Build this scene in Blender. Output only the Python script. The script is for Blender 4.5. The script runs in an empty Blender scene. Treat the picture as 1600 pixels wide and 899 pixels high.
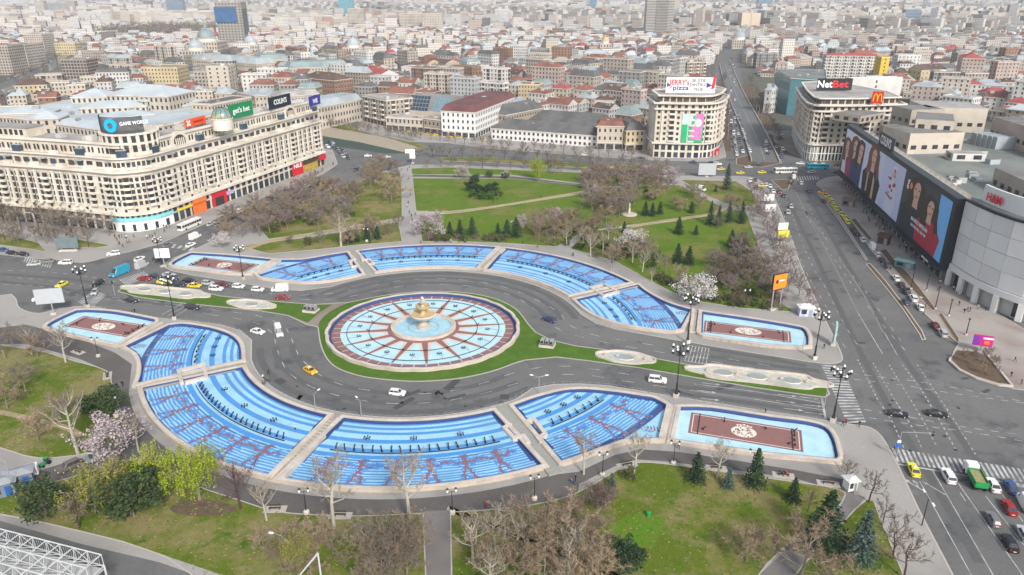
import bpy, math, random
from mathutils import Vector, Matrix
R = math.radians
rnd = random.Random(11)
scene = bpy.context.scene
col = scene.collection
link = col.objects.link
# ---------------------------------------------------------------- camera, sky, sun, exposure
FPX, HORIZON, CAM_H = 1150.0, -15.0, 90.0
TH = math.atan((449.5 - HORIZON) / FPX)
cd = bpy.data.cameras.new('camera'); cd.sensor_width = 36; cd.lens = 36 * FPX / 1600; cd.clip_end = 30000; cd.clip_start = 1
cam = bpy.data.objects.new('camera', cd); link(cam)
cam.location = (0, 0, CAM_H); cam.rotation_euler = (math.pi / 2 - TH, 0, 0)
scene.camera = cam
SUN_EL, SUN_AZ = R(37), R(158)          # azimuth clockwise from +Y (sun behind the camera, to the right)
w = bpy.data.worlds.new('World'); scene.world = w; w.use_nodes = True
nt = w.node_tree; bg = nt.nodes['Background']
sk = nt.nodes.new('ShaderNodeTexSky'); sk.sky_type = 'NISHITA'; sk.sun_disc = False
sk.sun_elevation = SUN_EL; sk.sun_rotation = SUN_AZ; sk.dust_density = 2.0; sk.air_density = 1.0; sk.ozone_density = 1.0
cl = nt.nodes.new('ShaderNodeHueSaturation'); cl.inputs['Saturation'].default_value = 0.42; nt.links.new(sk.outputs[0], cl.inputs['Color']); nt.links.new(cl.outputs[0], bg.inputs[0]); bg.inputs[1].default_value = 0.085
sl = bpy.data.lights.new('sun', 'SUN'); sl.energy = 1.5; sl.angle = R(10); sl.color = (1.0, 0.955, 0.885)
so = bpy.data.objects.new('sun', sl); link(so)
sd = Vector((math.sin(SUN_AZ) * math.cos(SUN_EL), math.cos(SUN_AZ) * math.cos(SUN_EL), math.sin(SUN_EL)))
so.rotation_euler = sd.to_track_quat('Z', 'Y').to_euler(); so.location = sd * 400
vs = scene.view_settings; vs.view_transform = 'Standard'; vs.look = 'None'; vs.gamma = 1; vs.exposure = 1.27
scene.cycles.max_bounces = 5; scene.cycles.diffuse_bounces = 2; scene.cycles.glossy_bounces = 2
scene.cycles.transmission_bounces = 2; scene.cycles.volume_bounces = 0; scene.cycles.transparent_max_bounces = 6
# ---------------------------------------------------------------- helpers
def P(px, py, z=0.0):
 'the place on the level z that the photograph shows at pixel px, py'
 a = (px - 800) / FPX; b = -(py - 449.5) / FPX
 c, s = math.cos(TH), math.sin(TH)
 dz = -s + b * c
 t = (z - CAM_H) / dz
 return (a * t, (c + b * s) * t)
def Q(x, y, z=0.0):
 c, s = math.cos(TH), math.sin(TH); dz = z - CAM_H
 cz = y * c - dz * s; cy = y * s + dz * c
 return 800 + FPX * x / cz, 449.5 - FPX * cy / cz
def height_at(px, py_base, py_top):
 'height of an upright that stands at px, py_base and reaches py_top'
 x, y = P(px, py_base); lo, hi = 0.0, 200.0
 for _ in range(40):
  m = (lo + hi) / 2
  if Q(x, y, m)[1] > py_top: lo = m
  else: hi = m
 return lo
CX0, CY0 = -25.3, 190.9                  # centre of the round plaza
AX = R(-14.5)                            # direction of the boulevard through it
def turn(p): return (2 * CX0 - p[0], 2 * CY0 - p[1])   # the plaza is point-symmetric
def ang(px, py):
 x, y = P(px, py); return math.atan2(y - CY0, x - CX0)
def area(p): return sum(p[i - 1][0] * p[i][1] - p[i][0] * p[i - 1][1] for i in range(len(p))) / 2
def ccw(p): return list(p) if area(p) > 0 else list(reversed(p))
def spline(pts, n=6, closed=False):
 out = []; m = len(pts)
 for i in range(m if closed else m - 1):
  if closed: p = [pts[(i + k - 1) % m] for k in range(4)]
  else: p = [pts[max(i - 1, 0)], pts[i], pts[i + 1], pts[min(i + 2, m - 1)]]
  for k in range(n):
   t = k / n
   out.append(tuple(0.5 * (2 * p[1][j] + (p[2][j] - p[0][j]) * t + (2 * p[0][j] - 5 * p[1][j] + 4 * p[2][j] - p[3][j]) * t * t
        + (3 * p[1][j] - p[0][j] - 3 * p[2][j] + p[3][j]) * t ** 3) for j in (0, 1)))
 if not closed: out.append(tuple(pts[-1]))
 return out
def pxs(l, z=0.0): return [P(a, b, z) for a, b in l]
def arc(r, a0, a1, n=24, c=(CX0, CY0), ry=None):
 return [(c[0] + r * math.cos(a0 + (a1 - a0) * i / n), c[1] + (ry or r) * math.sin(a0 + (a1 - a0) * i / n)) for i in range(n + 1)]
def inside(p, poly):
 x, y = p; c = False
 for i in range(len(poly)):
  (x1, y1), (x2, y2) = poly[i - 1], poly[i]
  if (y1 > y) != (y2 > y) and x < (x2 - x1) * (y - y1) / (y2 - y1) + x1: c = not c
 return c
def offset(poly, d):
 'shift a closed counter-clockwise outline outwards by d'
 n = len(poly); out = []
 for i in range(n):
  a, b, c = poly[i - 1], poly[i], poly[(i + 1) % n]
  u = Vector((b[0] - a[0], b[1] - a[1])); v = Vector((c[0] - b[0], c[1] - b[1]))
  if u.length < 1e-6: u = v
  if v.length < 1e-6: v = u
  u.normalize(); v.normalize()
  n1 = Vector((u.y, -u.x)); n2 = Vector((v.y, -v.x)); m = n1 + n2
  if m.length < 1e-3: m = n1
  m.normalize(); k = max(0.5, m.dot(n1))
  out.append((b[0] + m.x * d / k, b[1] + m.y * d / k))
 return out
_mats = {}
def M(name, c, rough=0.85, var=0.10, scale=0.6, spec=0.3, metal=0.0, c2=None, scale2=0.05, bump=0.0, obj=0.0, emit=0.0, coords='pos'):
 if name in _mats: return _mats[name]
 m = bpy.data.materials.new(name); m.use_nodes = True; _mats[name] = m
 t = m.node_tree; b = t.nodes['Principled BSDF']; N = t.nodes.new; L = t.links.new
 b.inputs['Roughness'].default_value = rough; b.inputs['Specular IOR Level'].default_value = spec; b.inputs['Metallic'].default_value = metal
 src = N('ShaderNodeNewGeometry').outputs['Position'] if coords == 'pos' else N('ShaderNodeTexCoord').outputs['Object']
 if var > 0 or c2:
  n1 = N('ShaderNodeTexNoise'); n1.inputs['Scale'].default_value = scale; n1.inputs['Detail'].default_value = 6; n1.inputs['Roughness'].default_value = 0.65
  L(src, n1.inputs['Vector'])
  mx = N('ShaderNodeMix'); mx.data_type = 'RGBA'
  mx.inputs[6].default_value = (*[x * (1 - var) for x in c], 1); mx.inputs[7].default_value = (*[min(1, x * (1 + var)) for x in c], 1)
  mr = N('ShaderNodeMapRange'); mr.inputs[1].default_value = 0.3; mr.inputs[2].default_value = 0.7; L(n1.outputs['Fac'], mr.inputs[0]); L(mr.outputs[0], mx.inputs[0])
  out = mx.outputs[2]
  if c2:
   n2 = N('ShaderNodeTexNoise'); n2.inputs['Scale'].default_value = scale2; n2.inputs['Detail'].default_value = 5; L(src, n2.inputs['Vector'])
   r2 = N('ShaderNodeMapRange'); r2.inputs[1].default_value = 0.46; r2.inputs[2].default_value = 0.64; L(n2.outputs['Fac'], r2.inputs[0])
   m2 = N('ShaderNodeMix'); m2.data_type = 'RGBA'; L(r2.outputs[0], m2.inputs[0]); L(out, m2.inputs[6]); m2.inputs[7].default_value = (*c2, 1); out = m2.outputs[2]
  if obj > 0:
   oi = N('ShaderNodeObjectInfo'); h = N('ShaderNodeHueSaturation')
   r3 = N('ShaderNodeMapRange'); r3.inputs[3].default_value = 1 - obj; r3.inputs[4].default_value = 1 + obj; L(oi.outputs['Random'], r3.inputs[0])
   L(r3.outputs[0], h.inputs['Value']); L(out, h.inputs['Color']); out = h.outputs[0]
  L(out, b.inputs['Base Color'])
  if bump > 0:
   bp = N('ShaderNodeBump'); bp.inputs['Strength'].default_value = bump; bp.inputs['Distance'].default_value = 0.1
   L(n1.outputs['Fac'], bp.inputs['Height']); L(bp.outputs[0], b.inputs['Normal'])
 else:
  b.inputs['Base Color'].default_value = (*c, 1)
 if emit: b.inputs['Emission Color'].default_value = (*c, 1); b.inputs['Emission Strength'].default_value = emit
 return m
class MB:
 'collects faces and links them as one mesh'
 def __init__(s): s.v = []; s.f = []; s.m = []; s.mats = []
 def mi(s, mat):
  if mat not in s.mats: s.mats.append(mat)
  return s.mats.index(mat)
 def face(s, pts, mat):
  k = len(s.v); s.v.extend(pts); s.f.append(tuple(range(k, k + len(pts)))); s.m.append(s.mi(mat))
 def sheet(s, poly, z, mat): s.face([(x, y, z) for x, y in ccw(poly)], mat)
 def prism(s, poly, z0, z1, mat, top=None, bottom=False):
  p = ccw(poly); n = len(p); k = len(s.v); i0 = s.mi(mat); i1 = s.mi(top or mat)
  s.v += [(x, y, z0) for x, y in p] + [(x, y, z1) for x, y in p]
  for i in range(n):
   j = (i + 1) % n; s.f.append((k + i, k + j, k + n + j, k + n + i)); s.m.append(i0)
  s.f.append(tuple(k + n + i for i in range(n))); s.m.append(i1)
  if bottom: s.f.append(tuple(k + i for i in reversed(range(n)))); s.m.append(i0)
 def hull(s, lo, hi, mat, cap=True):
  'side faces between two rings of the same length (3D points)'
  n = len(lo); k = len(s.v); i0 = s.mi(mat); s.v += list(lo) + list(hi)
  for i in range(n):
   j = (i + 1) % n; s.f.append((k + i, k + j, k + n + j, k + n + i)); s.m.append(i0)
  if cap: s.f.append(tuple(k + n + i for i in range(n))); s.m.append(i0)
 def box(s, c, size, mat, rz=0.0, rot=None):
  hx, hy, hz = size[0] / 2, size[1] / 2, size[2] / 2
  M3 = rot or Matrix.Rotation(rz, 3, 'Z'); k = len(s.v); i0 = s.mi(mat); c = Vector(c)
  for dx, dy, dz in ((-1, -1, -1), (1, -1, -1), (1, 1, -1), (-1, 1, -1), (-1, -1, 1), (1, -1, 1), (1, 1, 1), (-1, 1, 1)):
   s.v.append(tuple(c + M3 @ Vector((dx * hx, dy * hy, dz * hz))))
  for f in ((0, 3, 2, 1), (4, 5, 6, 7), (0, 1, 5, 4), (1, 2, 6, 5), (2, 3, 7, 6), (3, 0, 4, 7)):
   s.f.append(tuple(k + i for i in f)); s.m.append(i0)
 def tube(s, a, b, ra, rb, mat, n=6, cap=True):
  a, b = Vector(a), Vector(b); d = b - a
  if d.length < 1e-5: return
  q = d.to_track_quat('Z', 'Y').to_matrix(); k = len(s.v); i0 = s.mi(mat)
  for c, r in ((a, ra), (b, rb)):
   for i in range(n):
    t = 2 * math.pi * i / n; s.v.append(tuple(c + q @ Vector((r * math.cos(t), r * math.sin(t), 0))))
  for i in range(n):
   j = (i + 1) % n; s.f.append((k + i, k + j, k + n + j, k + n + i)); s.m.append(i0)
  if cap: s.f.append(tuple(k + n + i for i in range(n))); s.m.append(i0); s.f.append(tuple(k + i for i in reversed(range(n)))); s.m.append(i0)
 def lathe(s, prof, mat, c=(0, 0, 0), n=24, sx=1.0, sy=1.0):
  k = len(s.v); i0 = s.mi(mat)
  for r, z in prof:
   for i in range(n):
    t = 2 * math.pi * i / n; s.v.append((c[0] + r * sx * math.cos(t), c[1] + r * sy * math.sin(t), c[2] + z))
  for a in range(len(prof) - 1):
   for i in range(n):
    j = (i + 1) % n; s.f.append((k + a * n + i, k + a * n + j, k + (a + 1) * n + j, k + (a + 1) * n + i)); s.m.append(i0)
 def strip(s, line, wd, z0, z1, mat, closed=False, side=0.0):
  'a kerb-like bar along a line; side -1..1 shifts it left or right'
  pts = [p for i, p in enumerate(line) if i == 0 or math.dist(p, line[i - 1]) > 0.02]
  if closed and math.dist(pts[0], pts[-1]) < 0.02: pts.pop()
  n = len(pts); Lp, Rp = [], []
  for i in range(n):
   a = pts[i - 1] if (i > 0 or closed) else pts[i]; b = pts[(i + 1) % n] if (i < n - 1 or closed) else pts[i]
   u = Vector((pts[i][0] - a[0], pts[i][1] - a[1])); v = Vector((b[0] - pts[i][0], b[1] - pts[i][1]))
   if u.length < 1e-6: u = v
   if v.length < 1e-6: v = u
   u.normalize(); v.normalize(); t = u + v
   if t.length < 1e-3: t = u
   t.normalize(); nn = Vector((-t.y, t.x)); k = max(0.45, nn.dot(Vector((-u.y, u.x))))
   Lp.append((pts[i][0] + nn.x * wd * (1 + side) / 2 / k, pts[i][1] + nn.y * wd * (1 + side) / 2 / k))
   Rp.append((pts[i][0] - nn.x * wd * (1 - side) / 2 / k, pts[i][1] - nn.y * wd * (1 - side) / 2 / k))
  k = len(s.v); i0 = s.mi(mat)
  for l, r in zip(Lp, Rp): s.v += [(*l, z1), (*r, z1), (*l, z0), (*r, z0)]
  for i in range(n if closed else n - 1):
   a = k + 4 * i; b = k + 4 * ((i + 1) % n)
   for f in ((a, a + 1, b + 1, b), (a + 2, a, b, b + 2), (a + 1, a + 3, b + 3, b + 1)): s.f.append(f); s.m.append(i0)
  if not closed:
   a = k; b = k + 4 * (n - 1)
   s.f += [(a, a + 2, a + 3, a + 1), (b, b + 1, b + 3, b + 2)]; s.m += [i0, i0]
 def mesh(s, name='mesh'):
  me = bpy.data.meshes.new(name); me.from_pydata(s.v, [], s.f)
  for m in s.mats: me.materials.append(m)
  me.polygons.foreach_set('material_index', s.m); me.update(); return me
 def build(s, name, parent=None, kind=None, smooth=False):
  return ob(name, s.mesh(name), parent, kind, smooth)
def ob(name, me, parent=None, kind=None, smooth=False, loc=None, rz=0.0, sc=None):
 if smooth: me.polygons.foreach_set('use_smooth', [True] * len(me.polygons))
 o = bpy.data.objects.new(name, me); link(o)
 if parent: o.parent = parent
 if kind: o['kind'] = kind
 if loc: o.location = loc
 if rz: o.rotation_euler.z = rz
 if sc: o.scale = sc if hasattr(sc, '__len__') else (sc, sc, sc)
 return o
def empty(name, loc=(0, 0, 0), rz=0.0):
 o = bpy.data.objects.new(name, None); link(o); o.location = loc; o.rotation_euler.z = rz; o.empty_display_size = 0.5; return o
def tag(o, label, cat, group=None):
 o['label'] = label; o['category'] = cat
 if group: o['group'] = group
 return o
def copy_tree(o, loc=None, rz=None, sc=None, parent=None):
 c = o.copy(); link(c)
 if parent: c.parent = parent
 if loc is not None: c.location = loc
 if rz is not None: c.rotation_euler.z = rz
 if sc is not None: c.scale = sc if hasattr(sc, '__len__') else (sc, sc, sc)
 for ch in KIDS.get(o.name, ()): copy_tree(ch, parent=c)
 return c
KIDS = {}
def proto(root, *kids):
 KIDS[root.name] = list(kids); return root
_text = {}
def text_mesh(body, mat, size=1.0, depth=0.0, key=None):
 k = (body, mat.name, size)
 if k in _text: return _text[k]
 cu = bpy.data.curves.new('lettering', 'FONT'); cu.body = body; cu.size = size; cu.align_x = 'CENTER'; cu.align_y = 'CENTER'; cu.extrude = depth; cu.resolution_u = 2; cu.offset = .022
 o = bpy.data.objects.new('lettering', cu); link(o); bpy.context.view_layer.update()
 me = bpy.data.meshes.new_from_object(o.evaluated_get(bpy.context.evaluated_depsgraph_get()))
 bpy.data.objects.remove(o); me.materials.clear(); me.materials.append(mat); _text[k] = me; return me
# colours of the place
ASPH2 = M('asphalt_new', (0.062, 0.065, 0.072), 0.9, 0.10, 1.2, c2=(0.078, 0.08, 0.085), scale2=0.05)
PAVE = M('pavement', (0.33, 0.315, 0.295), 0.9, 0.10, 2.5, c2=(0.27, 0.255, 0.24), scale2=0.06)
PAVEB = M('pavement_brown', (0.22, 0.18, 0.155), 0.9, 0.14, 2.0, c2=(0.26, 0.225, 0.20), scale2=0.08)
PATH = M('park_asphalt', (0.105, 0.096, 0.092), 0.9, 0.12, 1.5, c2=(0.125, 0.115, 0.11), scale2=0.07)
DIRT = M('dirt_path', (0.36, 0.27, 0.17), 0.95, 0.15, 1.0, c2=(0.30, 0.24, 0.15), scale2=0.08)
KERB = M('kerb_stone', (0.42, 0.39, 0.35), 0.85, 0.12, 2.0)
STONE = M('pale_stone', (0.50, 0.43, 0.36), 0.75, 0.14, 1.4, c2=(0.41, 0.35, 0.30), scale2=0.2)
STONE2 = M('white_stone', (0.56, 0.50, 0.44), 0.7, 0.14, 1.2, c2=(0.45, 0.40, 0.35), scale2=0.25)
CONC = M('concrete_walk', (0.30, 0.30, 0.275), 0.9, 0.12, 1.5)
SOIL = M('bare_soil', (0.12, 0.085, 0.055), 0.95, 0.25, 0.8)
WHITE = M('road_paint', (0.46, 0.46, 0.45), 0.7, 0.35, 1.2, c2=(0.22, 0.22, 0.22), scale2=0.35)
BLUE = M('mid_blue_mosaic', (0.06, 0.265, 0.65), 0.4, 0.16, 2.0, 0.4, c2=(0.085, 0.255, 0.52), scale2=0.16)
LBLUE = M('light_blue_mosaic', (0.32, 0.575, 0.76), 0.4, 0.12, 2.0, 0.4, c2=(0.25, 0.48, 0.66), scale2=0.16)
PBLUE = M('pale_blue_mosaic', (0.45, 0.67, 0.74), 0.45, 0.08, 2.0, 0.4, c2=(0.38, 0.60, 0.69), scale2=0.3)
NAVY = M('navy_mosaic', (0.045, 0.08, 0.22), 0.5, 0.15, 3.0, 0.4)
BROWN = M('brown_mosaic', (0.25, 0.125, 0.115), 0.6, 0.18, 3.0, 0.3)
RUST = M('rust_red_mosaic', (0.235, 0.12, 0.155), 0.6, 0.12, 3.0)
PINK = M('pink_mosaic', (0.60, 0.50, 0.44), 0.6, 0.08, 3.0)
CREAMT = M('cream_mosaic', (0.72, 0.66, 0.58), 0.6, 0.08, 3.0)
BLACK = M('black_iron', (0.018, 0.019, 0.022), 0.55, 0.1, 3.0, 0.4)
GLASSD = M('dark_glass', (0.028, 0.034, 0.042), 0.12, 0.0, 1, 0.6)
WHITEP = M('white_paint', (0.78, 0.78, 0.77), 0.5, 0.04, 1.0)
STEEL = M('grey_steel', (0.30, 0.31, 0.32), 0.5, 0.08, 1.0, 0.5)
GLOBE = M('milk_glass', (0.82, 0.82, 0.80), 0.3, 0.0)
def ground_mat(name, layers, rough=.93, cracks=0.0, bump=.3):
 'first colour, then (colour, noise scale, low, high, detail) layers over it'
 m = bpy.data.materials.new(name); m.use_nodes = True; _mats[name] = m; t = m.node_tree; b = t.nodes['Principled BSDF']; N = t.nodes.new; L = t.links.new; b.inputs['Roughness'].default_value = rough; b.inputs['Specular IOR Level'].default_value = .2
 pos = N('ShaderNodeNewGeometry').outputs['Position']; out = None; prev = (*layers[0], 1); last = None
 for i, (c, sc, lo, hi, det) in enumerate(layers[1:]):
  n = N('ShaderNodeTexNoise'); n.inputs['Scale'].default_value = sc; n.inputs['Detail'].default_value = det; n.inputs['Roughness'].default_value = .7; L(pos, n.inputs['Vector']); r = N('ShaderNodeMapRange'); r.inputs[1].default_value = lo; r.inputs[2].default_value = hi; L(n.outputs['Fac'], r.inputs[0])
  mx = N('ShaderNodeMix'); mx.data_type = 'RGBA'; L(r.outputs[0], mx.inputs[0]); mx.inputs[7].default_value = (*c, 1)
  if out: L(out, mx.inputs[6])
  else: mx.inputs[6].default_value = prev
  out = mx.outputs[2]; last = n
 if cracks:
  v = N('ShaderNodeTexVoronoi'); v.feature = 'DISTANCE_TO_EDGE'; v.inputs['Scale'].default_value = .11; w_ = N('ShaderNodeTexNoise'); w_.inputs['Scale'].default_value = .35; w_.inputs['Detail'].default_value = 6; L(pos, w_.inputs['Vector']); ad = N('ShaderNodeMix'); ad.data_type = 'VECTOR'; ad.inputs[0].default_value = .12; L(pos, ad.inputs[4]); sc = N('ShaderNodeVectorMath'); sc.operation = 'SCALE'; sc.inputs[3].default_value = 40; L(w_.outputs['Color'], sc.inputs[0]); av = N('ShaderNodeVectorMath'); av.operation = 'ADD'; L(pos, av.inputs[0]); L(sc.outputs[0], av.inputs[1]); L(av.outputs[0], v.inputs['Vector'])
  r = N('ShaderNodeMapRange'); r.inputs[1].default_value = .0; r.inputs[2].default_value = .018; r.inputs[3].default_value = cracks; r.inputs[4].default_value = 0; L(v.outputs['Distance'], r.inputs[0]); mx = N('ShaderNodeMix'); mx.data_type = 'RGBA'; L(r.outputs[0], mx.inputs[0]); L(out, mx.inputs[6]); mx.inputs[7].default_value = (.045, .045, .045, 1); out = mx.outputs[2]
 L(out, b.inputs['Base Color']); bp = N('ShaderNodeBump'); bp.inputs['Strength'].default_value = bump; bp.inputs['Distance'].default_value = .12; L(last.outputs['Fac'], bp.inputs['Height']); L(bp.outputs[0], b.inputs['Normal']); return m
ASPH = ground_mat('asphalt', [(.135, .134, .133), ((.165, .163, .160), .03, .42, .62, 5), ((.082, .084, .089), .09, .54, .66, 6), ((.15, .148, .145), .7, .58, .75, 6), ((.07, .07, .073), 2.6, .60, .74, 8)], .9, .55, .15)
GRASS = ground_mat('park_grass', [(.098, .138, .010), ((.225, .19, .08), .06, .45, .58, 7), ((.058, .115, .006), .14, .54, .66, 6), ((.19, .16, .07), .38, .56, .68, 8), ((.055, .085, .015), 2.2, .56, .74, 8)], bump=.6)
LAWN = ground_mat('bright_lawn', [(.066, .135, .014), ((.085, .16, .02), .2, .45, .6, 5), ((.045, .09, .012), 1.2, .54, .7, 7), ((.11, .12, .04), .35, .62, .72, 6)], bump=.5)
MEADOW = ground_mat('meadow_grass', [(.10, .168, .010), ((.18, .17, .05), .05, .50, .62, 6), ((.075, .125, .012), .12, .52, .66, 6), ((.11, .14, .03), .5, .56, .70, 7), ((.045, .075, .014), 1.6, .56, .72, 8)], bump=.5)
# ---------------------------------------------------------------- ground, roads, park islands
g = MB(); GROUND = M('city_ground', (0.115, 0.108, 0.10), 0.95, 0.2, 0.02, c2=(0.10, 0.105, 0.06), scale2=0.004)
g.sheet([(-9000, -60), (9000, -60), (9000, 9300), (-9000, 9300)], -0.05, GROUND); g.build('ground', kind='structure')
g = MB(); g.sheet([(-420, 20), (460, 20), (460, 520), (-420, 520)], 0.0, ASPH); g.build('road', kind='structure')
def island(name, poly, top=PAVE, h=0.12, kerb=True):
 b = MB(); p = ccw(poly); b.prism(p, 0, h, KERB, top); o = b.build(name, kind='structure')
 if kerb:
  k = MB(); k.strip(p, 0.35, 0, h + 0.025, KERB, closed=True, side=1.0); k.build('kerb', o)
 return o
def lawn(name, poly, mat=GRASS, z=0.124, edge=True, kind='structure'):
 b = MB(); p = ccw(poly); b.sheet(p, z, mat); o = b.build(name, kind=kind)
 if edge:
  k = MB(); k.strip(p, 0.22, z - 0.01, z + 0.05, KERB, closed=True, side=-1.0); k.build('kerb', o)
 return o
S_ROAD = [(140,478),(190,488),(245,497),(300,502),(345,508),(376,517),(394,532)]
S_EDGE = pxs(S_ROAD) + arc(46.9, ang(404,560), ang(800,620), 40) + pxs([(832,607),(865,601),(905,600),(950,603),(1000,611),(1060,621),(1130,632),(1200,643),(1255,651),(1300,659),(1335,664)])
south = S_EDGE + spline(pxs([(1335,664),(1358,668),(1375,679),(1388,698),(1403,725)]), 5)[1:] + pxs([(1438,800),(1492,903),(1530,985)]) + pxs([(400,985),(-60,800),(-80,780),(-80,690),(-60,500),(0,462),(18,460)]) + spline(pxs([(18,460),(26,468),(32,482),(60,490),(95,482),(140,478)]), 4)[1:-1]
island('south_pavement', south)
N_EDGE = [turn(p) for p in S_EDGE]
north = pxs([(268,424)]) + pxs([(300,431),(350,439),(400,447),(436,453),(470,455)]) + arc(46.9, ang(520,450), ang(905,492), 40) + pxs([(930,506),(960,515),(1010,524),(1060,533),(1120,543),(1200,556),(1262,566),(1285,569)]) \
 + spline(pxs([(1285,569),(1306,569),(1317,562),(1312,545),(1300,520)]), 5)[1:] + pxs([(1280,480),(1262,440),(1248,405),(1236,370),(1222,335),(1212,312),(1196,290)]) + spline(pxs([(1196,290),(1182,279),(1160,276)]), 4)[1:] \
 + pxs([(1060,275),(1000,272),(900,266),(800,262),(700,258),(640,258),(600,268),(540,293),(450,322),(400,338),(330,378),(285,398)]) + spline(pxs([(285,398),(262,408),(256,417),(268,424)]), 4)[1:-1]
island('north_pavement', north)
# streets of the corner to the left
nw = pxs([(-60,388),(0,398),(50,404)]) + spline(pxs([(50,404),(90,407),(130,411),(165,403),(190,397)]), 4)[1:] + pxs([(250,382),(290,364),(330,346),(420,306),(500,276),(528,257)]) + pxs([(520,235),(505,232),(420,240),(270,310),(150,330),(-60,300)])
island('corner_pavement', nw)
lawn('lawn_strip', pxs([(-40,378),(0,383),(50,390),(72,394),(60,380),(0,366),(-40,360)]))
lawn('lawn_strip', pxs([(105,372),(172,384),(150,388),(108,386),(88,378)]))
# median of the round plaza
mid = pxs([(183,456),(200,445),(235,446),(300,452),(345,463),(425,471),(490,476),(545,473)]) + spline(pxs([(545,473),(600,462),(660,456),(720,457),(770,466),(806,483),(826,507)]), 5)[1:] + pxs([(838,520),(862,532),(900,541),(940,546),(1000,556),(1080,571),(1180,584),(1270,592),(1290,602),(1297,616),(1290,622),(1250,617),(1180,607),(1085,591),(1000,576),(920,565),(870,559),(820,564)]) + spline(pxs([(806,568),(770,581),(720,592),(660,597),(610,595),(560,588),(520,572),(502,545),(496,512)]), 5)[1:] + pxs([(478,508),(450,494),(408,487),(350,481),(280,474),(215,465)])
o = island('median_pavement', mid, PAVEB)
lawn('median_lawn', pxs([(184,456),(200,446),(235,447),(300,453),(345,464),(425,472),(490,477),(519,477),(498,490),(481,505),(450,493),(408,486),(350,480),(280,473),(215,464)]), LAWN, 0.124, False)
ring = spline(pxs([(497,512),(510,492),(545,474),(600,463),(660,457),(720,458),(770,467),(806,484),(826,508),(836,530),(828,553),(806,567),(770,580),(720,591),(660,596),(610,594),(560,587),(520,571),(503,545)]), 5, True)
lawn('fountain_lawn', ring, LAWN, 0.128, False)
lawn('median_lawn', pxs([(803,484),(822,506),(833,517),(862,533),(900,542),(940,547),(1000,557),(1080,572),(1180,585),(1270,593),(1289,603),(1295,615),(1290,621),(1250,616),(1180,606),(1085,590),(1000,575),(920,564),(870,558),(820,563),(780,572)]), LAWN, 0.124, False)
# the corner by the store, its parking lane and flower beds
ne = spline(pxs([(1700,612),(1600,611),(1560,601),(1520,590),(1497,577),(1484,565)]), 3) + pxs([(1490,548),(1497,538),(1440,487),(1405,446),(1365,398),(1335,352),(1310,322)]) + spline(pxs([(1310,322),(1290,300),(1275,288),(1292,278),(1320,275)]), 3)[1:] + pxs([(1345,290),(1480,440),(1640,540),(1720,560)])
island('store_pavement', ne, M('plaza_paving', (0.34, 0.31, 0.285), 0.85, 0.08, 1.5, c2=(0.27, 0.215, 0.19), scale2=0.06))
for pl in ([(1277,302),(1290,318),(1310,344),(1345,396),(1352,407),(1356,406),(1325,358),(1300,322),(1285,303)],):
 island('lane_divider', pxs(pl), PAVEB)
dv = [(1352,413),(1380,446),(1410,484),(1436,523),(1440,532),(1447,531),(1441,517),(1412,476),(1384,439),(1360,412)]
island('lane_divider', pxs(dv), SOIL)
lawn('flower_bed', pxs([(1485,562),(1500,577),(1525,589),(1560,600),(1579,602),(1537,552),(1495,548)]), SOIL, 0.16)
b = MB()
b.strip(pxs([(1485,561),(1483,566),(1500,581),(1525,593),(1560,604),(1581,605),(1537,550)]), 0.5, 0.12, 0.55, STONE2); b.build('planter_edge', kind='structure')
for pl in ([(1330,344),(1336,342),(1352,362),(1362,374),(1358,376),(1345,362)], [(1375,392),(1384,390),(1400,410),(1420,430),(1445,462),(1462,484),(1457,486),(1430,458),(1400,424)], [(1466,492),(1471,490),(1498,530),(1496,537)]):
 lawn('flower_bed', pxs(pl), SOIL, 0.15)
# traffic islands far right, by the taxis
island('traffic_island', pxs([(1150,248),(1210,232),(1222,255),(1190,262),(1150,258)]), SOIL)
island('traffic_island', pxs([(1205,282),(1238,280),(1232,296),(1222,297)]), SOIL)
# grass and paths of the far park
GR = dict(
 a=[(640,264),(700,262),(800,266),(900,270),(1000,276),(1040,278),(1030,290),(950,292),(800,274),(640,273)],
 b=[(645,279),(800,280),(930,292),(910,300),(800,320),(690,332),(650,330)],
 c=[(655,338),(720,333),(830,316),(920,302),(1000,290),(1060,290),(1100,310),(1140,330),(1130,334),(1060,345),(985,352),(930,360),(905,366),(870,386),(800,381),(700,377),(660,378)],
 d=[(990,355),(1070,344),(1140,330),(1165,330),(1190,400),(1215,470),(1240,488),(1160,482),(1080,470),(1040,452),(1000,430),(960,408),(892,389),(918,362)],
 e=[(560,283),(600,270),(625,272),(628,300),(628,340),(560,352),(480,366),(420,374),(400,350),(450,326)],
 f=[(622,348),(628,378),(560,383),(500,390),(420,397),(380,386),(395,382),(480,372)],
 h=[(1065,282),(1150,284),(1175,300),(1185,320),(1150,324),(1110,308)])
for k, v in GR.items():
 lawn('park_lawn', pxs(v), MEADOW if k in 'abcd' else GRASS, edge=k not in 'h')
b = MB(); b.strip(spline(pxs([(690,331),(720,331),(800,319),(860,309),(918,299)]), 5), 3.2, 0.1, 0.132, DIRT); b.strip(spline(pxs([(380,392),(420,378),(500,364),(560,354),(626,342)]), 5), 3.4, 0.1, 0.132, DIRT)
b.strip(spline(pxs([(985,355),(1030,347),(1080,340),(1110,335),(1135,326)]), 5), 2.8, 0.1, 0.132, DIRT); b.strip(pxs([(645,275),(800,278),(930,293),(985,300)]), 4.5, 0.1, 0.131, PATH); b.build('dirt_path', kind='structure')
b = MB(); b.sheet(pxs([(627,262),(643,262),(656,380),(628,381)]), 0.133, PAVE); b.build('park_walk', kind='structure')
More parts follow.
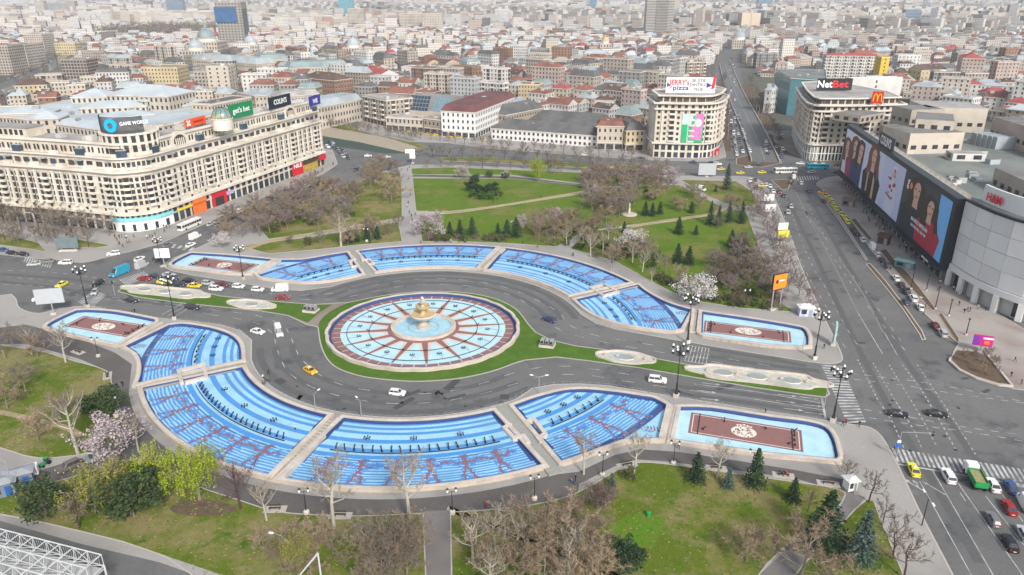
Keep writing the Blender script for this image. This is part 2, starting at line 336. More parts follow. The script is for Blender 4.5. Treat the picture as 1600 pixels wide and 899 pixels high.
def smooth_lawn(v):
 out = []
 for q in spline(pxs(v), 3, True):
  if not out or math.dist(q, out[-1]) > .9: out.append(q)
 return out
# near park: paths of dark asphalt round the pools, lawns
b = MB()
outer = arc(76.1, ang(205,615), ang(868,752), 30)
walk = pxs([(-60,520),(40,508),(120,528),(180,552),(206,570)]) + outer + pxs([(905,738),(960,712),(1000,703),(1060,707),(1160,722),(1240,735),(1330,752),(1335,775),(1240,748),(1150,736),(1040,722),(995,719),(960,730),(905,757)]) + arc(86.5, ang(880,770), ang(168,612), 30) + pxs([(176,600),(168,580),(120,560),(40,538),(-60,540)])
b.sheet(walk, 0.126, PATH); b.build('park_walk', kind='structure')
LW = dict(
 a=[(-60,548),(40,546),(118,566),(160,578),(172,590),(175,612),(192,655),(190,690),(140,708),(60,716),(0,700),(-60,690)],
 b=[(-60,790),(40,765),(110,748),(190,722),(235,722),(300,758),(370,782),(420,798),(470,805),(560,808),(655,804),(660,804),(660,804),(668,985),(668,985),(420,985),(260,870),(60,815)],
 c=[(705,802),(705,802),(800,795),(880,780),(930,757),(965,736),(1000,724),(1060,729),(1150,742),(1230,753),(1310,766),(1316,782),(1290,812),(1240,842),(1180,905),(1160,985),(1160,985),(708,985),(708,985)],
 d=[(1240,905),(1290,850),(1355,782),(1375,815),(1412,905),(1440,985),(1215,985)])
for k, v in LW.items(): lawn('park_lawn', smooth_lawn(v), GRASS, 0.13)
b = MB(); b.sheet(spline(pxs([(950,824),(972,812),(985,806),(1005,800),(1022,808),(1040,810),(1036,822),(1046,832),(1028,842),(1022,856),(1000,858),(985,866),(968,852),(950,850),(956,836)]), 4, True), 0.134, ground_mat('fresh_lawn', [(.085, .19, .010), ((.11, .17, .015), .25, .42, .6, 6), ((.06, .13, .008), .9, .54, .7, 7), ((.15, .16, .04), .5, .6, .72, 7)], bump=.5)); b.build('fresh_lawn', kind='structure')
b = MB(); b.sheet(spline(pxs([(265,795),(300,780),(345,785),(372,797),(340,806),(290,806)]), 4, True), 0.134, SOIL)
b.strip(spline(pxs([(-60,640),(0,645),(50,656),(100,668),(128,682)]), 4), 1.6, 0.1, 0.135, DIRT); b.build('worn_earth', kind='structure')
b = MB(); b.sheet(pxs([(-60,760),(30,745),(110,722),(190,700),(240,712),(235,722),(190,722),(110,748),(40,765),(-60,790)]), 0.132, PATH); PP = M('worn_path', (0.19, 0.175, 0.168), .9, .12, 1.5, c2=(0.155, 0.145, 0.14), scale2=.1); b.sheet(pxs([(660,800),(705,798),(710,985),(668,985)]), 0.132, PP)
b.sheet(pxs([(1318,768),(1352,778),(1290,848),(1240,905),(1180,905),(1245,845),(1295,812)]), 0.136, PP); b.build('park_walk', kind='structure')
# road along the lower edge
b = MB(); b.sheet([P(-80,790), P(0,806), P(130,842), P(260,870), P(420,925), P(560,985), P(-80,985)], 0.15, PAVE); b.build('pavement_strip', kind='structure')
b = MB(); b.sheet([P(-80,800), P(0,815), P(130,852), P(250,880), P(400,934), P(500,985), P(-80,985)], 0.156, ASPH); b.build('service_road', kind='structure')
# far road of the embankment, grass median, river channel
island('street_median', pxs([(690,247),(760,246),(860,253),(960,258),(1040,262),(1050,266),(960,265),(860,260),(760,254),(690,252)]), GRASS)
island('embankment_pavement', pxs([(560,205),(640,222),(700,224),(770,233),(860,240),(940,246),(1020,251),(1110,253),(1135,246),(1128,215),(1010,214),(770,208),(640,190),(560,180)]))
island('embankment_pavement', pxs([(1200,222),(1255,248),(1330,258),(1345,225),(1250,205),(1195,205)]), PAVEB)
b = MB(); b.sheet(pxs([(500,196),(520,198),(600,214),(660,232),(640,240),(560,222),(500,212)]), 0.004, M('river_bank_concrete', (0.34, 0.29, 0.22), 0.9, 0.15, 0.4)); b.sheet(pxs([(500,190),(560,200),(660,226),(672,236),(660,232),(600,214),(500,196)]), 0.008, GRASS)
b.sheet(pxs([(500,212),(560,222),(640,240),(600,240),(545,232),(500,226)]), 0.006, M('river_slope_green', (0.05, 0.075, 0.055), 0.8, 0.2, 0.2)); b.build('river_bank', kind='structure')
# ---- painted markings
mk = MB()
def dashes(line, on=3.0, off=6.0, wd=0.16, z=0.005, ph=0.0):
 pts = [Vector(p) for p in line]; pos = -ph; d = 0.0
 seg = []; acc = 0.0
 cum = [0.0]
 for i in range(1, len(pts)): cum.append(cum[-1] + (pts[i] - pts[i - 1]).length)
 def at(s):
  for i in range(1, len(pts)):
   if s <= cum[i]: t = (s - cum[i - 1]) / max(1e-6, cum[i] - cum[i - 1]); return pts[i - 1].lerp(pts[i], t)
  return pts[-1]
 s = ph
 while s < cum[-1]:
  a, b = at(s), at(min(s + on, cum[-1])); t = (b - a)
  if t.length > 0.3:
   t.normalize(); n = Vector((-t.y, t.x)) * wd / 2
   mk.face([(*(a - n), z), (*(b - n), z), (*(b + n), z), (*(a + n), z)], WHITE)
  s += on + off
def solid(l, wd=0.16, z=0.005): mk.strip(l, wd, 0.001, z, WHITE)
N1 = [(430,462),(482,461),(530,457),(573,448),(616,440),(660,436),(702,436),(745,440),(782,447),(815,458),(845,472),(875,490),(888,507),(925,523),(980,533),(1030,541),(1090,552),(1150,563),(1230,576)]
N2 = [(470,468),(515,468),(560,461),(602,452),(647,445),(690,444),(733,447),(775,454),(808,466),(835,483),(848,497),(868,512),(905,526),(975,541),(1030,550),(1090,561),(1160,573),(1260,584)]
S1 = [(330,492),(395,503),(425,520),(430,535),(437,557),(450,581),(479,601),(520,616),(572,627),(633,631),(694,627),(752,616),(805,600),(855,587),(913,586),(971,595),(1060,608)]
S2 = [(330,484),(400,493),(440,508),(452,522),(460,541),(470,560),(498,585),(536,602),(590,612),(651,616),(712,610),(764,596),(813,580),(867,572),(919,576),(975,584),(1060,598)]
for l in (N1, N2, S1, S2): dashes(spline(pxs(l), 5), 3.0, 4.6, 0.2)
for l in ([(190,472),(260,478),(330,492)], [(175,465),(250,473),(330,484)], [(300,441),(360,449),(430,460)]): dashes(spline(pxs(l), 3), 3, 4.5, 0.2)
for l in ([(1083,600),(1180,612),(1290,631)], [(1078,610),(1180,624),(1288,641)]): solid(pxs(l), 0.18)
def arrow(px, py, d, L=4.5, turn_=0):
 x, y = P(px, py); c, s = math.cos(d), math.sin(d)
 T = lambda u, v: (x + u * c - v * s, y + u * s + v * c, 0.006)
 mk.face([T(-L / 2, -0.11), T(L / 4, -0.11), T(L / 4, 0.11), T(-L / 2, 0.11)], WHITE); mk.face([T(L / 4, -0.5), T(L / 2, 0), T(L / 4, 0.5)], WHITE)
 if turn_: mk.face([T(-L / 6, 0), T(L / 12, 0.9 * turn_), T(L / 12, 1.2 * turn_), T(-L / 6, 0.3 * turn_)], WHITE); mk.face([T(-L/24, 1.3 * turn_), T(L/4, 1.25 * turn_), T(L/10, 0.6 * turn_)], WHITE)
for q in ((1112,600),(1105,612),(1110,624),(1230,618),(1228,628),(1240,640),(1265,622),(1270,634),(1272,646)): arrow(*q, AX + (0 if q[0] < 1200 else 0))
mk.strip(pxs([(1284,621),(1290,655)]), 0.5, 0.001, 0.006, WHITE)
# zebra at the boulevard's end
def zebra(a, b, c, d, n, fill=0.5):
 'bars from edge a-b to edge c-d'
 a, b, c, d = [Vector(P(*q)) for q in (a, b, c, d)]
 for i in range(n):
  t0 = i / n; t1 = (i + fill) / n
  p = [a.lerp(b, t0), a.lerp(b, t1), c.lerp(d, t1), c.lerp(d, t0)]
  if area([tuple(x) for x in p]) < 0: p.reverse()
  mk.face([(*x, 0.006) for x in p], WHITE)
zebra((1283,570),(1325,664),(1316,573),(1354,662), 21)
zebra((1393,700),(1640,740),(1402,722),(1655,762), 30)
mk.strip(pxs([(1401,725),(1655,768)]), 0.45, 0.001, 0.006, WHITE)
zebra((142,482),(167,461),(122,472),(148,452), 12); zebra((198,446),(236,432),(186,437),(226,424), 12); zebra((40,402),(84,410),(36,410),(80,419), 12)
zebra((258,385),(330,400),(262,380),(340,394), 8); zebra((1243,283),(1282,281),(1240,276),(1280,275), 10)
for i in range(7):
 a = P(1077 + i * 5.5, 566 + i * 0.9); b = P(1081 + i * 5.5, 541 + i * 0.9)
for t in [i / 6 for i in range(7)]: mk.strip([Vector(P(1070,564)).lerp(Vector(P(1103,569)), t).to_tuple(), Vector(P(1077,540)).lerp(Vector(P(1108,545)), t).to_tuple()], 0.22, 0.001, 0.006, WHITE)
for t in (0.0, 0.33, 0.66, 1.0): mk.strip([Vector(P(1070,564)).lerp(Vector(P(1077,540)), t).to_tuple(), Vector(P(1103,569)).lerp(Vector(P(1108,545)), t).to_tuple()], 0.2, 0.001, 0.0055, WHITE)
for i in range(3): mk.strip(pxs([(253 + i * 9, 492 + i * 2), (289 + i * 6, 472 + i * 3)]), 0.22, 0.001, 0.006, WHITE)
# avenue on the right
for l in ([(1212,300),(1240,378),(1262,430),(1290,478),(1312,530),(1330,552)], [(1228,310),(1262,400),(1290,450),(1318,505),(1340,540)], [(1262,320),(1295,380),(1325,422),(1352,455),(1384,500),(1408,533)], [(1248,318),(1285,378),(1310,414),(1342,460),(1377,505),(1425,560)]):
 dashes(spline(pxs(l), 4), 2.5, 4.5, 0.17)
for l in ([(1341,490),(1379,553)], [(1382,520),(1402,555)]): solid(pxs(l), 0.2)
for l in ([(1243,300),(1275,362),(1310,428),(1341,490)], [(1258,330),(1310,402),(1350,462),(1380,520)]): mk.strip(spline(pxs(l), 5), .55, .001, .005, M('worn_paint', (0.19, 0.185, 0.18), .9, .3, 1.5))
for l in ([(1340,562),(1370,622),(1395,660),(1412,700)], [(1364,567),(1395,620),(1428,672),(1440,700)], [(1389,570),(1420,620),(1445,662),(1465,700)], [(1410,570),(1440,610),(1470,660),(1495,706)], [(1433,570),(1460,610),(1490,655),(1524,710)]):
 dashes(pxs(l), 1.0, 1.0, 0.22)
for l in ([(1330,584),(1400,592),(1470,602),(1600,628)], [(1335,593),(1410,602),(1490,615),(1600,630)], [(1350,640),(1420,652),(1510,668),(1600,680)], [(1358,653),(1430,664),(1520,676),(1600,690)]): dashes(spline(pxs(l), 4), 1.6, 1.6, 0.2)
for l in ([(1437,752),(1518,899)], [(1457,735),(1552,899)], [(1497,755),(1598,899)], [(1540,775),(1630,890)]): solid(pxs(l), 0.16)
for l in ([(1500,770),(1520,800)], [(1545,745),(1625,850)]): dashes(pxs(l), 2.5, 3, 0.16)
arrow(1428,758, R(118), 5, -1); arrow(1458,762, R(118), 5); arrow(1595,758, R(118), 5, 1)
for l in ([(160,452),(120,445),(60,437),(0,433)], [(180,440),(120,430),(50,424),(0,423)], [(215,425),(250,405),(300,380)], [(262,412),(300,396),(340,372),(420,330)], [(190,470),(130,462),(60,447),(0,445)]): dashes(spline(pxs(l), 4), 1.8, 2.4, 0.18)
for l in ([(1135,140),(1160,200),(1195,255)], [(1144,135),(1172,190),(1212,245)]): dashes(spline(pxs(l), 4), 3, 6, 0.25)
for l in ([(700,243),(800,240),(1000,256),(1100,262)], [(700,256),(900,264),(1060,272)]): dashes(spline(pxs(l), 4), 3, 5, 0.2)
mk.build('road_markings', kind='structure')
# worn wheel tracks, repairs, manhole covers
wr_ = MB(); TRK = M('tyre_worn_asphalt', (0.104, 0.104, 0.104), .85, .12, .8); PCH = M('asphalt_repair', (0.068, 0.069, 0.073), .9, .1, 1.0); PC2 = M('asphalt_repair_pale', (0.15, 0.148, 0.145), .9, .1, 1.0)
for r_ in (36.2, 40.6, 44.6): wr_.strip(arc(r_, ang(440, 540), ang(815, 600), 44), 1.9, .0005, .0022, TRK); wr_.strip(arc(r_, ang(880, 500), ang(505, 462), 44), 1.9, .0005, .0022, TRK)
for l in ([(1060,615),(1180,631),(1290,648)], [(1060,604),(1180,618),(1290,636)], [(1060,548),(1180,568),(1280,580)], [(1060,538),(1180,557),(1260,572)], [(1260,300),(1300,372),(1340,440),(1400,540),(1470,640),(1560,770)], [(1230,310),(1275,402),(1320,500),(1380,620),(1450,740),(1530,880)], [(0,440),(90,450),(180,466),(260,477),(330,488)], [(0,428),(100,436),(200,447),(330,447),(420,458)]): wr_.strip(spline(pxs(l), 5), 1.7, .0005, .0022, TRK)
r0 = random.Random(4)
for i in range(46):
 px, py = r0.choice([(r0.uniform(1330, 1580), r0.uniform(580, 880)), (r0.uniform(1240, 1400), r0.uniform(340, 560)), (r0.uniform(20, 330), r0.uniform(415, 490)), (r0.uniform(900, 1290), r0.uniform(600, 630)), (r0.uniform(400, 800), r0.uniform(590, 640))]); x, y = P(px, py); a = r0.uniform(0, 3); wr_.box((x, y, .002), (r0.uniform(.7, 7), r0.uniform(.5, 2.2), .0032), r0.choice([PCH, PCH, PC2]), a)
for i in range(40): px, py = r0.choice([(r0.uniform(1340, 1500), r0.uniform(590, 720)), (r0.uniform(420, 900), r0.uniform(600, 640)), (r0.uniform(60, 330), r0.uniform(420, 490))]); x, y = P(px, py); wr_.prism([(x + .4 * math.cos(t), y + .4 * math.sin(t)) for t in [k * .7 for k in range(9)]], .001, .007, BLACK)
wr_.build('road_wear', kind='structure')
# ---------------------------------------------------------------- mosaic pools of the ring
RI, RO = 49.9, 72.9
def W(l): return pxs(l)
POOL = dict(
 A=W([(135,488)]) + spline(W([(135,488),(180,491),(242,503)]), 3)[1:] + W([(243,506),(184,541)]) + spline(W([(184,541),(120,527),(80,516),(76,511),(95,500),(120,489)]), 4)[1:],
 B=spline(W([(265,512),(285,510),(310,513),(335,518),(358,526),(372,537),(377,550),(378,566)]), 3) + spline(W([(216,603),(221,588),(221,570),(214,556),(197,545)]), 4),
 C=arc(RI, ang(385,577), ang(512,653), 24) + arc(RO, ang(418,752), ang(217,612), 30),
 D=arc(RI, ang(537,658), ang(770,646), 24) + arc(RO, ang(850,735), ang(437,753), 34),
 E=spline(W([(803,638),(840,625),(880,615),(915,613),(960,617),(1000,623),(1022,627),(1044,639)]), 3) + spline(W([(1032,689),(1000,690),(975,691),(940,703),(910,714),(877,725)]), 4),
 F=spline(W([(1060,641),(1110,642),(1200,656),(1255,663),(1288,672),(1302,690),(1309,718)]), 3) + W([(1306,722),(1200,712),(1050,691)]))
PANEL = dict(A=W([(131,495),(232,510),(200,528),(100,510)]), F=W([(1081,646),(1251,674),(1254,707),(1076,677)]))
NPOOL = dict(A='south-west', F='south-east')
def polar_span(poly, r, cells):
 'angles at which the ring of radius r lies inside the outline'
 best = []; run = None; N = 720
 for i in range(N):
  a = math.tau * i / N
  if inside((CX0 + r * math.cos(a), CY0 + r * math.sin(a)), poly):
   if run is None: run = [a, a]
   run[1] = a
  elif run: best.append(run); run = None
 if run: best.append(run)
 if not best: return None
 if len(best) > 1 and best[0][0] == 0 and best[-1][1] > math.tau - 0.02: best[0][0] = best.pop()[0] - math.tau
 s = max(best, key=lambda q: q[1] - q[0])
 return s
WIDE = [0.5, 0.9, 0.8, 1.0, 0.9, 1.9, 1.3, 2.1, 1.1, 1.2, 0.8, 0.7]
def h01(*k):
 x = math.sin(sum((i + 1) * 12.9898 * v for i, v in enumerate(k))) * 43758.5453; return x - math.floor(x)
def pt(r, a, z): return (CX0 + r * math.cos(a), CY0 + r * math.sin(a), z)
def figures(poly, count, a0, a1, fz0):
 'dancers with linked arms, laid in blocks of mosaic'
 out = []
 for k in range(count):
  ac = a0 + (a1 - a0) * (k + 0.5) / count; gap = (a1 - a0) / count * 69
  hg = gap / 2; lean = (h01(k, 3) - 0.5) * 1.4
  st = [((-1.3 + lean, -0.4), (-0.8, 3.2), 0.16), ((-0.8, 3.2), (-0.1, 6.0), 0.2), ((1.4 + lean, -0.4), (1.0, 3.0), 0.16), ((1.0, 3.0), (0.1, 6.0), 0.2), ((0, 5.6), (0, 8.0), 0.34),
     ((0, 7.8), (hg * 0.45, 6.9), 0.1), ((hg * 0.45, 6.9), (hg * 0.75, 8.2), 0.1), ((hg * 0.75, 8.2), (hg, 7.6), 0.08), ((0, 7.8), (-hg * 0.45, 6.8), 0.1), ((-hg * 0.45, 6.8), (-hg * 0.8, 8.1), 0.1), ((-hg * 0.8, 8.1), (-hg, 7.6), 0.08), ((-0.2, 8.9), (0.25, 9.3), 0.34)]
  b = MB(); cs = 0.36; n = int(hg / cs) + 2
  for i in range(-n, n + 1):
   for j in range(-1, 30):
    s, t = i * cs, j * cs; d = 9
    for (x0, y0), (x1, y1), wd in st:
     L2 = (x1 - x0) ** 2 + (y1 - y0) ** 2; u = max(0, min(1, ((s - x0) * (x1 - x0) + (t - y0) * (y1 - y0)) / L2))
     d = min(d, math.hypot(s - x0 - u * (x1 - x0), t - y0 - u * (y1 - y0)) - wd - .08)
    d += (h01(i, j, k) - 0.5) * 0.42
    if d > 0.6: continue
    r = RO + 0.6 - t; da = cs / 2 / 66.0 * .98; fz = (lambda r, o=.004 * (k % 2), f=fz0: f(r) + o); a = ac + s / 66
    q = (CX0 + r * math.cos(a), CY0 + r * math.sin(a))
    if r > RO + 1.0 or not inside(q, poly): continue
    mat = RUST if d < 0.02 else (BLUE if h01(i, j, k, 2) < 0.45 else None)
    if mat: b.face([pt(r + cs / 2, a - da, fz(r)), pt(r + cs / 2, a + da, fz(r)), pt(r - cs / 2, a + da, fz(r)), pt(r - cs / 2, a - da, fz(r))][::-1], mat)
  if b.f: out.append(b)
 return out
def nozzle_mesh():
 b = MB(); b.tube((0, 0, 0), (0, 0, 0.45), 0.1, 0.08, BLACK, 5); b.tube((0, 0, 0.4), (0.9, 0, 1.0), 0.13, 0.16, BLACK, 5); b.box((0.1, 0, 0.15), (0.5, 0.35, 0.25), BLACK); return b.mesh('nozzle')
NOZ = nozzle_mesh()
def cluster_mesh():
 b = MB()
 for i in range(6):
  a = math.tau * i / 6; b.tube((0, 0, 0.3), (0.8 * math.cos(a), 0.8 * math.sin(a), 0.5), 0.06, 0.05, BLACK, 4); b.box((0.85 * math.cos(a), 0.85 * math.sin(a), 0.5), (0.22, 0.22, 0.4), BLACK)
 b.tube((0, 0, 0), (0, 0, 0.5), 0.1, 0.1, BLACK, 5); return b.mesh('spray_head')
CLU = cluster_mesh()
LBL = dict(
 A=('flat rectangular pool with brown panel nearest the crossing with the billboard on the left', 'flat rectangular pool with brown panel beside the avenue, north of the boulevard'),
 B=('terraced blue pool curving round the bend left of the long curved near pool', 'terraced blue pool behind the bend right of the fountain, by the park'),
 C=('long curved blue pool with dancers between walkway bridge and cascade, left of the near middle', 'long curved blue pool right of the far middle, behind the ring road'),
 D=('near middle curved blue pool with row of black nozzles and dancers', 'far middle curved blue pool at the foot of the straight park walk'),
 E=('terraced blue pool right of the stepped walkway at the near right', 'terraced blue pool at the far left, next to the small flat rectangular pool'),
 F=('large flat rectangular pool with brown panel and white crest at the near right', 'small flat rectangular pool with brown panel by the queue of cars at far left'))
def make_pool(k, flip):
 poly = ccw(POOL[k])
 T = turn if flip else (lambda p: p)
 ZF = 0.16
 root = empty('mosaic_pool', (0, 0, 0)); tag(root, LBL[k][flip], 'fountain pool', 'mosaic pools around the ring road')
 if flip: root.location = (2 * CX0, 2 * CY0, 0); root.rotation_euler.z = math.pi
 rim = MB(); rim.strip(poly, 1.15, 0.12, 0.86, STONE, True, -1.0); rim.strip(offset(poly, 0.25), 0.65, 0.86, 0.93, STONE2, True, -1.0); rim.build('rim', root)
 wl = MB(); wl.strip(poly, 0.12, ZF, 0.84, NAVY, True, 1.0); wl.build('pool_wall', root)
 fl = MB(); fl.sheet(poly, 0.14, NAVY); fl.sheet(offset(poly, -0.45), 0.15, NAVY if k in 'BCDE' else PBLUE); fl.build('pool_floor', root)
 if k in 'AF':
  pn = PANEL[k]; q = MB(); q.sheet(pn, 0.158, BROWN); q.strip(offset(ccw(pn), -0.5), 0.18, 0.158, 0.168, CREAMT, True); q.strip(ccw(pn), 0.3, 0.158, 0.17, RUST, True); q.build('brown_panel', root)
  c = Vector(P(*((162, 511) if k == 'A' else (1162, 676)))); d = Vector(pn[1]) - Vector(pn[0]); t = math.atan2(d.y, d.x)
  e = MB(); rx, ry = (2.7, 2.2) if k == 'F' else (3.6, 2.3)
  EL = lambda r, a: (c.x + rx * r * math.cos(a) * math.cos(t) - ry * r * math.sin(a) * math.sin(t), c.y + rx * r * math.cos(a) * math.sin(t) + ry * r * math.sin(a) * math.cos(t))
  e.sheet([EL(1, math.tau * i / 24) for i in range(24)], 0.172, CREAMT)
  for i in range(58):
   a = math.tau * h01(i, 1); r = 0.25 + 0.65 * h01(i, 2); s = 0.12 + 0.14 * h01(i, 3)
   x, y = EL(r, a); e.box((x, y, 0.172), (s * 2, s * 1.2, 0.012), BROWN, t + h01(i) * 3)
  if k == 'F':
   for i in range(5):
    x, y = EL(1.22 + (0.1 if i == 2 else 0), math.pi / 2 + (i - 2) * 0.22); e.box((x, y, 0.172), (0.6, 0.5, 0.008), CREAMT, t + i)
  e.build('crest', root)
  for i in range(9):
   u = (0.12 + 0.76 * (i % 5) / 4) if i < 5 else 0.94; v = (0.2 if i % 2 else 0.75) if i < 5 else 0.1 + 0.22 * (i - 5)
   p = Vector(pn[0]).lerp(Vector(pn[1]), u).lerp(Vector(pn[3]).lerp(Vector(pn[2]), u), v)
   if (p - c).length < 4.5: continue
   ob('nozzle', NOZ, root, loc=(p.x, p.y, 0.16), rz=i * 1.3, sc=0.8)
  pi = MB(); a, b_ = Vector(pn[0]), Vector(pn[1])
  for f in (0.08, 0.92):
   p0 = Vector(pn[0]).lerp(Vector(pn[1]), f); p1 = Vector(pn[3]).lerp(Vector(pn[2]), f); pi.tube((*p0, 0.3), (*p1, 0.3), 0.08, 0.08, BLACK, 4)
  pi.build('pipe', root)
  return root
 inner = offset(poly, -0.5)
 fz = lambda r: ZF + max(0.0, (RO + 2 - r)) * 0.012 + 0.012
 r = 50.6 if k in 'CD' else 46.0; n = 0
 if k in 'BE':
  # radius of the near tip of the bent pools
  r = min(math.hypot(x - CX0, y - CY0) for x, y in inner) + 0.2
 def band(r0, r1, mat, b=None, name='mosaic_step', dz=0):
  s0, s1 = polar_span(inner, r0 + 0.02, 0), polar_span(inner, r1 - 0.02, 0)
  if not s0 or not s1: return
  q = b or MB(); N = max(4, int((s0[1] - s0[0]) * r0 / 1.6)); z = fz((r0 + r1) / 2)
  for i in range(N):
   f, g_ = i / N, (i + 1) / N
   q.face([pt(r0, s0[0] + (s0[1] - s0[0]) * f, z), pt(r1, s1[0] + (s1[1] - s1[0]) * f, z), pt(r1, s1[0] + (s1[1] - s1[0]) * g_, z), pt(r0, s0[0] + (s0[1] - s0[0]) * g_, z)], mat)
  if b is None: q.build(name, root)
 ws = list(WIDE)
 if k in 'BE': ws = [1.3, 1.4] * int(max(0, (61.5 - 13.5 * 0.93 - r)) / 2.7) + ws
 for i, wd in enumerate(ws):
  if r > 62.4: break
  band(r, r + wd, BLUE if i % 2 == 0 else LBLUE); r += wd
 th = MB(); p = 0.42; m = int((RO + 0.2 - r) / p); cell = 1.5 / 66
 for i in range(m):
  r0, r1 = r + i * p, r + (i + 1) * p
  s = polar_span(inner, (r0 + r1) / 2, 0)
  if not s: continue
  N = max(2, int((s[1] - s[0]) / cell)); z = fz((r0 + r1) / 2)
  jog = lambda ii, c: 0 if ii in (0, m) else (h01(c // 2, ii // 3, ord(k)) > 0.6) * 0.17
  c0 = int(math.floor(s[0] / cell)); a = s[0]; c = c0
  while a < s[1]:
   a2 = min((c + 1) * cell, s[1])
   e0, e1 = r0 + jog(i, c), r1 + jog(i + 1, c)
   th.face([pt(e0, a, z), pt(e1, a, z), pt(e1, a2, z), pt(e0, a2, z)], LBLUE if i % 2 else BLUE)
   a = a2; c += 1
 th.build('mosaic_steps', root, 'stuff')
 if k in 'BE':
  band(RO + 0.3, RO + 1.6, NAVY)
  tri = MB(); N = 40; rr = RO + 1.6
  rmax = max(math.hypot(x - CX0, y - CY0) for x, y in inner)
  i = 0
  while rr + 0.6 < rmax: band(rr, rr + 0.6, LBLUE, tri); rr += 0.6
  if tri.f: tri.build('pale_corner', root)
  bl = MB(); c = P(218,542) if k == 'B' else P(1018,672)
  for i in range(-5, 6):
   for j in range(-4, 5):
    if i * i / 25 + j * j / 14 < 1 and h01(i, j, 5) < 0.62: bl.box((c[0] + i * 0.34, c[1] + j * 0.34, 0.2), (0.34, 0.34, 0.02), RUST if h01(i, j) < 0.5 else BLUE)
  bl.build('mosaic_flower', root)
 s = polar_span(inner, 68, 0)
 cnt = {'B': 3, 'C': 6, 'D': 6, 'E': 3}[k]; pad = 0.03
 for b in figures(inner, cnt, s[0] + pad, s[1] - pad, lambda r: fz(r) + 0.012): b.build('mosaic_dancer', root, 'stuff')
 s = polar_span(inner, 61, 0)
 n = {'B': 6, 'C': 20, 'D': 18, 'E': 7}[k]; a0, a1 = s[0] + 0.05, s[1] - 0.05
 pp = MB(); L = arc(61.6, a0, a1, 30)
 pp.strip(L, 0.15, fz(61.6) + 0.08, fz(61.6) + 0.26, BLACK); pp.strip(arc(64.2, a0, a1, 30), 0.12, fz(64) + 0.03, fz(64) + 0.12, M('grey_pipe', (0.12, 0.15, 0.19), 0.6)); pp.build('pipe', root)
 for i in range(n):
  a = a0 + (a1 - a0) * (i + 0.5) / n; ob('nozzle', NOZ, root, loc=pt(60.9, a, fz(61)), rz=a + math.pi + 0.4 * (i % 2), sc=1.0)
 for i in range(3):
  a = a0 + (a1 - a0) * (i + 0.6) / 3.3
  for r_ in (56.5,): ob('spray_head', CLU, root, loc=pt(r_, a, fz(r_)), rz=a, sc=0.8)
 return root
for k in 'ABCDEF':
 for flip in (0, 1): make_pool(k, flip)
# walkways between pools (two halves, the second turned about the centre)
def walkway(pl, walls, label, flip):
 root = empty('walkway_bridge'); tag(root, label, 'walkway')
 if flip: root.location = (2 * CX0, 2 * CY0, 0); root.rotation_euler.z = math.pi
 b = MB(); b.prism(pxs(pl), 0.1, 0.5, CONC); b.build('deck', root)
 for wl in walls:
  b = MB(); b.strip(pxs(wl), 0.9, 0.1, 1.15, STONE2); b.build('parapet', root)
for f, n in ((0, 'near left, with stone platform'), (1, 'far right, with stone platform')):
 walkway([(212,602),(379,568),(386,577),(214,615)], [[(285,604),(280,584),(319,574),(323,594),(290,603)]], 'pale concrete walkway crossing between two blue pools ' + n, f)
for f, n in ((0, 'near right, with stepped parapets'), (1, 'far left, with stepped parapets')):
 walkway([(772,640),(800,635),(884,738),(858,746)], [[(826,698),(818,687),(803,690),(788,674),(798,668)], [(822,664),(834,661),(852,684),(840,690),(846,697)]], 'grey concrete walkway crossing between two blue pools ' + n, f)
def cascade(a, b, wd, label, flip):
 root = empty('cascade_channel'); tag(root, label, 'cascade channel')
 if flip: root.location = (2 * CX0, 2 * CY0, 0); root.rotation_euler.z = math.pi
 p, q = Vector(P(*a)), Vector(P(*b)); t = (q - p).normalized(); n = Vector((-t.y, t.x))
 for sg in (-1, 1):
  m = MB(); m.strip([tuple(p + n * sg * wd), tuple(q + n * sg * wd)], 0.9, 0.1, 1.12, STONE2); m.build('side_wall', root)
 m = MB(); m.strip([tuple(p), tuple(q)], 2 * wd - 0.9, 0.1, 0.55, STONE); L = (q - p).length
 for i in range(int(L / 1.2)): c = p + t * (i * 1.2 + 0.6); m.box((c.x, c.y, 0.6), (0.5, 2 * wd - 1.0, 0.14), CONC, math.atan2(t.y, t.x))
 m.build('channel_steps', root)
for f, n in ((0, ('left of the near middle pool', 'beside the near left rectangular pool', 'beside the near right rectangular pool')), (1, ('right of the far middle pool', 'beside the far right rectangular pool', 'beside the far left rectangular pool'))):
 cascade((522,658), (430,753), 1.35, 'narrow stone cascade channel running outward ' + n[0], f)
 cascade((250,508), (188,544), 0.95, 'narrow stone channel ' + n[1], f)
 cascade((1052,640), (1041,690), 1.2, 'narrow stone channel ' + n[2], f)
# ---------------------------------------------------------------- the great fountain
ft = empty('fountain', (CX0, CY0, 0)); tag(ft, 'round mosaic fountain with sixteen brown rays and tiered stone bowls in the middle', 'fountain')
FX, FY = 27.3, 25.4
def EP(r, a): return (r * FX / 27.3 * math.cos(a), r * FY / 27.3 * math.sin(a))
NS = 144
scal = [1 + 0.011 * abs(math.sin(i * math.tau / NS * 12)) for i in range(NS)]
line = [EP(26.9 * scal[i], math.tau * i / NS) for i in range(NS)]
b = MB(); b.strip(line, 1.0, 0.12, 0.95, STONE, True); b.strip(line, 0.7, 0.95, 1.02, STONE2, True); b.build('rim', ft)
b = MB(); b.strip([EP(26.3, math.tau * i / NS) for i in range(NS)], 0.12, 0.13, 0.9, NAVY, True); b.build('inner_wall', ft)
b = MB(); b.sheet([EP(26.25, math.tau * i / 96) for i in range(96)], 0.14, NAVY); b.build('outer_floor', ft)
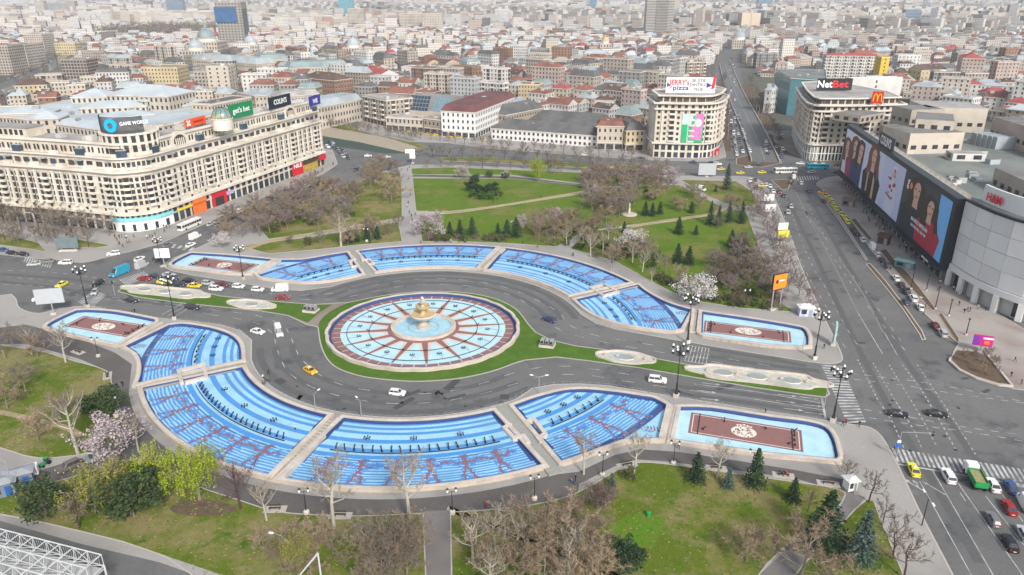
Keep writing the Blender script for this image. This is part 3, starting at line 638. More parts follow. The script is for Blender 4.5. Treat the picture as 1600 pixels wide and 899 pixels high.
def ringf(r0, r1, z, mat, name, a0=0.0, a1=math.tau, n=96):
 b = MB()
 for i in range(n):
  t, u = a0 + (a1 - a0) * i / n, a0 + (a1 - a0) * (i + 1) / n
  b.face([(*EP(r0, t), z), (*EP(r1, t), z), (*EP(r1, u), z), (*EP(r0, u), z)], mat)
 return b.build(name, ft)
ringf(23.4, 25.8, 0.18, BROWN, 'brown_ring')
for i in range(48):
 a = math.tau * i / 48; b = MB(); n = 0.004
 b.face([(*EP(23.3, a - n), 0.2), (*EP(25.6, a - n), 0.2), (*EP(25.6, a + n), 0.2), (*EP(23.3, a + n), 0.2)], CREAMT); b.build('spoke', ft)
b = MB(); b.prism([EP(23.4, math.tau * i / 96) for i in range(96)], 0.14, 0.3, LBLUE, PBLUE); b.build('pale_floor', ft)
for i in range(16):
 a = math.tau * (i + 0.35) / 16
 b = MB(); hw = 1.55 / 10.3
 for sgn in (1, -1): b.face([(*EP(10.2, a + sgn * 0.0), 0.312), (*EP(10.2, a + sgn * 0.19), 0.312), (*EP(21.5, a + sgn * 0.024), 0.312), (*EP(22.6, a), 0.312)][::sgn], PINK)
 b.build('pink_ray', ft)
 b = MB(); b.face([(*EP(10.2, a - 0.085), 0.324), (*EP(23.3, a - 0.012), 0.324), (*EP(23.3, a + 0.012), 0.324), (*EP(10.2, a + 0.085), 0.324)], BROWN); b.build('brown_ray', ft)
for r in (15.4, 21.6):
 b = MB(); b.strip([EP(r, math.tau * i / 72) for i in range(72)], 0.12, 0.36, 0.5, BLACK, True); b.build('pipe_ring', ft)
b = MB()
for i in range(16):
 a = math.tau * (i + 0.85) / 16
 b.strip([EP(21.6, a), EP(19.3, a + 0.02), EP(19.1, a + 0.05)], 0.09, 0.34, 0.44, STEEL)
b.build('feed_pipes', ft, 'stuff')
for i in range(16):
 a = math.tau * (i + 0.85) / 16; x, y = EP(18.4, a); ob('spray_head', CLU, ft, loc=(x, y, 0.3), rz=a, sc=0.7)
 a = math.tau * (i + 0.35) / 16; x, y = EP(15.4, a); ob('nozzle', NOZ, ft, loc=(x, y, 0.32), rz=a, sc=0.7)
b = MB(); b.strip([EP(9.75, math.tau * i / 72) for i in range(72)], 0.9, 0.3, 0.55, BROWN, True); b.build('basin_foot', ft)
b = MB(); b.strip([EP(9.0, math.tau * i / 72) for i in range(72)], 0.55, 0.3, 1.35, STONE2, True); b.strip([EP(8.35, math.tau * i / 72) for i in range(72)], 0.7, 0.3, 1.15, STONE2, True); b.build('basin', ft)
WATER = M('pool_water', (0.33, 0.56, 0.66), 0.12, 0.10, 0.5, 0.5)
b = MB(); b.sheet([EP(8.05, math.tau * i / 48) for i in range(48)], 0.72, WATER); b.build('water', ft)
b = MB(); b.strip([EP(4.3, math.tau * i / 48) for i in range(48)], 0.14, 0.70, 0.80, STEEL, True); b.build('pipe_ring', ft)
GILT = M('gilded_stone', (0.55, 0.42, 0.22), 0.6, 0.2, 2.0, c2=(0.42, 0.30, 0.14), scale2=0.8)
scl = lambda p: [(r * .86, .7 + (z - .7) * .80) for r, z in p]
b = MB(); b.lathe(scl([(2.3, 0.7), (2.3, 1.1), (1.9, 1.3), (2.0, 1.7), (1.5, 2.0), (1.1, 2.8), (1.2, 3.4), (1.6, 3.9)]), STONE, n=24); b.build('pedestal', ft, smooth=False)
b = MB(); b.lathe(scl([(1.2, 3.8), (2.4, 4.1), (3.5, 4.8), (4.1, 5.7), (4.35, 5.75), (4.3, 6.1), (4.0, 6.1), (3.6, 5.6), (0.9, 5.3)]), STONE2, n=32); b.build('lower_bowl', ft)
b = MB(); b.lathe(scl([(3.9, 5.9), (2.2, 5.75), (0.8, 5.7)]), GILT, n=32); b.build('wet_moss', ft)
b = MB(); b.lathe(scl([(1.0, 5.3), (0.8, 6.4), (0.9, 7.4), (1.3, 7.7), (1.9, 8.1), (2.4, 8.9), (2.45, 9.2), (2.2, 9.2), (1.9, 8.7), (0.6, 8.6)]), GILT, n=28); b.build('upper_bowl', ft)
b = MB(); b.lathe(scl([(0.7, 8.6), (0.55, 9.6), (0.9, 10.0), (1.2, 10.7), (1.1, 10.8), (0.4, 10.4), (0.35, 11.4), (0.6, 11.8), (0.3, 12.3), (0.02, 12.6)]), STONE2, n=20); b.build('finial', ft)
# small fountains and planters on the median
def small_fountain(cx, cy, L, wd, lobes, label, tint):
 c = Vector(P(cx, cy)); root = empty('small_fountain', (c.x, c.y, 0), AX); tag(root, label, 'small fountain', 'small shell-shaped fountains on the median')
 pts = []
 for i in range(72):
  a = math.tau * i / 72; rr = 1 + 0.09 * math.cos(a * lobes)
  pts.append((L * math.copysign(abs(math.cos(a)) ** 0.75, math.cos(a)) * rr, wd * math.copysign(abs(math.sin(a)) ** 0.8, math.sin(a)) * rr))
 b = MB(); b.strip(pts, 0.5, 0.12, 0.62, STONE2, True); b.build('rim', root)
 b = MB(); b.sheet(pts, 0.16, tint); b.build('basin_floor', root)
 for f in ((0.0,) if L < 9 else (-0.5, 0.0, 0.5)):
  b = MB(); r = wd * (0.5 if L < 9 else 0.42)
  b.prism([(f * L + r * 1.5 * math.cos(t), r * math.sin(t)) for t in [math.tau * i / 28 for i in range(28)]], 0.16, 0.4, CREAMT, M('grey_mosaic', (0.30, 0.31, 0.30), 0.7, 0.2, 2.0)); b.build('medallion', root)
 for f in (-0.75, -0.3, 0.35, 0.72):
  b = MB(); b.lathe([(0.5, 0.16), (0.6, 0.5), (0.2, 0.6), (0.1, 0.9)], STONE, (f * L, 0.25, 0), 10); b.build('jet', root)
SF = M('bleached_mosaic', (0.50, 0.47, 0.40), 0.7, 0.25, 0.7, c2=(0.36, 0.46, 0.46), scale2=0.12)
small_fountain(258, 457, 15.2, 3.4, 6, 'long pale shell-shaped fountain at the left end of the median', SF)
small_fountain(393, 477, 7.6, 2.7, 4, 'short pale oval fountain near the tip of the left median', SF)
small_fountain(977, 560, 7.2, 3.0, 4, 'short lobed fountain with grey oval medallion on the right median', SF)
small_fountain(1183, 590, 16.3, 3.6, 6, 'long pale fountain with medallions at the right end of the median', SF)
def planter(px, py, label):
 x, y = P(px, py); root = empty('stone_planter', (x, y, 0.12), AX); tag(root, label, 'planter', 'planters at the two tips of the median')
 b = MB(); b.box((0, 0, 0.35), (4.2, 3.0, 0.7), STONE2); b.box((0, 0, 0.72), (3.8, 2.6, 0.1), SOIL); b.build('planter_box', root)
 for i in range(3):
  b = MB(); b.box((-1.3 + i * 1.3, 0, 1.35), (0.9, 1.8, 1.1), STEEL); b.box((-1.3 + i * 1.3, -0.95, 1.35), (0.6, 0.1, 0.7), BLACK); b.build('pump_box', root)
planter(486, 487, 'white stone box with equipment on the left tip of the median lawn'); planter(855, 541, 'white stone box with equipment on the lawn right of the fountain')
# ---------------------------------------------------------------- building tools
def wall_mat(n, c, c2=None): return M(n, c, 0.85, 0.08, 0.25, c2=c2 or tuple(x * 0.82 for x in c), scale2=0.07, obj=0.0)
WM = dict(cream=wall_mat('cream_plaster', (0.50, 0.44, 0.37)), white=wall_mat('white_plaster', (0.58, 0.56, 0.535)), beige=wall_mat('beige_plaster', (0.385, 0.335, 0.285)), pink=wall_mat('pinkish_plaster', (0.43, 0.345, 0.30)),
    grey=wall_mat('grey_plaster', (0.26, 0.25, 0.24)), brick=wall_mat('brown_brick', (0.27, 0.165, 0.115)), ochre=wall_mat('ochre_plaster', (0.53, 0.43, 0.27)), pale=wall_mat('pale_grey_concrete', (0.43, 0.43, 0.42)), tan=wall_mat('tan_render', (0.33, 0.275, 0.22)))
def roof_mat(n, c): return M(n, c, 0.8, 0.16, 0.4, c2=tuple(x * 0.72 for x in c), scale2=0.09)
RM = dict(tile=roof_mat('red_brown_tiles', (0.235, 0.105, 0.078)), brown=roof_mat('dark_brown_roof', (0.125, 0.082, 0.066)), slate=roof_mat('grey_slate', (0.125, 0.122, 0.12)), metal=M('pale_metal_roof', (0.36, 0.40, 0.42), 0.5, 0.12, 0.3, c2=(0.28, 0.31, 0.33), scale2=0.08),
    green=M('grey_green_copper', (0.23, 0.29, 0.285), 0.6, 0.14, 0.3, c2=(0.17, 0.215, 0.22), scale2=0.08), bitumen=roof_mat('grey_flat_roof', (0.21, 0.205, 0.195)), pale=roof_mat('pale_flat_roof', (0.36, 0.345, 0.325)), white=M('white_metal_roof', (0.46, 0.51, 0.53), 0.5, 0.12, 0.2, c2=(0.36, 0.41, 0.44), scale2=0.05), red=roof_mat('red_sheet_roof', (0.36, 0.085, 0.08)), maroon=roof_mat('maroon_roof', (0.155, 0.07, 0.068)))
WIN = M('window_glass', (0.045, 0.047, 0.052), 0.18, 0.6, 0.55, 0.5)
WINB = M('window_glass_blue', (0.05, 0.075, 0.10), 0.12, 0.3, 0.5, 0.6)
DARKR = M('recess_shade', (0.075, 0.062, 0.052), 0.8, 0.5, 0.6)  # shade of loggias and recesses, put into the colour of flat facade quads
TRIM = M('facade_trim', (0.68, 0.625, 0.55), 0.8, 0.08, 0.4, c2=(0.57, 0.51, 0.44), scale2=0.1)
TEAL = M('teal_glass', (0.12, 0.27, 0.30), 0.12, 0.15, 0.4, 0.6)
def sub(a, b): return Vector((a[0] - b[0], a[1] - b[1]))
class Wall:
 def __init__(s, p0, p1):
  s.p0 = Vector(p0); d = Vector(p1) - s.p0; s.L = d.length; s.t = d.normalized(); s.n = Vector((s.t.y, -s.t.x)); s.a = math.atan2(s.t.y, s.t.x)
 def at(s, u, out=0.0): q = s.p0 + s.t * u + s.n * out; return (q.x, q.y)
 def box(s, b, u0, u1, z0, z1, o0, o1, mat):
  c = s.at((u0 + u1) / 2, (o0 + o1) / 2); b.box((c[0], c[1], (z0 + z1) / 2), (u1 - u0, abs(o1 - o0), z1 - z0), mat, s.a)
 def quad(s, b, u0, u1, z0, z1, out, mat):
  a, c = s.at(u0, out), s.at(u1, out); b.face([(*a, z0), (*c, z0), (*c, z1), (*a, z1)], mat)
 def faces_cam(s): m = s.at(s.L / 2); return s.n.dot(Vector((-m[0], -m[1]))) > -0.25 * math.hypot(*m)
def rect(a, b, h, depth, zpx=None):
 'footprint whose front edge runs from pixel a to pixel b (seen at the height zpx or h) and reaches depth metres back'
 z = h if zpx is None else zpx
 A, B = Vector(P(*a, z)), Vector(P(*b, z)); t = (B - A).normalized(); n = Vector((-t.y, t.x))
 return [tuple(A), tuple(B), tuple(B + n * depth), tuple(A + n * depth)]
def put_windows(b, wl, z0, z1, storey, bay, ww=1.2, wh=1.6, tr=None, style='plain', mat=None):
 n = max(1, int((z1 - z0) / storey + 0.3)); st = (z1 - z0) / n; m = max(1, int((wl.L - 0.8) / bay)); bw = wl.L / m
 mat = mat or WIN
 for i in range(n):
  zb = z0 + st * i + st * 0.28
  if style == 'strip': wl.quad(b, 0.4, wl.L - 0.4, zb, zb + min(wh, st * 0.55), 0.06, mat); continue
  for j in range(m):
   u = (j + 0.5) * bw
   if style == 'balcony' and j % 3 == 1:
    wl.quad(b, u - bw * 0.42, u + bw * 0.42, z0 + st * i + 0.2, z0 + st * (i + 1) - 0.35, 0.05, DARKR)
    if tr: wl.box(tr, u - bw * 0.45, u + bw * 0.45, z0 + st * i - 0.05, z0 + st * i + 1.0, 0.0, 0.95, TRIM)
   else:
    wl.quad(b, u - ww / 2, u + ww / 2, zb, zb + wh, 0.06, mat)
    if tr and style != 'bare': wl.box(tr, u - ww / 2 - 0.15, u + ww / 2 + 0.15, zb - 0.18, zb, 0.0, 0.2, TRIM)
def roof_shape(b, poly, z, kind, rise, mat, wallm, over=0.45):
 p = ccw(poly)
 if kind == 'flat' or len(p) != 4 and kind in ('hip', 'gable'):
  if kind == 'flat':
   b.strip(p, 0.35, z, z + 0.75, wallm, True, 1.0); b.sheet(offset(p, -0.34), z + 0.05, mat); return
  kind = 'mansard'
 if kind == 'mansard':
  o = offset(p, over); q = offset(p, -min(rise * 0.55, 3.0)); b.hull([(x, y, z) for x, y in o], [(x, y, z + rise) for x, y in q], mat); b.face([(x, y, z) for x, y in reversed(o)], mat); return
 o = offset(p, over); L1 = math.dist(o[0], o[1]); L2 = math.dist(o[1], o[2])
 if L1 < L2: o = o[1:] + o[:1]; p = p[1:] + p[:1]; L1, L2 = L2, L1
 m0 = (Vector(o[3]) + Vector(o[0])) / 2; m1 = (Vector(o[1]) + Vector(o[2])) / 2; d = (m1 - m0).normalized()
 k = 0.0 if kind == 'gable' else min(L2 * 0.48, L1 * 0.45)
 r0, r1 = m0 + d * k, m1 - d * k; A, B, C, D = [(x, y, z) for x, y in o]; E, F = (r0.x, r0.y, z + rise), (r1.x, r1.y, z + rise)
 b.face([A, B, F, E], mat); b.face([C, D, E, F], mat)
 e = wallm if kind == 'gable' else mat
 b.face([D, A, E], e); b.face([B, C, F], e); b.face([D, C, B, A], mat)
def roof_clutter(b, poly, z, n, seed):
 r = random.Random(seed); p = ccw(poly); c = Vector((sum(x for x, _ in p) / len(p), sum(y for _, y in p) / len(p)))
 a = math.atan2(*(sub(p[1], p[0]).yx))
 for i in range(n):
  k = Vector(r.choice(p)) - c; q = c + k * r.uniform(0.1, 0.62)
  s = r.uniform(0.8, 2.6); b.box((q.x, q.y, z + s * 0.4), (s * r.uniform(0.8, 2.0), s, s * 0.8), r.choice([WM['pale'], WM['white'], STEEL, WM['grey']]), a)
def building(poly, h, wall='cream', roof='flat', rm='bitumen', rise=3.5, storey=3.3, bay=3.0, ww=1.2, wh=1.7, style='plain', label=None, cat='building', name='apartment_block', group=None, cornice=True, base=0.0, basemat=None, clutter=3, z0=0.0, winmat=None, trim=True, extra=None):
 p = ccw(poly); w = WM.get(wall) or wall; b = MB(); b.prism(p, z0, h, w); root = b.build(name)
 if label: tag(root, label, cat, group)
 gl = MB(); tr = MB()
 for i in range(len(p)):
  wl = Wall(p[i], p[(i + 1) % len(p)])
  if wl.L < 2.2 or not wl.faces_cam(): continue
  if base:
   m = max(1, int(wl.L / 4.5)); bw = wl.L / m
   for j in range(m): wl.quad(gl, j * bw + 0.5, (j + 1) * bw - 0.5, z0 + 0.4, z0 + base - 0.9, 0.06, winmat or WIN)
   wl.box(tr, 0, wl.L, z0 + base - 0.3, z0 + base, 0, 0.35, TRIM)
  put_windows(gl, wl, z0 + base + 0.2, h - 0.4, storey, bay, ww, wh, tr if trim else None, style, winmat)
 if gl.f: gl.build('glazing', root, 'stuff')
 if cornice: tr.strip(p, 0.45, h - 0.55, h - 0.05, TRIM, True, -1.0)
 if tr.f: tr.build('facade_trim', root, 'stuff')
 rb = MB(); roof_shape(rb, p, h, roof, rise, RM.get(rm) or rm, w); ro = rb.build('roof', root)
 cb = MB(); roof_clutter(cb, p, h + (0.05 if roof == 'flat' else rise * 0.55), clutter, len(bpy.data.objects))
 if cb.f: cb.build('roof_fittings', ro, 'stuff')
 return root
def thick(line, d):
 'band between a line and the same line moved d to its left'
 back = []
 n = len(line)
 for i in range(n):
  a, b_, c = line[max(i - 1, 0)], line[i], line[min(i + 1, n - 1)]
  u = sub(b_, a) if i else sub(c, b_); v = sub(c, b_) if i < n - 1 else u
  u.normalize(); v.normalize(); m = Vector((-u.y, u.x)) + Vector((-v.y, v.x)); m.normalize(); k = max(0.5, m.dot(Vector((-u.y, u.x))))
  back.append((b_[0] + m.x * d / k, b_[1] + m.y * d / k))
 return line, back
def band_poly(line, d0, d1):
 _, f = thick(line, d0); _, k = thick(line, d1); return f + k[::-1]
def sign_board(name, A, B, z0, z1, mat, label, cat='sign', depth=0.6, texts=(), group=None, posts=True):
 'an upright board from ground point A to B; texts: (string, material, size, u 0..1, v 0..1, xscale)'
 wl = Wall(A, B); root = empty(name, (*wl.at(wl.L / 2), z0), wl.a); tag(root, label, cat, group)
 b = MB(); b.box((0, depth / 2, (z1 - z0) / 2), (wl.L, depth, z1 - z0), mat); b.build('board', root)
 if posts:
  b = MB()
  for u in (-0.4, 0, 0.4): b.tube((wl.L * u, depth + 1.5, -1.0), (wl.L * u, depth + 0.1, (z1 - z0) * 0.8), 0.08, 0.08, STEEL, 4); b.box((wl.L * u, depth * 0.6, -0.5), (0.2, 0.2, 1.0), STEEL)
  b.build('brace', root, 'stuff')
 for t in texts:
  s, m, sz, u, v = t[:5]; xs = t[5] if len(t) > 5 else 1.0
  o = ob('lettering', text_mesh(s, m, 1.0, 0.02), root, loc=((u - 0.5) * wl.L, -0.03, v * (z1 - z0))); o.rotation_euler = (math.pi / 2, 0, 0); o.scale = (sz * xs, sz, 1.0)
 root['_L'] = wl.L; return root
INK = M('sign_white', (0.82, 0.82, 0.82), 0.6, 0.0)
# ---------------------------------------------------------------- the long cream building on the left corner
base_l = pxs([(-75, 337), (0, 343), (90, 351), (165, 359)]); base_c = spline(pxs([(180, 361), (200, 363), (225, 361), (250, 356.5), (272, 349)]), 3); base_r = pxs([(300, 337.5), (400, 299), (508, 257.5)])
front = base_l + base_c + base_r
H1, H2, H3, H4 = 7.6, 24.8, 29.6, 34.6
root = empty('apartment_block', (*P(225, 361), 0)); hero = tag(root, 'long ornate cream apartment building with rounded corner, shops below and signs on its roof', 'apartment building')
CREAM = M('hero_cream_stone', (0.65, 0.59, 0.51), 0.85, 0.12, 0.3, c2=(0.53, 0.46, 0.37), scale2=0.09)
off0 = root.location.copy()
def part(b, name, kind=None, parent=None):
 o = b.build(name, parent or root, kind); o.location = -off0 if (parent is None or parent is root) else (0, 0, 0); return o
b = MB(); b.prism(thick(front, 0)[0] + thick(front, 17)[1][::-1], 0, H2, CREAM); body = part(b, 'wall')
b = MB(); b.prism(band_poly(front, 1.4, 16), H2, H3, CREAM); part(b, 'attic_wall')
b = MB(); b.prism(band_poly(front, 3.4, 15), H3, H4, CREAM, RM['pale']); part(b, 'attic_wall')
for d, z0, z1, wd in ((-0.9, H1 - 0.8, H1 + 0.1, 1.3), (-0.25, H1 + 1.9, H1 + 2.3, 0.5), (-1.1, H2 - 0.9, H2, 1.5), (-0.4, H2 - 2.6, H2 - 2.2, 0.6), (0.6, H3 - 0.5, H3, 1.3), (2.8, H4 - 0.5, H4 + 0.35, 1.0)):
 b = MB(); b.strip(thick(front, d + 0.4)[1], wd, z0, z1, TRIM); part(b, 'cornice')
gl, tr = MB(), MB()
pil = MB(); pil.box((0, -0.3, 0), (1.0, 0.7, 13.0), TRIM); pil.box((0, -0.35, 6.6), (1.1, 0.9, 0.5), TRIM); pil.box((0, -0.35, -6.6), (1.1, 0.9, 0.6), TRIM); PILM = pil.mesh('pilaster')
bal = MB(); bal.box((0, -0.5, 0.05), (2.9, 1.2, 0.2), TRIM); bal.box((0, -1.05, 0.55), (2.9, 0.14, 0.95), TRIM)
for sx in (-1.4, 1.4): bal.box((sx, -0.5, 0.55), (0.12, 1.1, 0.95), TRIM)
BALM = bal.mesh('balcony')
sh_f = (H2 - 2.8 - H1 - 2.4) / 5
segs = [(front[i], front[i + 1]) for i in range(len(front) - 1)]
lines = [Wall(base_l[0], base_l[-1])] + [Wall(*s) for s in segs if s[0] in base_c or s[1] in base_c] + [Wall(base_r[0], base_r[-1])]
nb = 0
for wi, wl in enumerate(lines):
 m = max(1, round(wl.L / 4.3)); bw = wl.L / m
 for j in range(m):
  u = (j + 0.5) * bw; k = nb % 5; nb += 1
  wl.quad(gl, u - bw * 0.36, u + bw * 0.36, 0.3, 3.9, 0.06, GLASSD if nb % 3 else WINB); wl.quad(gl, u - bw * 0.3, u + bw * 0.3, 4.7, 7.2, 0.06, WIN)
  wl.box(tr, u - bw * 0.34, u + bw * 0.34, 4.4, 4.7, 0, 0.25, TRIM)
  kind = ('twin', 'twin', 'bal', 'twin', 'twin')[k] if wi in (0, len(lines) - 1) else ('bal' if nb % 4 == 0 else 'win')
  z00 = H1 + 2.4
  if kind == 'twin':
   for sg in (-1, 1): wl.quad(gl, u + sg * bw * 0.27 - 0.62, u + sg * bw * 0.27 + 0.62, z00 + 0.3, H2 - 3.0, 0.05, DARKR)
   for f in range(5):
    for sg in (-1, 1): wl.quad(gl, u + sg * bw * 0.27 - 0.5, u + sg * bw * 0.27 + 0.5, z00 + f * sh_f + 0.9, z00 + f * sh_f + 2.3, 0.09, WIN); wl.box(tr, u + sg * bw * 0.27 - 0.6, u + sg * bw * 0.27 + 0.6, z00 + f * sh_f + 0.1, z00 + f * sh_f + 0.55, 0.0, 0.28, TRIM)
   q = wl.at(u, 0); o = ob('pilaster', PILM, root, loc=(q[0] - off0.x, q[1] - off0.y, z00 + 6.2), rz=wl.a)
  for f in range(5):
   z = z00 + f * sh_f
   if kind == 'bal':
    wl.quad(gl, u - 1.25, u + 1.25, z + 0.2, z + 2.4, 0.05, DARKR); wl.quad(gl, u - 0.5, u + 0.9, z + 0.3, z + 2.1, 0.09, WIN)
    q = wl.at(u, 0); ob('balcony', BALM, root, loc=(q[0] - off0.x, q[1] - off0.y, z - 0.1), rz=wl.a, sc=(1 if bw > 3 else 0.8, 1, 1))
   elif kind == 'win': wl.quad(gl, u - 0.65, u + 0.65, z + 0.6, z + 2.2, 0.05, WIN); wl.box(tr, u - 0.8, u + 0.8, z + 0.35, z + 0.6, 0, 0.25, TRIM)
  if nb % 2: wl.quad(gl, u - 0.5, u + 0.5, H1 + 0.5, H1 + 1.7, 0.05, WIN)
  wl.quad(gl, u - bw * 0.32, u + bw * 0.32, H2 + 0.9, H2 + 2.9, -1.34, (WIN, DARKR, WINB)[nb % 3])
  if nb % 3 == 0: wl.box(tr, u - bw * 0.42, u + bw * 0.42, H2, H2 + 1.3, -1.3, 0.3, TRIM)
  if nb % 4 == 1: wl.box(tr, u - bw * 0.46, u + bw * 0.46, H2 + 3.0, H2 + 3.2, -1.3, 0.4, RM['metal'])
  for sg in (-1, 1): wl.quad(gl, u + sg * bw * 0.2 - 0.45, u + sg * bw * 0.2 + 0.45, H3 + 1.0, H3 + 3.2, -3.34, WIN)
  if nb % 4 == 2: wl.box(tr, u - bw * 0.4, u + bw * 0.4, H3, H3 + 1.1, -3.3, -1.8, TRIM)
  for f in range(5):
   if h01(nb, f, 9) < .35: wl.box(tr, u - .3 + bw * (.42 if f % 2 else -.42), u + .3 + bw * (.42 if f % 2 else -.42), z00 + f * sh_f + .2, z00 + f * sh_f + .75, 0, .45, (WHITEP, STEEL)[f % 2])
  if nb % 7 == 3: wl.box(tr, u - 1.8, u + 1.8, H3 + 0.1, H3 + 2.6, -3.3, -1.6, WINB); wl.box(tr, u - 1.9, u + 1.9, H3 + 2.6, H3 + 2.75, -3.4, -1.4, RM['metal'])
part(gl, 'glazing', 'stuff'); part(tr, 'facade_trim', 'stuff')
wr = lines[-1]
def u_of(px):
 f = (px - 300) / 207; return Vector(P(px, 337.5 - f * 80)).__sub__(wr.p0).dot(wr.t)
for pxc in (302, 378, 470):      # arched gables of the top storey
 u = u_of(pxc) if pxc > 305 else 3.0; b = MB()
 pts = [(-4.6, 0), (4.6, 0)] + [(4.6 * math.cos(t), 2.2 + 3.6 * math.sin(t)) for t in [math.pi * i / 12 for i in range(13)]]
 def W3(x, z, o): q = wr.at(u + x, o); return (q[0], q[1], H3 + z)
 b.hull([W3(x, z, -4.2) for x, z in pts], [W3(x, z, -2.6) for x, z in pts], CREAM)
 b.hull([W3(x * 0.72, 0.4 + z * 0.72, -2.62) for x, z in pts], [W3(x * 0.72, 0.4 + z * 0.72, -2.5) for x, z in pts], DARKR)
 for i in range(-2, 3): wr.box(b, u + i * 1.1 - 0.2, u + i * 1.1 + 0.2, H3 + 0.4, H3 + 3.2, -2.5, -2.3, TRIM)
 part(b, 'arched_gable')
# corner drum
cc = Vector(thick(front, 9)[1][6]); cc = Vector(P(203, 212, 36.0)); DR = 10.5
b = MB(); b.lathe([(DR, H3), (DR, 37.4), (DR + 0.6, 37.6), (DR + 0.6, 38.2), (DR - 0.2, 38.2), (0.01, 38.2)], CREAM, (cc.x, cc.y, 0), 36); part(b, 'corner_drum')
gl = MB(); tr = MB()
for i in range(22):
 a = math.tau * (i + 0.5) / 22; d = Vector((math.cos(a), math.sin(a))); t = Vector((-d.y, d.x)); q = cc + d * (DR + 0.12)
 for z in (H4 - 3.4, H4 + 0.2): gl.face([(*(q - t * 0.8), z), (*(q + t * 0.8), z), (*(q + t * 0.8), z + 2.6), (*(q - t * 0.8), z + 2.6)], WIN)
 q = cc + Vector((math.cos(a + 0.143), math.sin(a + 0.143))) * (DR + 0.2); tr.box((q.x, q.y, H4 + 1), (0.5, 0.7, 5.6), TRIM, a)
part(gl, 'glazing', 'stuff'); part(tr, 'facade_trim', 'stuff')
# boxes on the roof, glass dome
rb = MB()
for i in range(34):
 wl = lines[0] if i % 3 == 0 else wr; u = rnd.uniform(4, wl.L - 4); wl.box(rb, u, u + rnd.uniform(1.5, 4), H4, H4 + rnd.uniform(0.8, 2.4), -rnd.uniform(6, 8), -rnd.uniform(9, 13), rnd.choice([WM['white'], WM['pale'], STEEL, WM['cream']]))
part(rb, 'roof_fittings', 'stuff')
wl = lines[0]
for u0, u1 in ((wl.L - 62, wl.L - 34), (wl.L - 100, wl.L - 76)): b = MB(); wl.box(b, u0, u1, H4, H4 + 3.6, -5.5, -14, CREAM); wl.box(b, u0 - 0.3, u1 + 0.3, H4 + 3.6, H4 + 4, -5.2, -14.3, RM['pale']); part(b, 'penthouse'); g2 = MB(); [wl.quad(g2, u0 + 1 + k * 2.6, u0 + 2.6 + k * 2.6, H4 + .8, H4 + 3, -5.44, WIN) for k in range(int((u1 - u0) / 2.6))]; part(g2, 'glazing', 'stuff')
dm = Vector(P(347, 187, 37)); b = MB(); b.lathe([(4.4, H4 - 2), (4.4, 37.2), (4.7, 37.3), (4.7, 37.7), (4.2, 37.7)], TRIM, (dm.x, dm.y, 0), 20); part(b, 'dome_drum')
b = MB(); b.lathe([(4.3 * math.cos(t), 37.7 + 4.6 * math.sin(t)) for t in [R(i * 10) for i in range(10)]], M('dome_glass', (0.14, 0.24, 0.235), 0.25, 0.25, 0.8, 0.6, c2=(0.40, 0.36, 0.18), scale2=0.3), (dm.x, dm.y, 0), 20); part(b, 'glass_dome')
b = MB()
for i in range(10):
 a = math.tau * i / 10
 for k in range(8): t0, t1 = R(k * 11), R(k * 11 + 11); b.tube((dm.x + 4.36 * math.cos(t0) * math.cos(a), dm.y + 4.36 * math.cos(t0) * math.sin(a), 37.7 + 4.66 * math.sin(t0)), (dm.x + 4.36 * math.cos(t1) * math.cos(a), dm.y + 4.36 * math.cos(t1) * math.sin(a), 37.7 + 4.66 * math.sin(t1)), 0.09, 0.09, BLACK, 3, False)
part(b, 'dome_ribs', 'stuff')
# shop fronts
def front_box(name, px0, px1, z0, z1, out, mat, label=None):
 b = MB(); wr.box(b, u_of(px0), u_of(px1), z0, z1, -0.1, out, mat); o = part(b, name)
 if label: o['label'] = label
 return o
ORANGE = M('orange_panel', (0.75, 0.17, 0.03), 0.6, 0.08, 1.0); RED = M('red_panel', (0.55, 0.02, 0.03), 0.6, 0.08, 1.0); AQUA = M('aqua_panel', (0.22, 0.60, 0.68), 0.6, 0.08, 1.0)
front_box('shop_front', 303, 323, 0.1, 4.6, 0.35, ORANGE, 'bright orange shop front'); front_box('shop_sign', 303, 323, 4.7, 6.6, 0.9, ORANGE)
front_box('shop_banner', 333, 355, 0.1, 6.6, 0.4, RED, 'tall red shop banner'); front_box('shop_door', 337, 350, 0.1, 4.0, 0.5, GLASSD)
front_box('shop_sign', 355, 365, 3.4, 4.9, 0.7, M('rainbow_sign', (0.45, 0.35, 0.55), 0.6, 0.6, 1.5)); front_box('shop_front', 457, 473, 0.1, 6.7, 0.5, RED, 'tall red shop front with white name')
o = ob('shop_name', text_mesh('NILE', INK, 1.0, 0.02), root); q = wr.at(u_of(465), 0.55); o.location = (q[0] - off0.x, q[1] - off0.y, 5.0); o.rotation_euler = (math.pi / 2, 0, wr.a); o.scale = (3.6, 3.0, 1)
front_box('shop_sign', 474, 497, 4.3, 6.0, 0.7, M('black_gold_sign', (0.06, 0.045, 0.02), 0.6, 0.3, 1.0)); front_box('shop_front', 475, 496, 0.2, 4.0, 0.3, M('yellow_lit_front', (0.42, 0.28, 0.05), 0.6, 0.5, 0.8)); front_box('awning', 498, 507, 3.6, 6.2, 1.2, RED)
b = MB(); b.strip(thick(base_c, -0.25)[1], 0.5, 0.1, 4.5, WHITEP); o = part(b, 'bank_front'); o['label'] = 'white bank front on the rounded corner'
b = MB(); b.strip(thick(base_c, -0.5)[1], 0.9, 4.5, 5.7, AQUA); part(b, 'bank_fascia')
b = MB()
for i in range(0, len(base_c) - 1, 2): wl = Wall(base_c[i], base_c[i + 1]); wl.box(b, wl.L * 0.2, wl.L * 0.8, 0.4, 3.2, 0.4, 0.56, GLASSD)
part(b, 'bank_windows', 'stuff')
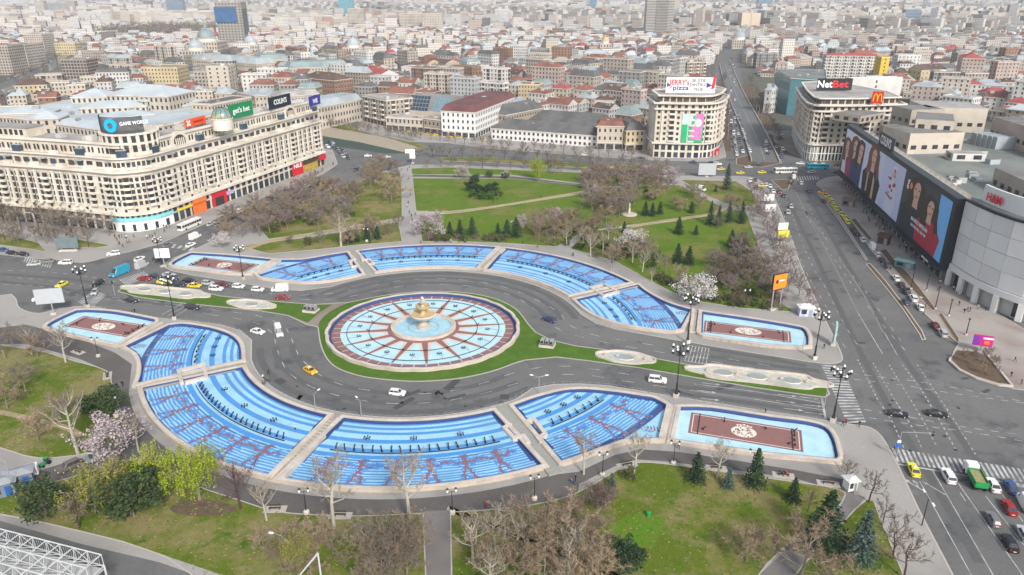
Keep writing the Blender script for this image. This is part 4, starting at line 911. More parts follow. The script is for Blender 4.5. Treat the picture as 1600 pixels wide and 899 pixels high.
front_box('shop_sign', 280, 300, 4.2, 5.2, 0.6, M('yellow_sign', (0.70, 0.55, 0.05), 0.6, 0.05))
# roof signs of that building
b = MB()
def on_roof(px0, py0, px1, py1, z): return P(px0, py0, z), P(px1, py1, z)
A, B = on_roof(360, 187, 396, 178, H4 + 1)
sign_board('roof_sign', A, B, H4 + 1.0, H4 + 7.3, M('sign_green', (0.01, 0.22, 0.075), 0.5, 0.0), "green roof billboard reading get's bet", 'sign', texts=[("get's bet", INK, 3.3, 0.5, 0.5, 1.12)])
A, B = on_roof(422, 172, 455, 163, H4 + 1)
sign_board('roof_sign', A, B, H4 + 1.0, H4 + 6.6, M('sign_navy', (0.012, 0.02, 0.035), 0.5, 0.0), "dark roof billboard reading COLIN'S on the cream corner building", 'sign', texts=[("COLIN'S", INK, 3.4, 0.5, 0.5, 0.98)])
A, B = on_roof(485, 167, 501, 162, H4 + 1)
sign_board('roof_sign', A, B, H4 + 1.0, H4 + 5.8, M('sign_violet', (0.035, 0.03, 0.26), 0.5, 0.0), 'small white and violet roof sign at the far end of the cream building', 'sign', texts=[("WIE", INK, 3.0, 0.5, 0.42, 1.0)])
A, B = on_roof(291, 200, 322, 192, H4 + 1)
s = sign_board('roof_sign', A, B, H4 + 1.0, H4 + 4.2, M('sign_orange', (0.78, 0.085, 0.02), 0.5, 0.0), 'long orange roof sign with white cross mark', 'sign')
L = s['_L']; b = MB()
for sg in (-1, 1): b.box((-L * 0.36, -0.05, 1.6), (3.0, 0.1, 0.8), INK, rot=Matrix.Rotation(sg * math.pi / 4, 3, 'Y'))
b.build('cross_mark', s); b = MB(); b.box((L * 0.12, -0.04, 1.6), (L * 0.5, 0.08, 0.9), M('sign_dark_red', (0.35, 0.03, 0.02), 0.5, 0)); b.build('mark', s)
sg_ = empty('roof_sign', (cc.x, cc.y, 38.2)); tag(sg_, 'dark slatted curved roof sign with a bright blue ring and GAME WORLD', 'sign')
SL = M('sign_slats', (0.05, 0.055, 0.062), 0.6, 0.2, 2.0)
for k in range(14):
 b = MB(); b.strip(arc(DR - 0.6, R(190), R(330), 20, (0, 0)), 0.14, 0.4 + k * 0.44, 0.74 + k * 0.44, SL); b.build('slat', sg_)
a_ = R(262); d = Vector((math.cos(a_), math.sin(a_))); t = Vector((-d.y, d.x)); RB = M('ring_blue', (0.01, 0.42, 0.80), 0.4, 0.0); b = MB(); N = 28
for i in range(N):
 t0, t1 = math.tau * i / N, math.tau * (i + 1) / N
 def RP(r, tt, o): q = d * (DR + o) + t * (r * math.cos(tt)); return (q.x, q.y, 3.4 + r * math.sin(tt))
 b.face([RP(1.1, t0, 0.2), RP(2.6, t0, 0.2), RP(2.6, t1, 0.2), RP(1.1, t1, 0.2)], RB); b.face([RP(2.6, t0, 0.2), RP(2.6, t0, -0.4), RP(2.6, t1, -0.4), RP(2.6, t1, 0.2)], RB)
b.build('blue_ring', sg_)
o = ob('lettering', text_mesh('GAME WORLD', INK, 1.0, 0.03), sg_); a_ = R(309); o.location = ((DR + 0.3) * math.cos(a_), (DR + 0.3) * math.sin(a_), 4.2); o.rotation_euler = (math.pi / 2, 0, a_ + math.pi / 2); o.scale = (1.55, 1.9, 1)
# ---------------------------------------------------------------- department store with the giant screen
US = Wall(P(1316, 284), P(1468, 436)); U0, U1 = US.at(0), US.at(US.L)
dpt = 75.0; q0, q1 = US.at(0, -dpt), US.at(US.L, -dpt)
HT = 26.5
root = empty('department_store', (*US.at(US.L / 2), 0)); off0 = root.location.copy(); OCC = [[U0, U1, q1, q0]]; tag(root, 'long department store with black-framed giant advertising screen and flat grey-green roof', 'department store')
ROOFG = M('store_roof_membrane', (0.165, 0.185, 0.172), 0.85, 0.12, 0.2, c2=(0.215, 0.225, 0.21), scale2=0.05)
BLK = M('black_cladding', (0.02, 0.023, 0.028), 0.45, 0.1, 1.0)
b = MB(); b.prism([U0, U1, q1, q0], 0, HT - 3, WM['beige'], ROOFG); part(b, 'wall')
b = MB(); US.box(b, -2, US.L + 4, 5.0, HT + 2.2, -1.4, 1.8, BLK); part(b, 'screen_frame')
b = MB(); US.box(b, -2, US.L + 4, 4.3, 5.2, -1, 3.6, BLK); part(b, 'canopy')
gl = MB()
for j in range(26): u = US.L * (j + 0.5) / 26; US.quad(gl, u - 1.9, u + 1.9, 0.2, 3.8, 0.06, GLASSD);
part(gl, 'glazing', 'stuff')
for u, w_, m in ((US.L * 0.2, 6, INK), (US.L * 0.42, 5, INK), (US.L * 0.63, 4, RED), (US.L * 0.8, 5, INK)): b = MB(); US.box(b, u, u + w_, 3.0, 3.9, 0, 0.5, m); part(b, 'shop_sign')
o = ob('lettering', text_mesh('SEPHORA', INK, 1.0, 0.02), root); q = US.at(US.L * 0.955, 3.66); o.location = (q[0] - off0.x, q[1] - off0.y, 4.75); o.rotation_euler = (math.pi / 2, 0, US.a); o.scale = (1.5, 0.9, 1)
# parapet beams, roof rooms
b = MB(); US.box(b, 12, US.L, HT - 3, HT + 0.6, -3.2, -7.0, WM['tan']); part(b, 'parapet')
b = MB()
for j in range(24): u = 14 + (US.L - 18) * j / 23; US.box(b, u, u + 0.3, HT - 1, HT + 1.8, -1.4, -4.2, STEEL)
part(b, 'screen_props', 'stuff')
def roofbox(px0, py0, px1, py1, z0, z1, dep, mat, name, win=0, top=None):
 A, B = P(px0, py0, z1), P(px1, py1, z1); wl = Wall(A, B); b = MB()
 p = [A, B, wl.at(wl.L, -dep), wl.at(0, -dep)]; b.prism(p, z0, z1, mat, top or RM['bitumen']); o = part(b, name)
 if win:
  g_ = MB()
  for i in range(4):
   w2 = Wall(ccw(p)[i], ccw(p)[(i + 1) % 4]); n = max(1, int(w2.L / 4.5))
   for j in range(n): w2.quad(g_, (j + 0.25) * w2.L / n, (j + 0.75) * w2.L / n, z0 + win, min(z1 - 0.5, z0 + win + 1.8), 0.06, WIN)
  part(g_, 'glazing', 'stuff')
 return o
roofbox(1423, 209, 1508, 207, HT - 3, HT + 6, 20, WM['cream'], 'roof_room', 2.0); roofbox(1432, 186, 1492, 190, HT + 3, HT + 10, 24, WM['cream'], 'roof_room', 3.0); roofbox(1395, 165, 1425, 172, HT, HT + 9, 18, WM['beige'], 'roof_room', 2.5)
roofbox(1345, 182, 1382, 176, HT - 2, HT + 2, 16, WM['beige'], 'roof_room', 1.0); roofbox(1375, 195, 1408, 203, HT - 2, HT + 3, 10, WM['tan'], 'roof_room')
roofbox(1450, 168, 1545, 170, HT - 3, HT + 9, 26, WM['cream'], 'roof_room', 3.0, RM['pale']); roofbox(1552, 182, 1660, 215, HT - 3, HT + 8, 30, WM['pink'], 'roof_room', 3.0)
roofbox(1555, 262, 1640, 300, HT - 3, HT + 4, 26, WM['beige'], 'roof_room', 1.2); roofbox(1490, 240, 1542, 241, HT - 3, HT + 0.2, 7, WM['white'], 'skylight', 0.8, RM['pale'])
for i in range(5): roofbox(1519 + i * 8, 207 + i * 1.5, 1527 + i * 8, 209 + i * 1.5, HT - 3, HT + 2.4, 9, RM['metal'], 'air_unit', 0, RM['white'])
for i in range(16): px = rnd.uniform(1440, 1590); py = rnd.uniform(232, 290) + max(0, px - 1520) * .2; roofbox(px, py, px + rnd.uniform(4, 14), py + rnd.uniform(0, 3), HT - 3, HT - 3 + rnd.uniform(.6, 2.2), rnd.uniform(1.5, 5), rnd.choice([STEEL, WM['pale'], WM['white'], RM['metal']]), 'roof_vent')
roofbox(1510, 219, 1565, 226, HT - 3, HT - 1.4, 5, STEEL, 'duct')
# screen: four advertising panels, flat print
SX0, SX1, SZ0, SZ1 = 0.5, US.L + 1.5, 6.0, HT + 0.4
scr = empty('advertising_screen', (*US.at(0, 1.82), 0), US.a); tag(scr, 'giant printed advertising screen along the store front, faces and figures in winter clothes', 'billboard')
SW = SX1 - SX0; SHh = SZ1 - SZ0
def flat(pts, mat, k, name, x0, x1):
 b = MB(); b.face([(SX0 + SW * (x0 + (x1 - x0) * u), -0.02 - 0.006 * k, SZ0 + SHh * v) for u, v in pts], mat); return b.build(name, scr)
C_ = lambda n, c: M('print_' + n, c, 0.6, 0.06, 0.6)
SK, HR, HR2, MAG, NVY = C_('skin', (0.62, 0.40, 0.30)), C_('dark_hair', (0.06, 0.035, 0.03)), C_('brown_hair', (0.16, 0.07, 0.045)), C_('wine', (0.33, 0.05, 0.11)), C_('navy', (0.05, 0.06, 0.15))
BGA, BGB, BGC, BGD = C_('pale_lilac', (0.62, 0.64, 0.80)), C_('pale_blue', (0.68, 0.74, 0.86)), C_('dark_grey', (0.06, 0.065, 0.075)), C_('sky_blue', (0.18, 0.48, 0.88))
full = [(0, 0), (1, 0), (1, 1), (0, 1)]
def ell(cx, cy, rx, ry, n=16): return [(cx + rx * math.cos(math.tau * i / n), cy + ry * math.sin(math.tau * i / n)) for i in range(n)]
PN = [(0.0, 0.25, BGB), (0.25, 0.47, BGA), (0.47, 0.66, C_('lilac', (0.56, 0.58, 0.80))), (0.66, 1.0, BGC)]
for x0, x1, m in PN: flat(full, m, 0, 'panel', x0, x1)
FLAT0 = flat
def sitter(x0, x1, c, s, body, hair, k=1, tilt=0.0):
 def flat(pts, m, k_, n, a, b, f0=FLAT0): return f0([(min(1.0, max(0.0, c + (u - c) * 1.55)), v) for u, v in pts], m, k_, n, a, b)
 flat([(c - 0.20 * s, -0.0), (c + 0.22 * s, 0.0), (c + 0.26 * s, 0.32 * s), (c + 0.14 * s, 0.52 * s), (c - 0.1 * s, 0.52 * s), (c - 0.24 * s, 0.34 * s)], body, k, 'printed_clothes', x0, x1)
 flat([(c + tilt + x * s, y * s) for x, y in ((-.17, .36), (-.10, .34), (-.09, .5), (.11, .5), (.13, .33), (.2, .42), (.16, .6), (.15, .78), (.08, .9), (-.02, .93), (-.11, .87), (-.15, .72), (-.14, .55))], hair, k + 1, 'printed_hair', x0, x1)
 flat([(c - 0.11 * s, 0.3 * s), (c - 0.02 * s, 0.3 * s), (c - 0.02 * s, 0.7 * s), (c - 0.12 * s, 0.7 * s)], hair, k + 2, 'printed_hair', x0, x1)
 flat([(c - 0.04 * s, 0.44 * s), (c + 0.06 * s, 0.44 * s), (c + 0.05 * s, 0.6 * s), (c - 0.03 * s, 0.6 * s)], SK, k + 3, 'printed_neck', x0, x1)
 flat(ell(c + 0.01 + tilt, 0.70 * s, 0.066 * s, 0.145 * s), SK, k + 4, 'printed_face', x0, x1)
 for e in (-0.035, 0.035): flat(ell(c + 0.01 + tilt + e * s, 0.73 * s, 0.024 * s, 0.012 * s, 8), HR2, k + 5, 'printed_eye', x0, x1)
 flat([(c + .05 * s + tilt, .52 * s), (c + .10 * s + tilt, .55 * s), (c + .12 * s + tilt, .86 * s), (c + .04 * s + tilt, .92 * s), (c + .065 * s + tilt, .76 * s)], hair, k + 6, 'printed_hair', x0, x1)
 flat(ell(c + 0.01 + tilt, 0.615 * s, 0.028 * s, 0.012 * s, 8), MAG, k + 5, 'printed_mouth', x0, x1)
sitter(0.0, 0.25, 0.16, 0.9, C_('white_coat', (0.7, 0.68, 0.72)), HR2); sitter(0.0, 0.25, 0.56, 1.05, MAG, HR2, 8); sitter(0.0, 0.25, 0.82, 1.05, NVY, HR, 15, 0.02)
sitter(0.25, 0.47, 0.5, 1.15, C_('black_dress', (0.025, 0.025, 0.03)), HR2); flat([(0.62, 0.0), (0.72, 0.0), (0.70, 0.38), (0.62, 0.5)], SK, 9, 'printed_arm', 0.25, 0.47); flat([(0.33, 0.05), (0.4, 0.05), (0.38, 0.48), (0.33, 0.42)], SK, 9, 'printed_arm', 0.25, 0.47)
pr = random.Random(8); LC, RF, WH = C_('lace', (0.66, 0.66, 0.80)), C_('red_flower', (0.42, 0.06, 0.10)), C_('white_petals', (0.74, 0.72, 0.80))
flat([(.30, 0), (.72, 0), (.78, .3), (.66, .55), (.62, .7), (.5, .72), (.42, .6), (.34, .35)], LC, 1, 'printed_dress', 0.47, 0.66); flat(ell(.55, .79, .075, .085), SK, 2, 'printed_face', 0.47, 0.66); flat([(.46, .74), (.47, .9), (.56, .93), (.65, .88), (.64, .76), (.61, .86), (.52, .87)], WH, 3, 'printed_hair', 0.47, 0.66)
for k in range(26): u, v = pr.gauss(.5, .11), pr.gauss(.46, .15); flat(ell(u, v, pr.uniform(.03, .07), pr.uniform(.015, .04), 7), (RF, WH, RF, MAG, LC)[k % 5], 4 + k, 'printed_petal', 0.47, 0.66)
flat([(0.62, 0), (1, 0), (1, 1), (0.78, 1), (0.80, 0.5)], BGD, 1, 'panel', 0.66, 1.0); flat([(0.22, 0), (1, 0), (1, 0.18), (0.3, 0.26)], BGD, 2, 'panel', 0.66, 1.0)
sitter(0.66, 0.9, 0.45, 1.1, C_('dark_coat', (0.03, 0.035, 0.05)), HR, 3); sitter(0.76, 1.0, 0.5, 0.95, C_('red_puffer', (0.42, 0.03, 0.06)), HR, 10)
for i, (s_, z, sz) in enumerate((('MAI MULTI IMPREUNA', 0.30, 1.9), ('FARA NICOTINA, FARA FUM', 0.20, 1.35))):
 o = ob('lettering', text_mesh(s_, INK, 1.0, 0.01), scr, loc=(SX0 + SW * 0.83, -0.2, SZ0 + SHh * z)); o.rotation_euler = (math.pi / 2, 0, 0); o.scale = (sz * 0.92, sz, 1)
o = ob('lettering', text_mesh('g', INK, 1.0, 0.01), scr, loc=(SX0 + SW * 0.70, -0.2, SZ0 + SHh * 0.84)); o.rotation_euler = (math.pi / 2, 0, 0); o.scale = (5, 5, 1)
flat([(0.185 + 0.03 * math.cos(math.tau * i / 16), 0.80 + 0.06 * math.sin(math.tau * i / 16)) for i in range(16)], C_('orange_dot', (0.8, 0.25, 0.06)), 20, 'printed_dot', 0.66, 1.0)
wA, wB = US.at(US.L * 0.36, 1.0), US.at(US.L * 0.50, 1.0)
sign_board('roof_sign', wA, wB, HT + 1.6, HT + 7.6, BLK, "black board reading COLIN'S above the giant screen", 'sign', texts=[("COLIN'S", INK, 5.0, 0.5, 0.5, 0.8)])
# curved white corner of the store
cur = spline(pxs([(1479, 444), (1505, 463), (1537, 481), (1570, 495), (1605, 507), (1660, 520), (1730, 530)]), 4)
HW = 30.0
root = empty('store_rotunda', (*P(1537, 481), 0)); off0 = root.location.copy(); tag(root, 'round white-panelled corner of the department store with H&M on its parapet', 'building')
PANEL_M = M('white_cladding', (0.66, 0.665, 0.665), 0.5, 0.03, 0.3, c2=(0.68, 0.675, 0.66), scale2=0.1); PANEL_G = M('grey_cladding', (0.60, 0.605, 0.605), 0.5, 0.03, 0.3)
b = MB(); b.prism(band_poly(cur, 1.2, 45), 0, HW - 0.3, WM['pale'], ROOFG); part(b, 'wall')
b = MB(); b.strip(thick(cur, 0.3)[1], 1.8, 5.4, 7.4, PANEL_M); part(b, 'fascia')
acc = [0.0]
for i in range(1, len(cur)): acc.append(acc[-1] + math.dist(cur[i], cur[i - 1]))
def cpt(s):
 for i in range(1, len(cur)):
  if s <= acc[i] + 1e-6: return Vector(cur[i - 1]).lerp(Vector(cur[i]), (s - acc[i - 1]) / (acc[i] - acc[i - 1]))
 return Vector(cur[-1])
NP = int(acc[-1] / 6.5)
for i in range(NP):
 wl = Wall(cpt(acc[-1] * i / NP), cpt(acc[-1] * (i + 1) / NP))
 for k in range(4):
  z = 7.6 + k * 5.2; b = MB(); wl.box(b, 0.06, wl.L - 0.06, z, z + 5.1, -0.5, 0.12 + 0.04 * ((i + k) % 2), PANEL_M if (i * 7 + k * 3) % 5 < 3 else PANEL_G); part(b, 'panel')
 b = MB(); wl.box(b, 0, wl.L, 28.5, 29.0, -0.6, 0.5, BLK); part(b, 'ledge')
 b = MB(); wl.box(b, wl.L * 0.0, wl.L * 0.22, 0.12, 5.4, -0.2, 0.9, PANEL_M); part(b, 'column')
 b = MB(); wl.quad(b, wl.L * 0.24, wl.L * 0.98, 0.3, 5.0, -1.1, (GLASSD, WINB, M('lit_window_display', (0.30, 0.16, 0.14), 0.4, 0.6, 0.8))[i % 3]); part(b, 'shop_window')
b = MB(); b.strip(thick(cur[2:], 2.4)[1], 0.8, 29.0, 34.8, PANEL_M); part(b, 'parapet')
o = ob('lettering', text_mesh('H&M', M('sign_red', (0.62, 0.02, 0.04), 0.5, 0), 1.0, 0.05), root); wl = Wall(cpt(acc[-1] * 0.14), cpt(acc[-1] * 0.3)); q = wl.at(wl.L / 2, -1.2); o.location = (q[0] - off0.x, q[1] - off0.y, 31.9); o.rotation_euler = (math.pi / 2, 0, wl.a); o.scale = (3.3, 3.5, 1)
# ---------------------------------------------------------------- landmarks of the town behind the square
OCC.append(band_poly(front, -4, 20)); OCC.append(band_poly(cur, -4, 60))
def occ(poly, pad=2.0): OCC.append(offset(ccw(poly), pad)); return poly
def LMK(poly, h, *a, **k): occ(poly); return building(poly, h, *a, **k)
Z0 = dict(zpx=0)
LMK(rect((743, 217), (804, 188), 17, 24, 0), 17, M('hotel_white', (.72, .70, .68), .85, .05, .3), 'mansard', 'maroon', 4.0, 3.3, 3.1, 1.2, 1.9, base=4.2, label='white six-storey hotel with maroon mansard roof beside the long grey-roofed inn', cat='hotel', clutter=6)
LMK(rect((768, 218), (932, 231), 7.4, 15, 0), 7.4, M('inn_white', (.68, .66, .63), .85, .05, .3), 'hip', 'slate', 5.5, 3.4, 3.0, 1.4, 1.6, label='long low inn with white arcaded front and grey hipped roof', cat='inn', name='inn', clutter=1)
LMK(rect((822, 190), (955, 199), 8.0, 18), 8.0, 'beige', 'hip', 'slate', 7.0, 3.4, 3.4, label='rear wing of the inn under a large dark grey hipped roof', cat='inn', name='inn', clutter=1)
LMK(rect((790, 180), (850, 168), 9.5, 16), 9.5, 'tan', 'hip', 'slate', 6.0, label='pointed grey-roofed side wing between the white hotel and the inn', cat='inn', name='inn', clutter=1)
LMK(rect((932, 234), (973, 235), 14.5, 15, 0), 14.5, 'cream', 'mansard', 'tile', 2.6, 3.6, 2.6, 1.1, 2.0, base=4.5, label='cream four-storey corner house with red tiled roof next to the low inn', cat='house', name='town_house')
LMK(rect((977, 237), (1005, 236), 12.5, 20, 0), 12.5, 'ochre', 'mansard', 'slate', 4.2, 3.6, 2.6, 1.1, 2.0, base=4.5, label='yellow town house with dark mansard roof left of the pizza sign tower', cat='house', name='town_house')
LMK(rect((604, 204), (662, 208), 9.0, 12, 0), 9.0, 'cream', 'flat', 'pale', 1, 4.0, 2.8, 1.2, 2.4, base=4.4, label='low cream ornate two-storey house with white shop fronts by the embankment', cat='house', name='town_house')
LMK(rect((663, 209), (694, 213), 10.5, 12, 0), 10.5, 'tan', 'flat', 'pale', 1, 4.0, 2.8, 1.3, 2.2, base=4.4, label='narrow brown ornate house joined to the white hotel', cat='house', name='town_house')
LMK(rect((569, 190), (606, 199), 18.5, 22, 0), 18.5, 'beige', 'flat', 'pale', 1, 3.2, 3.2, 1.3, 1.7, style='balcony', base=4, label='beige apartment block with stacked balconies at the bend of the river', cat='apartment building')
LMK(rect((500, 203), (567, 188), 15.5, 20, 0), 15.5, 'cream', 'mansard', 'metal', 4.0, 4.2, 3.0, 1.3, 2.4, label='cream palace with arched windows and pale mansard roof behind the river bank', cat='palace', name='palace')
LMK(rect((470, 121), (522, 126), 13, 22), 13, 'brick', 'hip', 'brown', 5.5, 4.0, 3.4, label='long brown brick building with rust coloured hip roof', cat='building')
LMK(rect((452, 107), (543, 103), 17, 24), 17, 'cream', 'mansard', 'green', 5.5, 4.2, 3.0, label='wide bank palace with grey-green mansard and small white pediment', cat='palace', name='palace')
LMK(rect((562, 111), (593, 118), 14, 20), 14, 'white', 'gable', 'red', 4.5, 4, 5, label='white gabled house with red roof edge and small poster', cat='house', name='town_house', style='bare')
LMK(rect((606, 119), (641, 118), 12, 18), 12, 'white', 'gable', 'slate', 3.5, 4, 6, label='broad white house with shallow grey gable', cat='house', name='town_house', style='bare')
LMK(rect((627, 105), (690, 107), 15, 18), 15, 'white', 'flat', 'pale', 1, 4, 7, label='white blank-walled block with stepped flat roofs', cat='building', style='bare')
LMK(rect((728, 106), (778, 108), 12, 20), 12, 'cream', 'flat', 'pale', 1, 4, 5, label='plain cream block with flat roof behind the white hotel', cat='building', style='bare')
LMK(rect((810, 132), (842, 133), 17, 16), 17, 'ochre', 'flat', 'brown', 1, 3.1, 2.2, 0.9, 1.4, label='yellow five-storey house with blank white side wall behind the inn', cat='house', name='town_house')
LMK(rect((930, 134), (976, 138), 10, 16), 10, 'pink', 'hip', 'metal', 4, 3.6, 3.2, label='pinkish house with pale blue metal roof', cat='house', name='town_house')
LMK(rect((930, 156), (959, 157), 10, 12), 10, 'white', 'hip', 'brown', 3.5, 3.6, 3.0, label='small white house with dark brown hip roof behind the inn', cat='house', name='town_house')
LMK(rect((1030, 92), (1052, 93), 24, 22), 24, 'grey', 'flat', 'bitumen', 1, 3.6, 3.5, winmat=WINB, label='grey office cube with curved dark window behind the pizza sign', cat='office building', name='office_block')
LMK(rect((1053, 92), (1074, 90), 23, 22), 23, 'pale', 'flat', 'pale', 1, 3.6, 3.0, winmat=WINB, label='pale grey office cube with thin vertical windows', cat='office building', name='office_block')
LMK(rect((1074, 98), (1104, 97), 18, 20), 18, 'tan', 'flat', 'bitumen', 1, 3.6, 2.6, style='balcony', label='tan town house with balconies right of the grey office cubes', cat='house', name='town_house')
# glass-fronted blocks by the hotel
def glass_slope(a, b, h, dep, mat, label):
 p = rect(a, b, h, dep); A, B, C, D = [Vector(q) for q in p]; n = (D - A).normalized(); occ(p)
 root = empty('glass_building', (*A, 0)); tag(root, label, 'building'); L = (B - A).length; t = (B - A).normalized()
 m = MB(); m.prism([A.to_tuple(), B.to_tuple(), C.to_tuple(), D.to_tuple()], 0, h * 0.5, WM['cream'])
 a2, b2 = A + n * 6, B + n * 6
 m.hull([(*A, h * .5), (*B, h * .5), (*C, h * .5), (*D, h * .5)], [(*a2, h), (*b2, h), (*C, h), (*D, h)], WM['grey']); o = m.build('wall', root); o.location = (-A.x, -A.y, 0)
 nx = 6
 for i in range(nx):
  for k in range(4):
   f0, f1, g0, g1 = i / nx + 0.01, (i + 1) / nx - 0.01, k / 4 + 0.02, (k + 1) / 4 - 0.02
   q = lambda f, g: (*(A + t * L * f + n * (6 * g - 0.12)), h * (.5 + .5 * g) + 0.06)
   m = MB(); m.face([q(f0, g0), q(f1, g0), q(f1, g1), q(f0, g1)], mat); o = m.build('pane', root); o.location = (-A.x, -A.y, 0)
glass_slope((637, 150), (667, 152), 20, 20, M('navy_glass', (0.03, 0.055, 0.085), 0.1, 0.2, 0.5, 0.6), 'dark blue sloping glass front above the low cream house')
glass_slope((667, 152), (697, 155), 19, 20, M('sky_glass', (0.16, 0.28, 0.34), 0.1, 0.25, 0.5, 0.6), 'light blue sloping glass front left of the white hotel')
# the white-roofed palace of justice behind the corner building
def wing(a, b, h, dep, rise, label, kind='hip', rm='white', wall='cream', **k): return LMK(rect(a, b, h, dep), h, wall, kind, rm, rise * .62, 4.5, 3.4, 1.5, 2.6, label=label, cat='palace', name='palace_wing', clutter=1, **k)
b = pxs([(-40, 178), (60, 188), (160, 206), (255, 196), (332, 180), (334, 162), (262, 150), (150, 150), (60, 166), (-40, 168)], 15.5); occ(b); LMK(b, 15.5, 'cream', 'flat', 'white', 1, 4.5, 3.4, 1.5, 2.6, label='broad pale metal roof linking the palace wings behind the corner building', cat='palace', name='palace', clutter=9)
wing((165, 148), (262, 151), 25, 30, 9, 'tallest white-roofed hall of the palace behind the corner building')
wing((110, 152), (168, 151), 20, 22, 7, 'white-roofed wing left of the tallest palace hall')
wing((125, 169), (228, 166), 19, 20, 5, 'white-roofed palace wing in front of the tallest hall')
wing((227, 158), (262, 153), 22, 12, 5, 'small white-roofed palace gable with arched window')
wing((0, 178), (78, 176), 17, 18, 4, 'white-roofed palace wing at the far left, over a row of arched windows')
wing((40, 186), (90, 185), 20, 16, 5, 'white-roofed palace pavilion with a square dome at left')
wing((78, 192), (160, 203), 17, 16, 4, 'white-roofed palace wing with arched windows behind the ring sign')
wing((160, 186), (240, 178), 16, 18, 4, 'white-roofed palace wing directly behind the blue ring sign')
wing((255, 192), (330, 178), 14, 24, 3, 'low white-roofed palace wing behind the orange roof sign')
wing((285, 166), (330, 160), 17, 16, 4, 'white-roofed palace wing left of the green sign')
LMK(rect((330, 164), (392, 152), 20, 16), 20, 'cream', 'flat', 'slate', 2, 3.8, 2.6, label='cream building with dark roof edge behind the green sign', cat='building')
LMK(rect((398, 150), (440, 146), 18, 22), 18, 'cream', 'hip', 'metal', 4, 3.8, 2.6, label='cream house with pale rounded roof behind the dark roof sign', cat='building')
LMK(rect((440, 152), (498, 146), 19, 16), 19, 'cream', 'mansard', 'pale', 3, 4.0, 2.4, label='cream palace with tall windows behind the violet roof sign', cat='palace', name='palace')
# pizza-sign building
f = pxs([(1020, 246), (1060, 247.5), (1092, 248)]) + spline(pxs([(1092, 248), (1110, 246), (1122, 239), (1127, 230)]), 3)[1:]
root = empty('apartment_block', (*P(1070, 247), 0)); off0 = root.location.copy(); tag(root, 'cream eight-storey corner block with pizza sign on top and green-pink banner', 'apartment building')
bp = f + [tuple(Vector(f[-1]) + Vector((-4, 24))), tuple(Vector(f[0]) + Vector((0, 24)))]; occ(bp, 4)
HJ = 31.0; b = MB(); b.prism(bp, 0, HJ, CREAM, RM['pale']); part(b, 'wall')
b = MB(); b.prism(offset(ccw(bp), -2.2), HJ, HJ + 4, CREAM, RM['pale']); part(b, 'attic_wall')
for z, d, wd in ((8.2, 0.4, 0.9), (HJ - 3.6, 0.35, 0.8), (HJ - 0.3, 0.6, 1.2), (HJ + 3.6, -1.8, 1.2)): b = MB(); b.strip(offset(ccw(bp), d), wd, z, z + 0.7, TRIM, True, -1.0); part(b, 'cornice')
gl, tr = MB(), MB(); nb = 0
for i in range(len(f) - 1):
 wl = Wall(f[i], f[i + 1]); m = max(1, round(wl.L / 3.6)); bw = wl.L / m
 for j in range(m):
  u = (j + .5) * bw; nb += 1
  for z in (0.4, 4.6): wl.quad(gl, u - bw * .33, u + bw * .33, z, z + 3.0, 0.06, GLASSD if nb % 2 else WINB)
  for k in range(6):
   z = 9.4 + k * 3.05
   if nb % 3: wl.quad(gl, u - .7, u + .7, z + .7, z + 2.2, 0.06, WIN)
   else: wl.quad(gl, u - bw * .38, u + bw * .38, z + .2, z + 2.5, 0.06, DARKR); wl.quad(gl, u - .5, u + .7, z + .4, z + 2.2, 0.1, WIN); q = wl.at(u, 0); ob('balcony', BALM, root, loc=(q[0] - off0.x, q[1] - off0.y, z - .1), rz=wl.a, sc=(bw / 3.4, 0.9, 1))
  wl.quad(gl, u - .9, u + .9, HJ - 2.6, HJ - 1.0, 0.06, WIN); wl.quad(gl, u - bw * .4, u + bw * .4, HJ + .6, HJ + 3, -2.1, DARKR)
  if nb % 2 == 0: wl.box(tr, u - bw * .5 - .35, u - bw * .5 + .35, 9, HJ - 3.4, 0, .6, TRIM)
part(gl, 'glazing', 'stuff'); part(tr, 'facade_trim', 'stuff')
wl = Wall(f[0], f[2]); GRN = M('banner_green', (0.02, 0.40, 0.17), .6, .12, .4); PNK = M('banner_pink', (0.62, 0.20, 0.45), .6, .15, .5)
u0 = wl.L * .57; b = MB(); wl.box(b, u0, u0 + 12, 9.3, HJ - 5.6, .8, 1.05, GRN); o = part(b, 'banner')
b = MB(); z1 = HJ - 5.6; A = lambda u, z: (*wl.at(u, 1.07), z); b.face([A(u0 + 4.5, 11.5), A(u0 + 11, 10.5), A(u0 + 12, z1), A(u0 + 7.5, z1)], PNK); b.face([A(u0, z1 - 6), A(u0 + 5, z1 - 6), A(u0 + 6.3, z1), A(u0, z1)], M('banner_mint', (0.50, 0.74, 0.64), .6, .1, .5)); part(b, 'banner_print', 'stuff')
b = MB(); b.face([(*wl.at(u0 + 9 + 1.9 * math.cos(math.tau * i / 18), 1.09), 20.5 + 2.3 * math.sin(math.tau * i / 18)) for i in range(18)], M('banner_mint', (0, 0, 0))); part(b, 'banner_disc')
sA, sB = P(1040, 143, HJ + 5), P(1117, 144, HJ + 5); JB = M('sign_board_white', (0.72, 0.71, 0.70), .6, .03, .5); SR = M('sign_red2', (0.62, 0.03, 0.04), .5, 0); SB = M('sign_blue', (0.02, 0.05, 0.30), .5, 0); SG = M('sign_grey', (0.12, 0.12, 0.13), .5, 0)
s = sign_board('roof_sign', sA, sB, HJ + 4.2, HJ + 13, JB, "white roof billboard reading JERRY'S pizza, SE STIE DINTR-O FELIE", 'sign', 0.8, [("JERRY's", SR, 3.9, .27, .66, .9), ('pizza', SB, 3.8, .3, .32, 1.2), ('SE ŞTIE', SG, 2.2, .66, .78, 1.1), ('DINTR-O', SG, 2.2, .66, .52, 1.1), ('FELIE', SG, 2.2, .66, .24, 1.1)])
